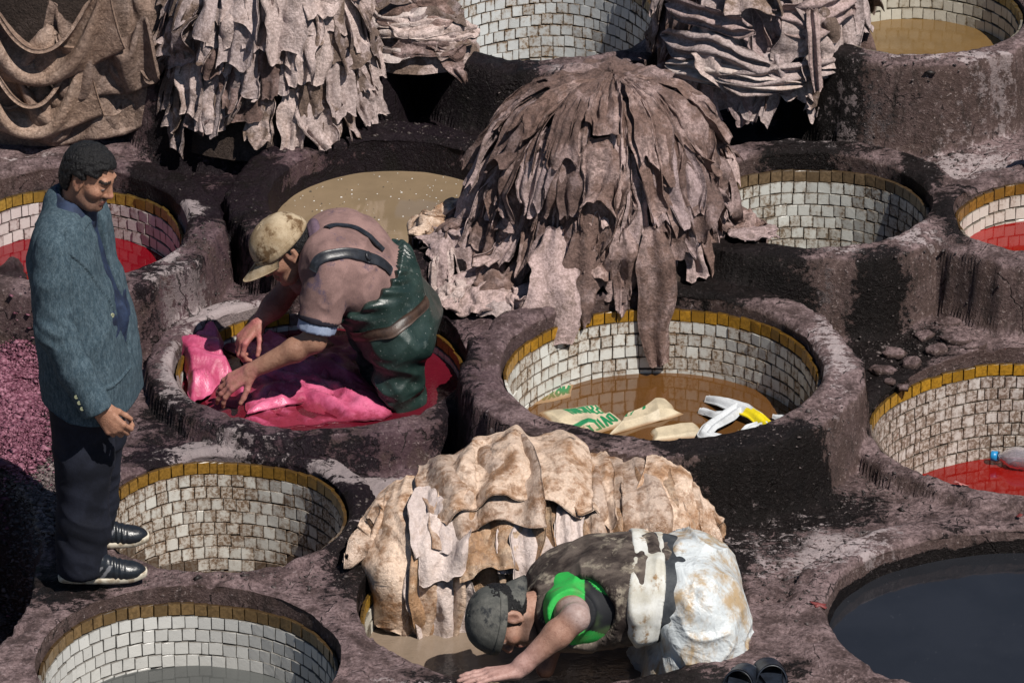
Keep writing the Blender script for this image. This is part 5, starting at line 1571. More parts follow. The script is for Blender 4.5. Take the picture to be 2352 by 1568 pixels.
# shoes
def make_shoe(ox, oy, yaw, parent):
    cy, sy = math.cos(yaw), math.sin(yaw)
    def loc(V):
        V = np.asarray(V, float)
        return L1(np.stack([ox + V[..., 0] * cy - V[..., 1] * sy, oy + V[..., 0] * sy + V[..., 1] * cy, V[..., 2]], -1))
    U = SDF()
    U.ell((-.085, 0, .055), (.052, .040, .055), None, .02); U.ell((.00, 0, .045), (.10, .044, .055), None, .03); U.ell((.10, .0, .032), (.082, .047, .040), None, .03)
    U.cone((-.06, 0, .09), (.0, 0, .075), .040, .038, .03)
    U.cone((-.055, 0, .16), (-.055, 0, .10), .030, .030, .01, True)
    U.cut(lambda X, Y, Z: .020 - Z)
    V, Fc = U.mesh(.004)
    n = vert_normals(V, Fc); x, y, z = V.T
    cr = np.exp(-((x - .075) / .03) ** 2) * .002 * np.sin(x * 300)
    toe = .003 * (np.sqrt((x - .10) ** 2 + (y * 1.2) ** 2) < .048) * 0
    V = V + n * (cr + .0012 * fbm(x * 40, y * 40, z * 40, 2, 4))[:, None]
    col = np.tile((.010, .012, .016), (len(V), 1))
    for x0 in (-.005, .028):
        m = (np.abs(x - x0 + (z - .04) * -.75) < .0075) & (z < .072) & (np.abs(y) > .018)
        col[m] = (.14, .14, .15)
    M = bpy.data.materials.get('black_leather')
    if M is None:
        t = NT('black_leather'); a = t.attr('tint'); P = t.pos(); nn = t.noise(P, 120, 4, .6)
        M = t.done(t.mix(t.ramp(nn, .55, .7, 0, .3), a, (.05, .048, .045)), .32, t.bump(nn, .3, .003), .5)
    sh = patch_obj('shoe', loc(V), Fc, M, parent, cols={'tint': col})
    # rubber sole
    N = 48; vs = []
    for k, (zz, gr) in enumerate(((.0, -.004), (.004, .001), (.018, .003), (.026, .001), (.026, -.006))):
        for i in range(N):
            a = 2 * math.pi * i / N; ca, sa = math.cos(a), math.sin(a)
            xx = .022 + (.162 + gr) * ca
            hw = (.040 + gr) * (1.12 if xx > .05 else .92 + .2 * sstep(-.05, .05, xx))
            yy = hw * np.sign(sa) * abs(sa) ** .6
            lift = .012 * float(sstep(.12, .19, xx))
            vs.append((xx, yy, zz + lift))
    fs = [(k * N + i, k * N + (i + 1) % N, (k + 1) * N + (i + 1) % N, (k + 1) * N + i) for k in range(4) for i in range(N)]
    fs += [tuple(range(N - 1, -1, -1)), tuple(4 * N + i for i in range(N))]
    Ms = bpy.data.materials.get('cream_rubber')
    if Ms is None:
        t = NT('cream_rubber'); nn = t.noise(t.pos(), 40, 5, .65)
        Ms = t.done(t.mix(t.ramp(nn, .42, .62), (.52, .47, .38), (.30, .24, .17)), .7, t.bump(nn, .4, .003))
    so = mesh_obj('sole', loc(vs), fs, Ms); child(so, sh)
    so.parent = sh; so.matrix_parent_inverse = Matrix.Identity(4)
    # laces
    Ml = bpy.data.materials.get('black_lace') or NT('black_lace').done((.006, .006, .007), .8)
    for q in range(5):
        xx = .015 + q * .017; zz = .093 - q * .0075
        pts = [(xx + .004 * sg, sg * .024, zz - .007) if abs(sg) == 1 else (xx, 0, zz + .002) for sg in (-1, 0, 1)]
        ring = []
        for pnt in pts:
            for i in range(6):
                a = 2 * math.pi * i / 6; ring.append((pnt[0] + .0032 * math.cos(a), pnt[1], pnt[2] + .0032 * math.sin(a)))
        fsl = [(k * 6 + i, k * 6 + (i + 1) % 6, (k + 1) * 6 + (i + 1) % 6, (k + 1) * 6 + i) for k in range(2) for i in range(6)]
        lo = mesh_obj('lace', loc(ring), fsl, Ml); lo.parent = sh
    return sh
yl = math.radians(18)
make_shoe(.02, -.135, yl, person1); make_shoe(-.055, .135, yl, person1)

# ------------------------------------------------------------------ tools for the two workers
def pick(V, px, py):
    """the vertex of a mesh first met when looking along a photo point"""
    d = norm(FWD * FPX + np.array([1.0, 0, 0]) * (px - W0 / 2) + UPV * (H0 / 2 - py))
    r = V - CAM; t = r @ d
    off = np.linalg.norm(r - t[:, None] * d, axis=1)
    m = off < max(.010, off.min() + .004)
    i = np.nonzero(m)[0][np.argmin(t[m])]
    return i
def band(V, Fc, pts, width, mat, parent, name, lift=.004, thick=.004, n_sub=7, nu=5):
    """strap lying on a mesh through photo points"""
    N = vert_normals(V, Fc)
    ii = [pick(V, *p) for p in pts]
    P = V[ii]; nn = N[ii]
    t = np.linspace(0, 1, (len(pts) - 1) * n_sub + 1); tt = np.linspace(0, 1, len(pts))
    C = np.stack([np.interp(t, tt, P[:, k]) for k in range(3)], -1); D = np.stack([np.interp(t, tt, nn[:, k]) for k in range(3)], -1)
    for _ in range(4):
        C[1:-1] = (C[:-2] + 2 * C[1:-1] + C[2:]) / 4; D[1:-1] = (D[:-2] + 2 * D[1:-1] + D[2:]) / 4
    D /= np.linalg.norm(D, axis=1, keepdims=True)
    # push outside the cloth
    for k in range(len(C)):
        r = V - C[k]; m = np.linalg.norm(r - (r @ D[k])[:, None] * D[k], axis=1) < width * .5
        mm = m & (np.abs(r @ D[k]) < .06)
        if mm.any(): C[k] = C[k] + D[k] * max(0, np.percentile((r @ D[k])[mm], 90))
    for _ in range(2): C[1:-1] = (C[:-2] + 2 * C[1:-1] + C[2:]) / 4
    T = np.gradient(C, axis=0); T /= np.linalg.norm(T, axis=1, keepdims=True) + 1e-9
    Bn = np.cross(T, D); Bn /= np.linalg.norm(Bn, axis=1, keepdims=True)
    s = np.linspace(-1, 1, nu)
    G = C[None] + D[None] * lift + s[:, None, None] * Bn[None] * width / 2 - (s[:, None, None] ** 2) * D[None] * .004
    o = sheet_obj(name, G, mat, thick)
    o.data.flip_normals() if False else None
    child(o, parent)
    return o
def make_cap(c, Fm, sc, mat, parent, back=False, brim_len=.072, tilt=.0, button=True, slope=.10, reach=1.0):
    """baseball cap, c = head centre; back = brim worn over the nape"""
    c = np.asarray(c, float)
    Mw = Fm.copy()
    a = tilt
    f2 = math.cos(a) * Fm[0] - math.sin(a) * Fm[2]; u2 = math.sin(a) * Fm[0] + math.cos(a) * Fm[2]
    Fm = np.stack([f2, Fm[1], u2])
    sg = -1.0 if back else 1.0
    def Wp(x, y, z):
        x, y, z = np.broadcast_arrays(np.asarray(x, float), y, z)
        return c + sc * (x[..., None] * sg * Fm[0] + y[..., None] * Fm[1] + z[..., None] * Fm[2])
    nt_, nz = 72, 22
    th = np.linspace(0, 2 * math.pi, nt_, endpoint=False); q = np.linspace(0, 1, nz)
    TH, Q = np.meshgrid(th, q, indexing='ij')
    ph = Q * math.pi / 2
    rx, ry, hz, z0 = .116, .090, .098, .030
    cr = np.cos(ph) ** .72
    dim = 1 + .018 * fbm(np.cos(TH) * 2, np.sin(TH) * 2, Q * 3, 3, 8)
    seam = 1 - .012 * np.exp(-(np.abs(((TH + .0) / (math.pi / 3)) % 1 - .5) * 2 - 1) ** 2 / .002) * (Q < .97)
    X = (-.010 + rx * np.cos(TH) * cr * dim * seam); Y = ry * np.sin(TH) * cr * dim * seam; Z = z0 + hz * np.sin(ph) ** 1.1 * dim + .006 * np.cos(TH) * (1 - Q)
    P = Wp(X, Y, Z)
    f = grid_faces(nt_, nz, True)
    V = P.reshape(-1, 3)
    o = mesh_obj('cap', V, f, mat); child(o, parent)
    so = o.modifiers.new('thickness', 'SOLIDIFY'); so.thickness = .004; so.offset = 0
    # band round the edge
    TH2, Q2 = np.meshgrid(th, np.linspace(0, 1, 4), indexing='ij')
    Pb = Wp(-.010 + (rx + .002) * np.cos(TH2), (ry + .002) * np.sin(TH2), z0 + .006 * np.cos(TH2) - .012 + .026 * Q2)
    b = mesh_obj('cap_band', Pb.reshape(-1, 3), grid_faces(nt_, 4, True), mat); b.parent = o
    sb = b.modifiers.new('thickness', 'SOLIDIFY'); sb.thickness = .004; sb.offset = 0
    # brim
    s = np.linspace(-1, 1, 27); e = np.linspace(0, 1, 9)
    SS, E = np.meshgrid(s, e, indexing='ij')
    an = SS * R(68)
    ext = brim_len * E * np.cos(SS * math.pi / 2 * .93) ** .55
    X = -.010 + (rx - .004) * np.cos(an) + ext * reach; Y = (ry - .003) * np.sin(an) * (1 - .10 * E * np.abs(SS)); Z = z0 - .006 + .006 * np.cos(an) - .030 * (SS ** 2) * (.35 + E) + .006 - slope * ext
    Pn = Wp(X, Y, Z)
    br = sheet_obj('brim', Pn if not back else Pn[::-1], mat, .005); br.parent = o
    if button:
        top = Wp(np.array([-.010]), np.array([0.0]), np.array([z0 + hz]))[0]
        disc_at(top - Fm[2] * .002, Fm[2], .008, .006, mat, parent, 'cap_button')
    return o
def limb_len(a, b): return float(np.linalg.norm(np.asarray(a) - np.asarray(b)))
def tint_all(n, c): return np.tile(np.array(c), (n, 1))
def stations(S, st, k=.05, sub=4):
    for i in range(len(st) - 1):
        for q in range(sub + 1):
            t = q / sub
            p = st[i][0] + (st[i + 1][0] - st[i][0]) * t; hw = st[i][1] + (st[i + 1][1] - st[i][1]) * t; r = st[i][2] + (st[i + 1][2] - st[i][2]) * t
            ax = norm(st[i][3] + (st[i + 1][3] - st[i][3]) * t)
            S.cone(p - ax * hw, p + ax * hw, r, r, k)

# ------------------------------------------------------------------ the worker in green waders
zl2 = VK['pink']['zl']
yn = at_z(925, 918, zl2)[1]
yc = yn + .13
YA = np.array([0.0, 1.0, 0.0]); ax2 = norm((.10, 1.0, 0.0))
q2 = lambda px, py, dy: at_y(px, py, yc + dy)
hd2 = q2(652, 572, -.02)
FM2 = frame((-.80, -.30, -.62), (-.55, -.02, .83))
sp = [(q2(925, 668, 0), .075, .115, ax2), (q2(872, 634, 0), .065, .105, ax2), (q2(815, 600, 0), .075, .110, ax2), (q2(780, 582, 0), .10, .096, ax2), (q2(755, 578, 0), .125, .066, ax2)]
nsh, fsh = q2(758, 612, -.180), q2(738, 560, .165)
nel, nwr = q2(722, 782, -.245), q2(575, 852, -.235)
fel, fwr = q2(642, 690, .10), q2(592, 742, .04)
B2 = SDF()
sp[0] = (q2(905, 712, 0), .075, .105, ax2); sp[1] = (q2(866, 660, 0), .065, .100, ax2); sp[2] = (q2(814, 612, 0), .075, .105, ax2)
stations(B2, [(p, hw * .85, r * .72, a) for p, hw, r, a in sp])
add_head(B2, hd2, FM2, neck=q2(742, 566, 0), sc=.97)
B2.chain([nsh, (nsh + nel) / 2, nel], [.052, .049, .042]); B2.chain([nel, nel + (nwr - nel) * .3, nwr], [.042, .043, .028])
B2.chain([fsh, (fsh + fel) / 2, fel], [.052, .049, .042]); B2.chain([fel, fel + (fwr - fel) * .3, fwr], [.042, .043, .028])
hp = [q2(908, 730, -.09), q2(915, 815, -.13), q2(916, 960, -.12)]; hf = [q2(900, 690, .08), q2(870, 760, .09), q2(900, 900, .10)]
B2.chain(hp, [.07, .055, .045]); B2.chain(hf, [.07, .055, .045])
nd = norm(nwr - nel); fd = norm(fwr - fel)
add_hand(B2, nwr, norm(nd + np.array([-.25, -.05, -.30])), (-.35, -.45, .80), (.1, -.75, -.5), .98, curl=(.35, .30, .32, .40), spread=.16, th=(.75, .35))
add_hand(B2, fwr, norm(fd + np.array([-.3, -.1, -.45])), (-.70, -.20, .55), (.1, -.9, -.3), .98, curl=(.75, .8, .85, .9), spread=.08, th=(.65, .55))
lo2, hi2 = B2.bounds()
hb_lo, hb_hi = hd2 - .14, hd2 + .14
parts = [B2.mesh(.0062)]
V, Fc = parts[0]
cen = V[Fc].mean(1)
def inbox(c, lo, hi, m=.006): return np.all((c > lo + m) & (c < hi - m), 1)
boxes = [(hb_lo, hb_hi), (np.minimum(nwr, nwr + nd * .2) - .10, np.maximum(nwr, nwr + nd * .2) + .10), (np.minimum(fwr, fwr + fd * .2) - .09, np.maximum(fwr, fwr + fd * .2) + .09)]
keep = np.ones(len(Fc), bool)
for lo, hi in boxes: keep &= ~inbox(cen, lo, hi)
allp = [(V, Fc[keep])]
done = []
for lo, hi in boxes:
    v_, f_ = B2.mesh(.0034, lo, hi)
    c_ = v_[f_].mean(1); k_ = np.ones(len(f_), bool)
    for l2, h2 in done: k_ &= ~inbox(c_, l2, h2, .0)
    allp.append((v_, f_[k_])); done.append((lo, hi))
Vb, Fb = merged(allp)
SK2 = (.30, .160, .108)
col = colour_head(Vb, hd2, FM2, .97, SK2, beard=.25)
# hands and far forearm are dyed
dn = np.linalg.norm(Vb - nwr - nd * .08, axis=1); df = np.linalg.norm(Vb - fwr - fd * .05, axis=1)
m = (.55 * sstep(.17, .06, dn) * (.5 + .5 * fbm(Vb[:, 0] * 40, Vb[:, 1] * 40, Vb[:, 2] * 40, 2, 3)))[:, None]; col = col * (1 - m) + np.array((.50, .12, .17)) * m
m = (.5 * sstep(.16, .05, df) * (.6 + .6 * fbm(Vb[:, 0] * 35, Vb[:, 1] * 35, Vb[:, 2] * 35, 2, 9)))[:, None]; col = col * (1 - m) + np.array((.50, .09, .14)) * m
u_ = (Vb - fel) @ fd / limb_len(fel, fwr); m = (.6 * (u_ < 1) * (np.linalg.norm(Vb - fel - np.clip(u_, -1, 1)[:, None] * (fwr - fel), axis=1) < .07) * (u_ > -.6) * sstep(.9, .4, u_))[:, None]
col = col * (1 - m) + np.array((.12, .02, .025)) * m
person2 = mesh_obj('person', Vb, Fb, M_SKIN, cols={'tint': col})
tag(person2, 'worker in tan cap, mauve shirt and green waders bending over pink hides', 'person')
hair_obj(hd2, FM2, .97, person2, lambda x, y, z: np.maximum(np.maximum(x + .0, z - .05), -.075 - z) , mat=M_HAIR, grow=.008, amp=.004, freq=80)
M_CAP2 = cloth_mat('tan_cotton_cap', (.25, .175, .10), (.44, .35, .24), 9, 380, .9, .5, stain=(.11, .065, .032), stain_lo=.50)
make_cap(hd2, FM2, .99, M_CAP2, person2, tilt=.10, brim_len=.085)
# shirt with short sleeves
Sh = SDF()
stations(Sh, [(sp[0][0] * .6 + sp[1][0] * .4, .065, .104, ax2), (sp[1][0], .065, .106, ax2), (sp[2][0], .075, .110, ax2), (sp[3][0], .10, .100, ax2), (sp[4][0], .12, .076, ax2)])
sle = nel + (nsh - nel) * .30; slf = fel + (fsh - fel) * .45
Sh.chain([nsh, (nsh + sle) / 2, sle], [.074, .072, .070], .03); Sh.chain([fsh, slf], [.072, .068], .03)
nk = q2(726, 564, 0); Sh.cone(q2(745, 564, 0), q2(728, 564, 0), .070, .064, .02)
Sh.cone(hd2 + (nk - hd2) * .4, nk + (nk - hd2) * .3, .064, .060, .008, True)
dsl = norm(sle - nsh)
Sh.cut(lambda X, Y, Z: np.where(Y < yc - .13, (X - sle[0]) * dsl[0] + (Y - sle[1]) * dsl[1] + (Z - sle[2]) * dsl[2], -1.0))
V, Fc = Sh.mesh(.005); n = vert_normals(V, Fc); x, y, z = V.T
wr = .011 * ridged(x * 6 + z * 3, y * 5, z * 8 - x * 5, 2, 15) - .004 + .002 * fbm(x * 25, y * 25, z * 25, 2, 25)
arm = sstep(yc - .12, yc - .17, y); wr = wr + .006 * arm * ridged(x * 14, y * 7, z * 9, 2, 33)
V = V + n * wr[:, None]
M_SHIRT2 = cloth_mat('faded_mauve_shirt', (.165, .100, .092), (.27, .165, .150), 7, 330, .9, .4, stain=(.085, .06, .085), stain_lo=.56)
patch_obj('shirt', V, Fc, M_SHIRT2, person2)
SV2, SF2 = V, Fc
# collar
ring = SDF()
cdir = norm(hd2 - nk)
u1 = norm(np.cross(cdir, (0, 1, 0))); u2 = np.cross(cdir, u1)
pts = [nk + cdir * .018 + .070 * (math.cos(a) * u1 + math.sin(a) * u2) for a in np.linspace(.5, 2 * math.pi - .5, 22)]
for i in range(21):
    ring.cone(pts[i], pts[i + 1], .012, .012, .004); ring.cone(pts[i] - cdir * .022 + norm(pts[i] - nk) * .014, pts[i + 1] - cdir * .022 + norm(pts[i + 1] - nk) * .014, .010, .010, .02)
V, Fc = ring.mesh(.005)
M_COLL = cloth_mat('purple_collar', (.10, .065, .095), (.15, .10, .13), 14, 330, .9, .4)
patch_obj('collar', V, Fc, M_COLL, person2)
# dark cuff band and pale undersleeve
cu = SDF(); cu.cone(sle + dsl * -.006, sle + dsl * .010, .078, .078, .004); cu.cut(lambda X, Y, Z: np.abs((X - sle[0]) * dsl[0] + (Y - sle[1]) * dsl[1] + (Z - sle[2]) * dsl[2]) - .011)
V, Fc = cu.mesh(.005); patch_obj('cuff', V, Fc, cloth_mat('black_cuff', (.012, .010, .016), (.02, .017, .025), 14), person2)
un = SDF(); un.cone(sle, sle + dsl * .05, .070, .068, .004); un.cut(lambda X, Y, Z: np.abs((X - sle[0]) * dsl[0] + (Y - sle[1]) * dsl[1] + (Z - sle[2]) * dsl[2] - .026) - .020)
V, Fc = un.mesh(.005); V = V + vert_normals(V, Fc) * (.004 * ridged(V[:, 0] * 20, V[:, 1] * 20, V[:, 2] * 8, 2, 3))[:, None]
patch_obj('undersleeve', V, Fc, cloth_mat('pale_blue_cotton', (.23, .28, .40), (.30, .35, .46), 14), person2)
# waders
Wd_ = SDF()
stations(Wd_, [(q2(908, 745, 0), .08, .120, ax2), (q2(906, 715, 0), .08, .118, ax2), (sp[1][0] * .75 + sp[0][0] * .25, .08, .116, ax2), (sp[1][0], .08, .120, ax2), (sp[2][0] * .6 + sp[1][0] * .4, .08, .124, ax2)])
Wd_.chain([q2(910, 735, -.10), q2(920, 785, -.135), q2(918, 850, -.14), q2(918, 910, -.135), q2(918, 985, -.13)], [.115, .106, .092, .084, .082], .03)
Wd_.chain([q2(895, 700, .10), q2(872, 765, .09), q2(890, 850, .09), q2(900, 930, .10)], [.135, .115, .095, .085], .03)
sdir = norm(sp[2][0] - sp[0][0]); cutp = sp[1][0] * .62 + sp[2][0] * .38
def wcut(X, Y, Z): return (X - cutp[0]) * sdir[0] + (Y - cutp[1]) * sdir[1] * 0 + (Z - cutp[2]) * sdir[2] + .10 * (X * 0 + (Z - cutp[2])) * .6
Wd_.cut(wcut)
V, Fc = Wd_.mesh(.0052)
V = smooth_mesh(V, Fc, 1); n = vert_normals(V, Fc); x, y, z = V.T
near_top = np.exp(-(wcut(x, y, z) / .045) ** 2); fold_ = ridged(x * 3.2 - z * 2.5, y * 3, z * 4.5 + x * 4, 2, 55)
ang = np.arctan2(z - cutp[2], y - cutp[1])
low = sstep(.20, .05, z)
wr = (.014 * ridged(x * 6 + z * 3, y * 5, z * 9 - x * 4, 2, 15) + .022 * fold_ - .012) * (1 - near_top) + .008 * near_top * np.sin(ang * 26 + 3 * fbm(x * 6, y * 6, z * 6, 2, 3))
wr = wr + .030 * low * ridged(x * 4.0, y * 4, z * 10 + x * 5, 2, 25) - .024 * low
V = V + n * wr[:, None]
def wader_mat():
    t = NT('green_pvc'); P = t.pos()
    n1_ = t.noise(P, 9, 5, .6); n2_ = t.noise(P, 120, 4, .6)
    c = t.mix(t.ramp(n1_, .35, .65), (.010, .022, .019), (.019, .037, .032))
    c = t.mix(t.ramp(t.noise(P, 20, 6, .7), .58, .70, 0, .55), c, (.10, .12, .11))
    c = t.mix(t.ramp(n2_, .66, .70, 0, .8), c, (.30, .30, .29))
    return t.done(c, t.ramp(n1_, .35, .65, .30, .50), t.bump(n2_, .3, .004), .45)
patch_obj('waders', V, Fc, wader_mat(), person2)
WV2, WF2 = V, Fc
M_STRAP = cloth_mat('black_rubber_strap', (.010, .011, .014), (.022, .024, .030), 30, 200, .4, .3, spec=.5, stain=(.06, .065, .075), stain_lo=.60)
CV2, CF2 = merged([(SV2, SF2), (WV2, WF2)])
band(CV2, CF2, [(716, 622), (724, 600), (745, 584), (790, 576), (840, 588), (880, 604), (902, 622)], .040, M_STRAP, person2, 'strap', lift=.006)
band(CV2, CF2, [(748, 520), (770, 513), (810, 516), (850, 538), (884, 572)], .030, M_STRAP, person2, 'strap', lift=.006)
M_BELT = cloth_mat('brown_leather_belt', (.030, .018, .014), (.07, .04, .028), 20, 200, .45, .4, spec=.45)
band(WV2, WF2, [(985, 690), (972, 708), (955, 724), (930, 742), (900, 758), (860, 770), (820, 776), (806, 774)], .040, M_BELT, person2, 'belt', lift=.006)
i = pick(SV2, 845, 590); disc_at(SV2[i] + vert_normals(SV2, SF2)[i] * .012, vert_normals(SV2, SF2)[i], .018, .006, M_STRAP, person2, 'buckle')

# ------------------------------------------------------------------ the worker in the white apron
yk = at_z(1595, 1490, 0)[1] + .20
q3 = lambda px, py, dy: at_y(px, py, yk + dy)
ax3 = norm((-.15, 1.0, .0))
hd3 = q3(1158, 1418, -.12)
FM3 = frame((-.10, -.42, -.90), (-.88, -.22, .22))
pel, wst, mdl, cst, shl = q3(1560, 1352, 0), q3(1465, 1344, 0), q3(1392, 1350, 0), q3(1322, 1374, 0), q3(1287, 1388, -.01)
nsh3, fsh3 = q3(1305, 1398, -.155), q3(1268, 1362, .14)
yh = at_z(1170, 1545, .02)[1]
nel3 = at_y(1322, 1418, yh + .06); nwr3 = at_z(1186, 1540, .028)
fel3, fwr3 = q3(1275, 1440, .06), q3(1252, 1535, -.05)
B3 = SDF()
stations(B3, [(pel, .07, .10, ax3), (wst, .06, .09, ax3), (mdl, .07, .10, ax3), (cst, .09, .095, ax3), (shl, .11, .065, ax3)])
add_head(B3, hd3, FM3, neck=q3(1268, 1390, -.04), sc=.98)
B3.chain([nsh3, (nsh3 + nel3) / 2, nel3], [.058, .053, .045], .03); B3.chain([nel3, nel3 + (nwr3 - nel3) * .30, nwr3 + (nel3 - nwr3) * .12, nwr3], [.045, .046, .030, .030], .02)
B3.chain([fsh3, fel3, fwr3], [.055, .045, .032], .03)
B3.chain([q3(1570, 1355, -.08), q3(1550, 1500, -.10), q3(1550, 1640, -.10)], [.09, .065, .05]); B3.chain([q3(1570, 1320, .08), q3(1555, 1450, .08), q3(1555, 1580, .08)], [.09, .065, .05])
hdir3 = norm(at_z(1095, 1556, .02) - nwr3)
add_hand(B3, nwr3, hdir3, (0, -.25, 1), (.0, 1.0, .0), 1.02, curl=(.08, .08, .08, .10), spread=.10, th=(.45, .05))
V, Fc = B3.mesh(.0062); cen = V[Fc].mean(1)
boxes = [(hd3 - .145, hd3 + .145), (np.minimum(nwr3, nwr3 + hdir3 * .2) - .085, np.maximum(nwr3, nwr3 + hdir3 * .2) + .085)]
keep = np.ones(len(Fc), bool)
for lo, hi in boxes: keep &= ~inbox(cen, lo, hi)
allp = [(V, Fc[keep])] + [B3.mesh(.0034, lo, hi) for lo, hi in boxes]
Vb, Fb = merged(allp)
SK3 = (.33, .185, .135)
col = colour_head(Vb, hd3, FM3, .98, SK3, beard=.72, mous=.5)
# pale dried mud on the elbow and wet pale hand
fd3 = norm(nwr3 - nel3); u_ = (Vb - nel3) @ fd3
dl = np.linalg.norm(Vb - nel3 - np.clip(u_, -.3, .3)[:, None] * fd3, axis=1)
m = (.55 * (dl < .10) * sstep(.035, -.01, u_))[:, None]; col = col * (1 - m) + np.array((.36, .31, .31)) * m
m = (.6 * sstep(.26, .14, np.linalg.norm(Vb - nwr3 - hdir3 * .12, axis=1)))[:, None]; col = col * (1 - m) + np.array((.44, .27, .25)) * m
person3 = mesh_obj('person', Vb, Fb, M_SKIN, cols={'tint': col})
tag(person3, 'worker in backward grey cap, brown and green top and white apron bending into muddy water', 'person')
hair_obj(hd3, FM3, .98, person3, lambda x, y, z: np.maximum(np.maximum(np.minimum(x - .02, .05 - z), z - .07), np.maximum(-.055 - z, x - .06)), mat=M_HAIR, grow=.006, amp=.003, freq=80)
M_CAP3 = cloth_mat('muddy_grey_cap', (.060, .062, .058), (.125, .122, .110), 14, 260, .9, .5, stain=(.022, .024, .027), stain_lo=.53)
make_cap(hd3, FM3, 1.0, M_CAP3, person3, back=True, tilt=-.05, brim_len=.10, slope=.85, reach=.50)
# brown top
Tp = SDF()
stations(Tp, [(wst * .5 + pel * .5, .075, .112, ax3), (wst, .075, .112, ax3), (mdl, .08, .116, ax3), (cst, .095, .104, ax3), (shl, .105, .075, ax3)])
Tp.cone(q3(1285, 1388, -.02), q3(1250, 1394, -.04), .082, .076, .03)
Tp.cone(q3(1240, 1396, -.06), q3(1200, 1404, -.08), .066, .066, .006, True)
# wide armhole on the near side
ah = q3(1335, 1412, -.22)
Tp.ell(ah, (.125, .16, .125), None, .006, True)
V, Fc = Tp.mesh(.005); n = vert_normals(V, Fc); x, y, z = V.T
V = V + n * (.014 * ridged(x * 6, y * 4, z * 5 + x * 3, 3, 15) + .010 * sstep(wst[0] - .16, wst[0] - .02, x) * ridged(x * 14, y * 3, z * 3, 2, 25) + .002 * fbm(x * 25, y * 25, z * 25, 2, 5))[:, None]
M_TOP3 = cloth_mat('muddy_brown_top', (.028, .020, .018), (.120, .095, .080), 10, 300, .8, .8, stain=(.24, .205, .16), stain_lo=.52, streak=(1, 1.6, .7))
patch_obj('brown_top', V, Fc, M_TOP3, person3)
# green shirt below, with a short sleeve and a black panel
Gs = SDF()
stations(Gs, [(mdl, .08, .112, ax3), (cst, .095, .100, ax3), (shl, .105, .066, ax3)])
sl3 = nsh3 + (nel3 - nsh3) * .42
Gs.chain([nsh3, sl3], [.082, .078], .03)
ds3 = norm(nel3 - nsh3)
Gs.cut(lambda X, Y, Z: np.where((np.abs(X - sl3[0]) < .14) & (Y < sl3[1] + .05), (X - sl3[0]) * ds3[0] + (Y - sl3[1]) * ds3[1] + (Z - sl3[2]) * ds3[2], -1.0))
V, Fc = Gs.mesh(.0048); n = vert_normals(V, Fc); x, y, z = V.T
V = V + n * (.005 * ridged(x * 12, y * 8, z * 9, 2, 15))[:, None]
rel = V - nsh3
gc = np.tile((.030, .42, .070), (len(V), 1))
pan = (V[:, 0] - nsh3[0] > .055) & (V[:, 2] - nsh3[2] > -.035 - .45 * (V[:, 0] - nsh3[0] - .055)) & (V[:, 2] - nsh3[2] < .10 - .75 * (V[:, 0] - nsh3[0] - .055) * .6)
gc[pan] = (.010, .011, .014)
gd = fbm(x * 13, y * 13, z * 13, 3, 8); m = (.5 * sstep(.15, .5, gd))[:, None]; gc = gc * (1 - m) + np.array((.10, .16, .06)) * m
t_ = NT('green_sport_shirt'); a_ = t_.attr('tint'); w_ = t_.noise(t_.pos(), 300, 2, .6)
M_GREEN = t_.done(t_.mix(t_.ramp(w_, .4, .65, .25, 0), a_, t_.mix(1.0, a_, (.4, .4, .4), 'MULTIPLY')), .7, t_.bump(w_, .2, .003), .3)
patch_obj('green_shirt', V, Fc, M_GREEN, person3, cols={'tint': gc})
# dark trousers' waist, white wrap and white apron over the legs
Dw = SDF()
stations(Dw, [(wst * .75 + pel * .25, .08, .122, ax3), (wst * .15 + pel * .85, .085, .130, ax3)], .04)
V, Fc = Dw.mesh(.0055); V = V + vert_normals(V, Fc) * (.006 * ridged(V[:, 0] * 7, V[:, 1] * 6, V[:, 2] * 7, 2, 3))[:, None]
patch_obj('trouser_waist', V, Fc, cloth_mat('grey_denim', (.032, .036, .042), (.075, .08, .085), 9, 300, .85, .4), person3)
Wr = SDF()
wc = wst * .88 + pel * .12
for q in range(5):
    cc = wst * (1.02 - .20 * q / 4) + pel * (-.02 + .20 * q / 4)
    Wr.cone(cc - ax3 * .085, cc + ax3 * .085, .147, .147, .01)
Wr.chain([q3(1470, 1400, -.19), q3(1474, 1450, -.195), q3(1466, 1475, -.18)], [.05, .045, .018], .03)
wdx = norm(pel - wst)
Wr.cut(lambda X, Y, Z: np.abs((X - wc[0]) * wdx[0] + (Y - wc[1]) * wdx[1] + (Z - wc[2]) * wdx[2]) - .050)
V, Fc = Wr.mesh(.005); n = vert_normals(V, Fc); x, y, z = V.T
V = V + n * (.012 * ridged(x * 19, y * 3, z * 3, 2, 15) + .004 * fbm(x * 20, y * 20, z * 20, 2, 6))[:, None]
M_WRAP = cloth_mat('off_white_wrap', (.44, .42, .36), (.60, .60, .57), 12, 200, .7, .4, stain=(.24, .15, .075), stain_lo=.55, fleck=.08)
patch_obj('waist_wrap', V, Fc, M_WRAP, person3)
Ap = SDF()
stations(Ap, [(q3(1575, 1352, 0), .085, .124, ax3), (q3(1592, 1375, 0), .10, .138, ax3), (q3(1590, 1440, -.02), .11, .142, ax3), (q3(1572, 1560, -.02), .11, .135, ax3)], .06)
Ap.cone(q3(1690, 1392, -.05), q3(1630, 1425, -.05), .008, .07, .05)
V, Fc = Ap.mesh(.0055); V = smooth_mesh(V, Fc, 1); n = vert_normals(V, Fc); x, y, z = V.T
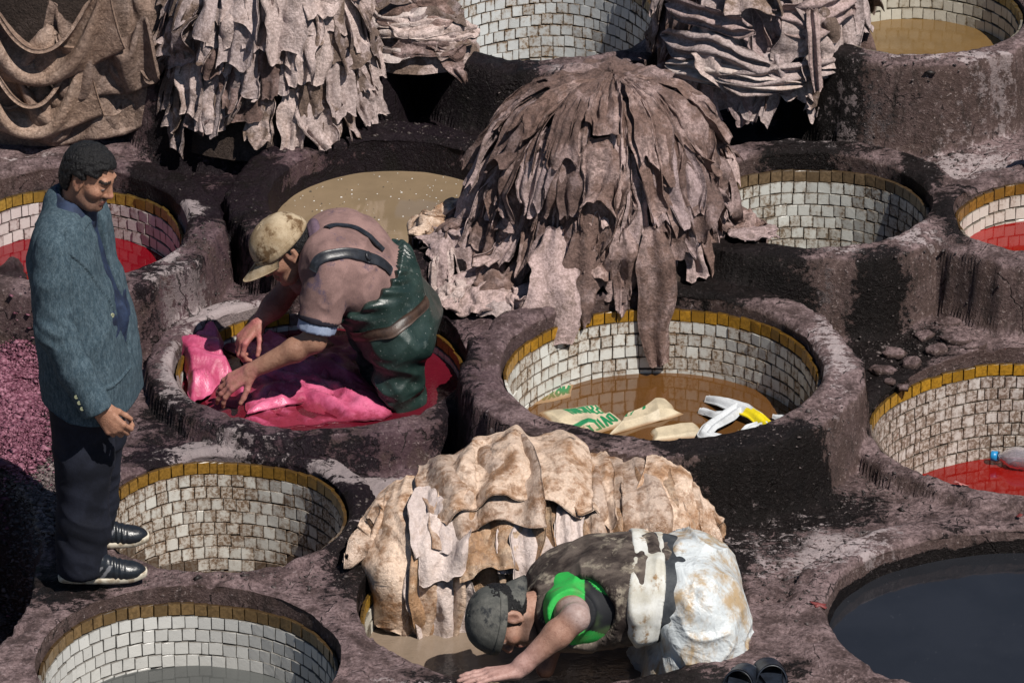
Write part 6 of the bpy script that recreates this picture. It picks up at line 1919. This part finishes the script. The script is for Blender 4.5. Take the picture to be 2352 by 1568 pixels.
V = V + n * (.030 * ridged(x * 4.2 + z * 2, y * 3.4, z * 3.0 - x * 3, 2, 15) + .010 * ridged(x * 11 + z * 8, y * 6, z * 7, 2, 23) + .016 * np.clip(ridged(x * 8 - z * 9, y * 4, z * 5 + x * 3, 1, 29), 0, 1) ** 4 - .024)[:, None]
t_ = NT('white_plastic_apron'); P_ = t_.pos(); n_ = t_.noise(P_, 8, 6, .65)
c_ = t_.mix(t_.ramp(n_, .35, .65), (.44, .47, .48), (.56, .59, .60))
c_ = t_.mix(t_.ramp(t_.noise(t_.mapped(P_, (1, 1, .45)), 7, 6, .7), .46, .62, 0, .9), c_, (.33, .22, .105))
c_ = t_.mix(t_.ramp(t_.noise(P_, 38, 5, .7), .60, .68, 0, .6), c_, (.22, .18, .13))
M_APRON = t_.done(c_, .42, t_.bump(t_.math('ADD', t_.noise(P_, 30, 5, .65), t_.math('MULTIPLY', t_.math('ABSOLUTE', t_.math('SUBTRACT', t_.noise(P_, 11, 3, .55, .5), .5)), -6.0)), .45, .008), .4)
patch_obj('apron', V, Fc, M_APRON, person3)

# ================================================================== skins, sacks and small things
def float_sheet(corners, z, seed, mat, label, group, amp=.035, k=3.5, ang=.3, nu=70, nv=46, sink=.012, thick=.004, name='hide', cat='hide', edge=.12, fine=.006, fill=.35):
    """skin lying in liquid: patch between four photo corners, its folds rising above the surface"""
    c = [at_z(px, py, z) for px, py in corners]
    s = np.linspace(0, 1, nu); t = np.linspace(0, 1, nv)
    SS, TT = np.meshgrid(s, t, indexing='ij')
    s2 = SS + edge * (n1(TT * 3, seed + .1) + .4 * n1(TT * 9, seed + .2)) * (2 * SS - 1) * np.abs(2 * SS - 1); t2 = TT + edge * (n1(SS * 3, seed + .3) + .4 * n1(SS * 9, seed + .4)) * (2 * TT - 1) * np.abs(2 * TT - 1)
    P = ((1 - s2) * (1 - t2))[..., None] * c[0] + (s2 * (1 - t2))[..., None] * c[1] + (s2 * t2)[..., None] * c[2] + ((1 - s2) * t2)[..., None] * c[3]
    x, y = P[..., 0], P[..., 1]
    u = x * math.cos(ang) + y * math.sin(ang); v = -x * math.sin(ang) + y * math.cos(ang)
    f = ridged(u * k * 2.4 + 1.2 * fbm(u * 3, v * 3, seed, 2, 4), v * k * .55, seed, 1, 6) * .75 + .35 * ridged(u * k * 6, v * k * 2, seed, 2, 16)
    env = np.clip(np.minimum(np.minimum(SS, 1 - SS), np.minimum(TT, 1 - TT)) * 7, 0, 1)
    hgt = fill * amp + amp * np.clip(f, -.8, 1) + fine * fbm(x * 22, y * 22, seed, 2, 9)
    P[..., 2] = z - sink + hgt * (.25 + .75 * env)
    o = sheet_obj(name, P[:, ::-1], mat, thick)
    tag(o, label, cat, group)
    return o
def pink_mat():
    t = NT('wet_pink_hide'); P = t.pos()
    a = t.noise(P, 7, 5, .62); b = t.noise(P, 30, 6, .7); f = t.noise(P, 130, 3, .6)
    c = t.mix(t.ramp(a, .34, .62), (.60, .135, .25), (.34, .040, .10))
    sx = t.n('ShaderNodeSeparateXYZ'); t.put(sx.inputs[0], P)
    low = t.ramp(t.math('ADD', sx.outputs[2], t.math('MULTIPLY', t.math('SUBTRACT', b, .5), .05)), VK['pink']['zl'] + .030, VK['pink']['zl'] + .004)
    c = t.mix(t.math('MULTIPLY', low, .85), c, (.16, .010, .020))
    c = t.mix(t.ramp(b, .60, .70, 0, .75), c, (.13, .018, .020))
    return t.done(c, t.ramp(a, .4, .6, .25, .5), t.bump(t.math('ADD', t.math('MULTIPLY', b, .6), t.math('MULTIPLY', f, .3)), .7, .008), .5)
M_PINK = pink_mat()
zp = VK['pink']['zl']
PG = 'pink hides soaking in the red dye'
float_sheet([(545, 850), (815, 822), (900, 950), (570, 992)], zp, 3.1, M_PINK, 'large pink hide with long folds in front of the green waders', PG, amp=.032, k=6.0, ang=.9, sink=.002, fill=.45)
float_sheet([(640, 880), (760, 845), (780, 900), (560, 950)], zp + .02, 9.1, M_PINK, 'pink hide lying folded on top of the large pink one', PG, amp=.03, k=4, ang=.7, nu=50, nv=34)
float_sheet([(520, 790), (640, 765), (700, 800), (560, 850)], zp + .01, 5.7, M_PINK, 'pink hide between the hands of the wader worker', PG, amp=.035, k=4, ang=.4, nu=50, nv=34)
float_sheet([(395, 800), (500, 765), (540, 880), (440, 925)], zp + .02, 13.3, M_PINK, 'bunched pink hide against the left ochre tiles of the pink vat', PG, amp=.07, k=3.0, ang=1.3, nu=56, nv=40, fill=.6)
float_sheet([(430, 880), (540, 860), (580, 915), (500, 945)], zp + .005, 17.9, M_PINK, 'dark wet pink hide under the near hand of the wader worker', PG, amp=.03, k=5, ang=.2, nu=44, nv=30)
float_sheet([(600, 770), (860, 760), (880, 830), (640, 850)], zp - .004, 23.3, M_PINK, 'pink hide in the worker shadow at the back of the pink vat', PG, amp=.03, k=4, ang=.5, nu=60, nv=34)
float_sheet([(-30, 612), (55, 606), (60, 640), (-30, 650)], VK['red']['zl'], 27.1, hide_mat('dark_wet_hide', (.020, .010, .013), (.06, .035, .04), (.01, .006, .007), rough=.4), 'dark wet hide floating in the dark red dye at the left edge', None, amp=.04, k=4, nu=40, nv=24)

# ---- sacks floating in the brown water
zs = VK['sack']['zl']
def sack_mat(name, base, kind):
    t = NT(name); P = t.pos()
    a = t.noise(P, 14, 5, .65); w = t.noise(P, 240, 2, .5)
    c = t.mix(t.ramp(a, .40, .66), base, tuple(q * .72 for q in base))
    c = t.mix(1.0, c, t.attr('tint'), 'MULTIPLY')
    sx = t.n('ShaderNodeSeparateXYZ'); t.put(sx.inputs[0], P)
    low = t.ramp(sx.outputs[2], zs + .010, zs + .001)
    c = t.mix(t.math('MULTIPLY', low, .8), c, (.20, .09, .025))
    c = t.mix(t.ramp(w, .45, .62, .22, 0), c, t.mix(1.0, c, (.5, .5, .5), 'MULTIPLY'))
    return t.done(c, .5, t.bump(t.math('ADD', a, t.math('MULTIPLY', w, .2)), .4, .004), .4)
M_SACK = sack_mat('cream_woven_sack', (.56, .47, .33), 0); M_SACKW = sack_mat('white_woven_sack', (.56, .58, .60), 1)
FONT = {  # strokes on a 0..1 box
 'A': [((0, 0), (.5, 1)), ((.5, 1), (1, 0)), ((.2, .4), (.8, .4))], 'S': [((1, .9), (.2, 1)), ((.2, 1), (.1, .6)), ((.1, .6), (.9, .4)), ((.9, .4), (.8, 0)), ((.8, 0), (0, .1))],
 'U': [((0, 1), (.1, .1)), ((.1, .1), (.9, .1)), ((.9, .1), (1, 1))], 'R': [((0, 0), (0, 1)), ((0, 1), (.9, .8)), ((.9, .8), (0, .5)), ((.3, .5), (1, 0))], 'N': [((0, 0), (0, 1)), ((0, 1), (1, 0)), ((1, 0), (1, 1))],
 'M': [((0, 0), (.1, 1)), ((.1, 1), (.5, .4)), ((.5, .4), (.9, 1)), ((.9, 1), (1, 0))], 'Y': [((0, 1), (.5, .5)), ((1, 1), (.5, .5)), ((.5, .5), (.5, 0))], 'I': [((.5, 0), (.5, 1))], 'C': [((1, .85), (.3, 1)), ((.3, 1), (0, .5)), ((0, .5), (.3, 0)), ((.3, 0), (1, .15))],
 'D': [((0, 0), (0, 1)), ((0, 1), (.8, .8)), ((.8, .8), (.8, .2)), ((.8, .2), (0, 0))], 'E': [((0, 0), (0, 1)), ((0, 1), (.9, 1)), ((0, .5), (.7, .5)), ((0, 0), (.9, 0))], 'Z': [((0, 1), (1, 1)), ((1, 1), (0, 0)), ((0, 0), (1, 0))],
 'O': [((0, .5), (.4, 1)), ((.4, 1), (1, .6)), ((1, .6), (.6, 0)), ((.6, 0), (0, .5))], 'X': [((0, 0), (1, 1)), ((0, 1), (1, 0))], 'L': [((0, 1), (0, 0)), ((0, 0), (.9, 0))], 'K': [((0, 0), (0, 1)), ((.9, 1), (0, .5)), ((0, .5), (1, 0))], '/': [((.1, -.3), (.9, 1.3))]}
GREEN = np.array((.012, .42, .22)); YEL = np.array((1.35, 1.05, .02))
def print_text(U, V, tint, text, x0, y0, w, h, thick, flip=False, col=GREEN):
    """mark a sheet's vertices within the strokes of a word; U,V sheet coordinates"""
    for i, ch in enumerate(text):
        for a, b in FONT.get(ch, []):
            if flip: a = (1 - a[0], 1 - a[1]); b = (1 - b[0], 1 - b[1])
            j = (len(text) - 1 - i) if flip else i
            ax_, ay_ = x0 + (j + .1 + a[0] * .75) * w, y0 + a[1] * h; bx_, by_ = x0 + (j + .1 + b[0] * .75) * w, y0 + b[1] * h
            dx, dy = bx_ - ax_, by_ - ay_
            t = np.clip(((U - ax_) * dx + (V - ay_) * dy) / (dx * dx + dy * dy + 1e-9), 0, 1)
            d = np.hypot(U - ax_ - t * dx, V - ay_ - t * dy)
            tint[d < thick] = col
def sack(corners, seed, mat, label, amp=.02, k=4, ang=.3, texts=(), stripes=(), nu=150, nv=90, base=.012, lift=0.0, name='sack'):
    c = [at_z(px, py, zs) for px, py in corners]
    s = np.linspace(0, 1, nu); t = np.linspace(0, 1, nv)
    SS, TT = np.meshgrid(s, t, indexing='ij')
    s2 = SS + .06 * n1(TT * 3, seed + .1) * (2 * SS - 1); t2 = TT + .10 * n1(SS * 3, seed + .3) * (2 * TT - 1)
    P = ((1 - s2) * (1 - t2))[..., None] * c[0] + (s2 * (1 - t2))[..., None] * c[1] + (s2 * t2)[..., None] * c[2] + ((1 - s2) * t2)[..., None] * c[3]
    x, y = P[..., 0], P[..., 1]
    u = x * math.cos(ang) + y * math.sin(ang); v = -x * math.sin(ang) + y * math.cos(ang)
    f = ridged(u * k + .6 * fbm(u * 4, v * 4, seed, 2, 4), v * k * .55, seed, 2, 6)
    env = np.clip(np.minimum(np.minimum(SS, 1 - SS) * 2, np.minimum(TT, 1 - TT)) * 5, 0, 1)
    P[..., 2] = zs + base * env - .006 + amp * f * (.3 + .7 * env) + lift * env
    tint = np.ones((nu, nv, 3))
    for tx in texts: print_text(SS, TT, tint, **tx)
    for (a, b, col) in stripes:
        m = np.abs(TT - a - .04 * np.sin(SS * 9)) < b; tint[m] = col
    o = sheet_obj(name, P[:, ::-1], mat, .003, cols={'tint': tint[:, ::-1]})
    tag(o, label, 'sack', 'plastic sacks floating in the brown water')
    return o
# corners: back left, back right, front right, front left
sack([(1205, 905), (1320, 880), (1312, 912), (1215, 940)], 3, M_SACK, 'small cream sack end with green print nearest the left tiles', amp=.010, texts=[dict(text='OXOM', x0=.30, y0=.25, w=.16, h=.45, thick=.035)], base=.006)
sack([(1225, 945), (1370, 928), (1425, 975), (1300, 990)], 7, M_SACK, 'cream sack with green letters sinking left of the middle', amp=.016, k=5, texts=[dict(text='ASSURANY', x0=.36, y0=.15, w=.082, h=.36, thick=.022, flip=True)], stripes=[(.86, .05, GREEN)], base=.008)
sack([(1320, 970), (1400, 945), (1440, 975), (1350, 1005)], 11, M_SACK, 'cream sack corner with big green letters beside the sinking sack', amp=.012, k=5, texts=[dict(text='DAILY', x0=.12, y0=.28, w=.15, h=.5, thick=.035, flip=True)], stripes=[(.12, .05, GREEN)], base=.010)
sack([(1440, 960), (1530, 915), (1570, 950), (1400, 1000)], 15, M_SACK, 'cream sack bulging highest out of the brown water', amp=.024, k=4, base=.018, texts=[dict(text='EZ', x0=.06, y0=.12, w=.08, h=.34, thick=.018, flip=True), dict(text='L', x0=.44, y0=.05, w=.07, h=.30, thick=.035)])
sack([(1500, 985), (1590, 968), (1640, 1000), (1490, 1020)], 19, M_SACK, 'flat cream sack scrap at the front rim of the sack vat', amp=.012, k=6, base=.008)
def ribbon(pts, widths, mat, label, seed, lift, yellow=None, name='sack'):
    P3 = np.array([at_z(px, py, zs + z) for px, py, z in pts]); nv = 60
    t = np.linspace(0, 1, nv); tt = np.linspace(0, 1, len(pts))
    C = np.stack([np.interp(t, tt, P3[:, k]) for k in range(3)], -1)
    for _ in range(3): C[1:-1] = (C[:-2] + 2 * C[1:-1] + C[2:]) / 4
    w = np.interp(t, np.linspace(0, 1, len(widths)), widths)
    T = np.gradient(C, axis=0); T /= np.linalg.norm(T, axis=1, keepdims=True)
    B = np.cross(T, (0, 0, 1.0)); B /= np.linalg.norm(B, axis=1, keepdims=True)
    s = np.linspace(-1, 1, 15)
    G = C[None] + s[:, None, None] * B[None] * w[None, :, None] / 2
    G[..., 2] += lift * (1 - s[:, None] ** 2) + .006 * np.sin(s[:, None] * 6 + 2 * n1(t * 3, seed)[None])
    tint = np.ones(G.shape)
    if yellow: tint[(t > yellow[0])[None, :] & (t < yellow[1])[None, :] & (s > -.9)[:, None]] = YEL
    o = sheet_obj(name, G, mat, .003, cols={'tint': tint})
    tag(o, label, 'sack', 'plastic sacks floating in the brown water')
ribbon([(1625, 918, .006), (1660, 925, .02), (1700, 940, .025), (1735, 958, .025), (1770, 985, .02)], [.03, .06, .085, .06, .05], M_SACKW, 'white sack strip with a bright yellow band', 3, .012, yellow=(.60, .99))
ribbon([(1610, 945, .004), (1640, 955, .012), (1690, 952, .02)], [.03, .04, .03], M_SACKW, 'short white sack strip half under water', 5, .010)
ribbon([(1695, 935, .03), (1670, 955, .03), (1630, 980, .025), (1615, 1000, .02), (1660, 1010, .012)], [.05, .07, .06, .05, .05], M_SACKW, 'bent white sack strip nearest the front rim', 9, .010)
ribbon([(1700, 1005, .01), (1725, 985, .02), (1760, 975, .02)], [.03, .05, .05], M_SACKW, 'white sack strip below the yellow band at the rim', 12, .008)
ribbon([(1775, 960, .006), (1800, 962, .01), (1840, 965, .01)], [.02, .035, .04], M_SACKW, 'thin white sack strip at the right end of the floating sacks', 14, .008)

# ---- plastic bottle in the red vat
def bottle():
    zb = VK['bottle']['zl']
    a = at_z(2276, 1046, zb + .034); b = at_z(2470, 1066, zb + .034)
    ax = norm(b - a)
    u = norm(np.cross(ax, (0, 0, 1))); w = np.cross(u, ax)
    prof = [(.0, .0165), (.004, .018), (.024, .018), (.025, .013), (.034, .0135), (.040, .016), (.055, .030), (.075, .041), (.10, .045)]
    for i in range(10): prof += [(.115 + i * .016, .0455 if i % 2 else .0425)]
    prof += [(.285, .044), (.297, .036), (.300, .0)]
    N = 40
    def ring(d, r): return [a + ax * d + r * (math.cos(q) * u + math.sin(q) * w) for q in np.linspace(0, 2 * math.pi, N, endpoint=False)]
    body = prof[3:]
    V = np.array([ring(d, max(r, .0008)) for d, r in body]); V = np.swapaxes(V, 0, 1)
    t = NT('clear_plastic'); n_ = t.noise(t.pos(), 60, 4, .6)
    t.b.inputs['Transmission Weight'].default_value = .75
    m = t.done(t.mix(n_, (.62, .60, .66), (.42, .38, .44)), .12, t.bump(n_, .3, .003), .5, IOR=1.3)
    root = empty('plastic_bottle', a); tag(root, 'clear plastic bottle with blue cap floating in the red dye', 'bottle')
    o = mesh_obj('bottle_body', V.reshape(-1, 3), grid_faces(N, len(body), True), m); child(o, root)
    cap = prof[:4]
    cv = np.array([ring(d, max(r + (.0006 if k % 2 else 0), .0008)) for k, (d, r) in enumerate([(0, .0008), (.0, .016), (.003, .0185), (.024, .0185), (.025, .013)])]); cv = np.swapaxes(cv, 0, 1)
    o = mesh_obj('bottle_cap', cv.reshape(-1, 3), grid_faces(N, 5, True), NT('blue_plastic').done((.012, .19, .42), .35)); child(o, root)
    rv = np.array([ring(d, r) for d, r in [(.0265, .0135), (.0265, .0175), (.031, .0175), (.031, .0135)]]); rv = np.swapaxes(rv, 0, 1)
    o = mesh_obj('neck_ring', rv.reshape(-1, 3), grid_faces(N, 4, True), NT('dark_blue_plastic').done((.008, .03, .07), .3)); child(o, root)
bottle()

# ---- sandals
M_FOAM = cloth_mat('blue_black_rubber', (.006, .008, .013), (.014, .019, .030), 30, 160, .45, .4, spec=.5, stain=(.10, .11, .12), stain_lo=.66)
def sandal(px, py, yaw, label):
    c = at_z(px, py, 0); z0 = float(H(c[0], c[1], False)) + .006
    cy, sy = math.cos(yaw), math.sin(yaw)
    def loc(V):
        V = np.asarray(V, float)
        return np.stack([c[0] + V[..., 0] * cy - V[..., 1] * sy, c[1] + V[..., 0] * sy + V[..., 1] * cy, z0 + V[..., 2]], -1)
    root = empty('sandal', (c[0], c[1], z0)); tag(root, label, 'sandal', 'pair of rubber sandals')
    # sole: x forward (toe), footbed with a raised edge
    s = np.linspace(-1, 1, 21); t = np.linspace(0, 1, 40)
    SS, TT = np.meshgrid(s, t, indexing='ij')
    hw = .040 + .012 * sstep(.35, .85, TT) - .002 * np.sin(TT * 6); hw = hw * np.clip(np.sqrt(np.clip(1 - (2 * TT - 1) ** 8, 0, 1)) + .02, 0, 1)
    P = np.stack([(TT - .5) * .27, SS * hw, .022 + .007 * np.abs(SS) ** 4 + .004 * np.sin(TT * 60) * 0.1 - .004 * np.sin(TT * math.pi)], -1)
    o = sheet_obj('footbed', loc(P)[:, ::-1], M_FOAM, .022); child(o, root)
    # broad strap arching over the forefoot
    a = np.linspace(0, math.pi, 25); q = np.linspace(0, 1, 12)
    AA, Q = np.meshgrid(a, q, indexing='ij')
    wv = .054 - .006 * Q; hh = .070 - .022 * Q
    P = np.stack([.015 + .105 * Q - .018 * np.sin(AA) * (1 - Q) * -1, -wv * np.cos(AA), .012 + hh * np.sin(AA) ** .8], -1)
    o = sheet_obj('strap', loc(P), M_FOAM, .006); child(o, root)
sandal(1692, 1602, R(72), 'left one of two dark rubber sandals on the masonry')
sandal(1775, 1592, R(98), 'right one of two dark rubber sandals on the masonry')

# ---- stones bedded in the wet channel on the right
def stone_mesh(name, seed):
    rg = np.random.RandomState(seed)
    th = np.linspace(0, 2 * math.pi, 14, endpoint=False); ph = np.linspace(-math.pi / 2, math.pi / 2, 8)
    A, B = np.meshgrid(th, ph, indexing='ij')
    x, y, z = np.cos(A) * np.cos(B), np.sin(A) * np.cos(B), np.sin(B)
    k = 1 + .55 * fbm(x * 1.9 + seed, y * 1.9, z * 1.9, 3, 5)
    z = np.clip(z, -1, .75 + .35 * x)
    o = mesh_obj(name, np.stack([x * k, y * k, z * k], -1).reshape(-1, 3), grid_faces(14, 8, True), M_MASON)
    return o
SP = [(2055, 800, .060, .10), (2095, 825, .070, .10), (2150, 800, .065, .2), (2030, 838, .05, .1), (2205, 785, .07, -.2), (2125, 770, .05, .4), (2045, 862, .042, .3), (2012, 835, .04, 0), (2240, 800, .05, .1), (2180, 745, .055, .2), (2075, 868, .036, .1)]
SL = ['leftmost large flat stone in the wet channel above the bottle vat', 'broadest flat stone in the wet channel near the ochre tiles', 'flat stone right of the broadest one in the wet channel', 'small stone left of the broadest one in the black wet channel', 'long stone at the upper right of the wet channel',
 'small tilted stone highest in the middle of the wet channel', 'small stone below the leftmost large one in the wet channel', 'stone by the foot of the thick sack vat rim', 'rightmost low stone above the bottle vat tiles', 'pale stone farthest back in the wet channel', 'lowest small stone close to the ochre tile edge']
for k, (px, py, r, rz) in enumerate(SP):
    p = at_z(px, py, .05); hz = float(H(p[0], p[1], False))
    o = stone_mesh('stone', 40 + k)
    o.location = (p[0], p[1], hz + .004); o.scale = (r * (.75 + .25 * math.sin(k * 5)), r * .60, r * .36); o.rotation_euler = (.1 * math.sin(k * 3), .12 * math.cos(k * 2), rz)
    tag(o, SL[k], 'stone', 'stones bedded in the wet channel')

# ---- scraps on the ground
def scrap(px, py, z, size, col, seed, name, label, cat, group=None):
    c = at_z(px, py, z); N = 22
    th = np.linspace(0, 2 * math.pi, N, endpoint=False)
    r = size * (.65 + .5 * fbm(np.cos(th) * 1.5 + seed, np.sin(th) * 1.5, seed, 3, 3) + .2 * np.sin(th * 5 + seed))
    vs = [(0, 0)] + [(r[i] * math.cos(th[i]) * 1.3, r[i] * math.sin(th[i])) for i in range(N)]
    top = []
    for x, y in vs:
        X, Y = c[0] + x, c[1] + y
        top.append((X, Y, float(H(X, Y, False)) + .010 + .006 * math.sin(x * 90 + seed) * (1 if x or y else 0)))
    fs = [(0, 1 + i, 1 + (i + 1) % N) for i in range(N)]
    t = bpy.data.materials.get(name + '_m') or NT(name + '_m').done(col, .6)
    o = mesh_obj(name, top, fs, t); so = o.modifiers.new('thickness', 'SOLIDIFY'); so.thickness = .003
    tag(o, label, cat, group)
scrap(2205, 1135, -.02, .026, (.36, .13, .12), 3, 'pink_scrap', 'small pink leathery scrap on the walkway below the bottle vat', 'scrap')
scrap(1880, 1403, 0, .028, (.16, .030, .028), 5, 'red_scrap', 'dark red scrap on the masonry left of the black liquid', 'scrap')
scrap(2370 - 30, 1202, 0, .012, (.25, .05, .05), 7, 'red_scrap', 'tiny red scrap on the back rim of the black vat', 'scrap')
scrap(80, 1033, 0, .022, (.55, .05, .16), 9, 'magenta_scrap', 'magenta scrap on the pulp behind the jacket man', 'scrap')
# floating leaf in black vat
# ---- pulp of pink hair on the ground at the left edge, loose grit
def bits(name, label, cat, regions, n, col_a, col_b, size, seed, spread_z=.006, mound=0.0):
    rg = np.random.RandomState(seed)
    base = np.array([(-1, -1, 0), (1, -1, 0), (1, 1, 0), (-1, 1, 0), (0, 0, 1.0), (0, 0, -.4)], float)
    tri = np.array([(0, 1, 4), (1, 2, 4), (2, 3, 4), (3, 0, 4), (1, 0, 5), (2, 1, 5), (3, 2, 5), (0, 3, 5)])
    P = []
    for (px, py, z, a, b, wgt) in regions:
        k = int(n * wgt)
        c = at_z(px, py, z); m = mpp(c)
        q = rg.normal(size=(k, 2)) * .5
        P.append(np.stack([c[0] + q[:, 0] * a * m, c[1] + q[:, 1] * b * m / math.sin(PITCH)], -1))
    P = np.concatenate(P)
    keep = np.ones(len(P), bool)
    for v in VATS: keep &= vdist(v, P[:, 0], P[:, 1]) > .015
    P = P[keep]; N = len(P)
    Z = H(P[:, 0], P[:, 1]) + rg.uniform(0, spread_z, N) + mound * np.clip(fbm(P[:, 0] * 6, P[:, 1] * 6, .2, 2, 6) + .5, 0, 1)
    s = size * rg.gamma(2.0, .5, N) * np.ones(N)
    ang = rg.uniform(0, 6.28, N); ca, sa = np.cos(ang), np.sin(ang)
    sc = np.stack([s * rg.uniform(.6, 1.8, N), s * rg.uniform(.4, 1, N), s * rg.uniform(.4, .9, N)], -1)
    lv = base[None] * sc[:, None] * (1 + .3 * rg.uniform(-1, 1, (N, 6, 3)))
    x = lv[..., 0] * ca[:, None] - lv[..., 1] * sa[:, None]; y = lv[..., 0] * sa[:, None] + lv[..., 1] * ca[:, None]
    V = np.stack([x + P[:, None, 0], y + P[:, None, 1], lv[..., 2] + Z[:, None]], -1).reshape(-1, 3)
    Fc = (tri[None] + 6 * np.arange(N)[:, None, None]).reshape(-1, 3)
    mixv = np.repeat(rg.uniform(0, 1, N) ** 1.5, 6)[:, None]
    col = np.array(col_a) * (1 - mixv) + np.array(col_b) * mixv
    t = NT(name + '_m'); m = t.done(t.attr('tint'), .55, None, .4)
    o = mesh_obj(name, V, Fc, m, smooth=False, cols={'tint': col})
    tag(o, label, cat, kind='stuff')
bits('pink_pulp', 'pink hair pulp heaped on the ground behind the jacket man', 'pulp', [(30, 930, 0, 75, 60, .55), (40, 1040, 0, 70, 70, .30), (30, 860, 0, 90, 30, .1)], 26000, (.09, .022, .040), (.27, .115, .155), .0036, 3, .016, mound=.06)
bits('mud_crumbs', 'brown mud crumbs strewn over the ground at the left edge', 'mud', [(60, 1090, 0, 120, 70, .6), (80, 1180, 0, 80, 60, .3)], 14000, (.035, .025, .023), (.20, .155, .15), .0038, 5, .01, mound=.03)
bits('grit', 'loose grit and flakes scattered over the masonry', 'grit', [(2100, 760, .08, 200, 80, .16), (1800, 1280, 0, 220, 140, .14), (850, 1230, 0, 160, 110, .08), (450, 640, .1, 240, 90, .14), (1000, 320, .22, 500, 60, .10), (2150, 330, .3, 300, 60, .1), (1950, 1130, -.04, 300, 60, .12), (1300, 1600, 0, 800, 30, .08), (600, 1330, 0, 400, 40, .08)], 7000, (.014, .010, .009), (.10, .078, .074), .0026, 7, .001)
# white specks floating on the beige liquid
def flecks():
    rg = np.random.RandomState(4); v = VK['beige']; n = 260
    th = rg.uniform(0, 6.28, n); r = np.sqrt(rg.uniform(0, 1, n)) * .97
    x = v['x'] + v['rx'] * r * np.cos(th); y = v['y'] + v['ry'] * r * np.sin(th); s = .0010 * rg.gamma(2, .6, n) + .0007
    V = np.stack([np.stack([x - s, y - s, np.full(n, v['zl'] + .001)], -1), np.stack([x + s, y - s * .7, np.full(n, v['zl'] + .001)], -1), np.stack([x + s * .6, y + s, np.full(n, v['zl'] + .002)], -1), np.stack([x - s * .8, y + s * .9, np.full(n, v['zl'] + .0015)], -1)], 1)
    col = np.repeat(np.where(rg.uniform(0, 1, n) < .75, .62, .03), 4)[:, None] * np.array((1, .95, .9))
    t = NT('fleck_m')
    o = mesh_obj('flecks', V.reshape(-1, 3), np.arange(n * 4).reshape(-1, 4), t.done(t.attr('tint'), .7), smooth=False, cols={'tint': col})
    tag(o, 'white flecks floating on the beige liquid', 'flecks', kind='stuff')
flecks()
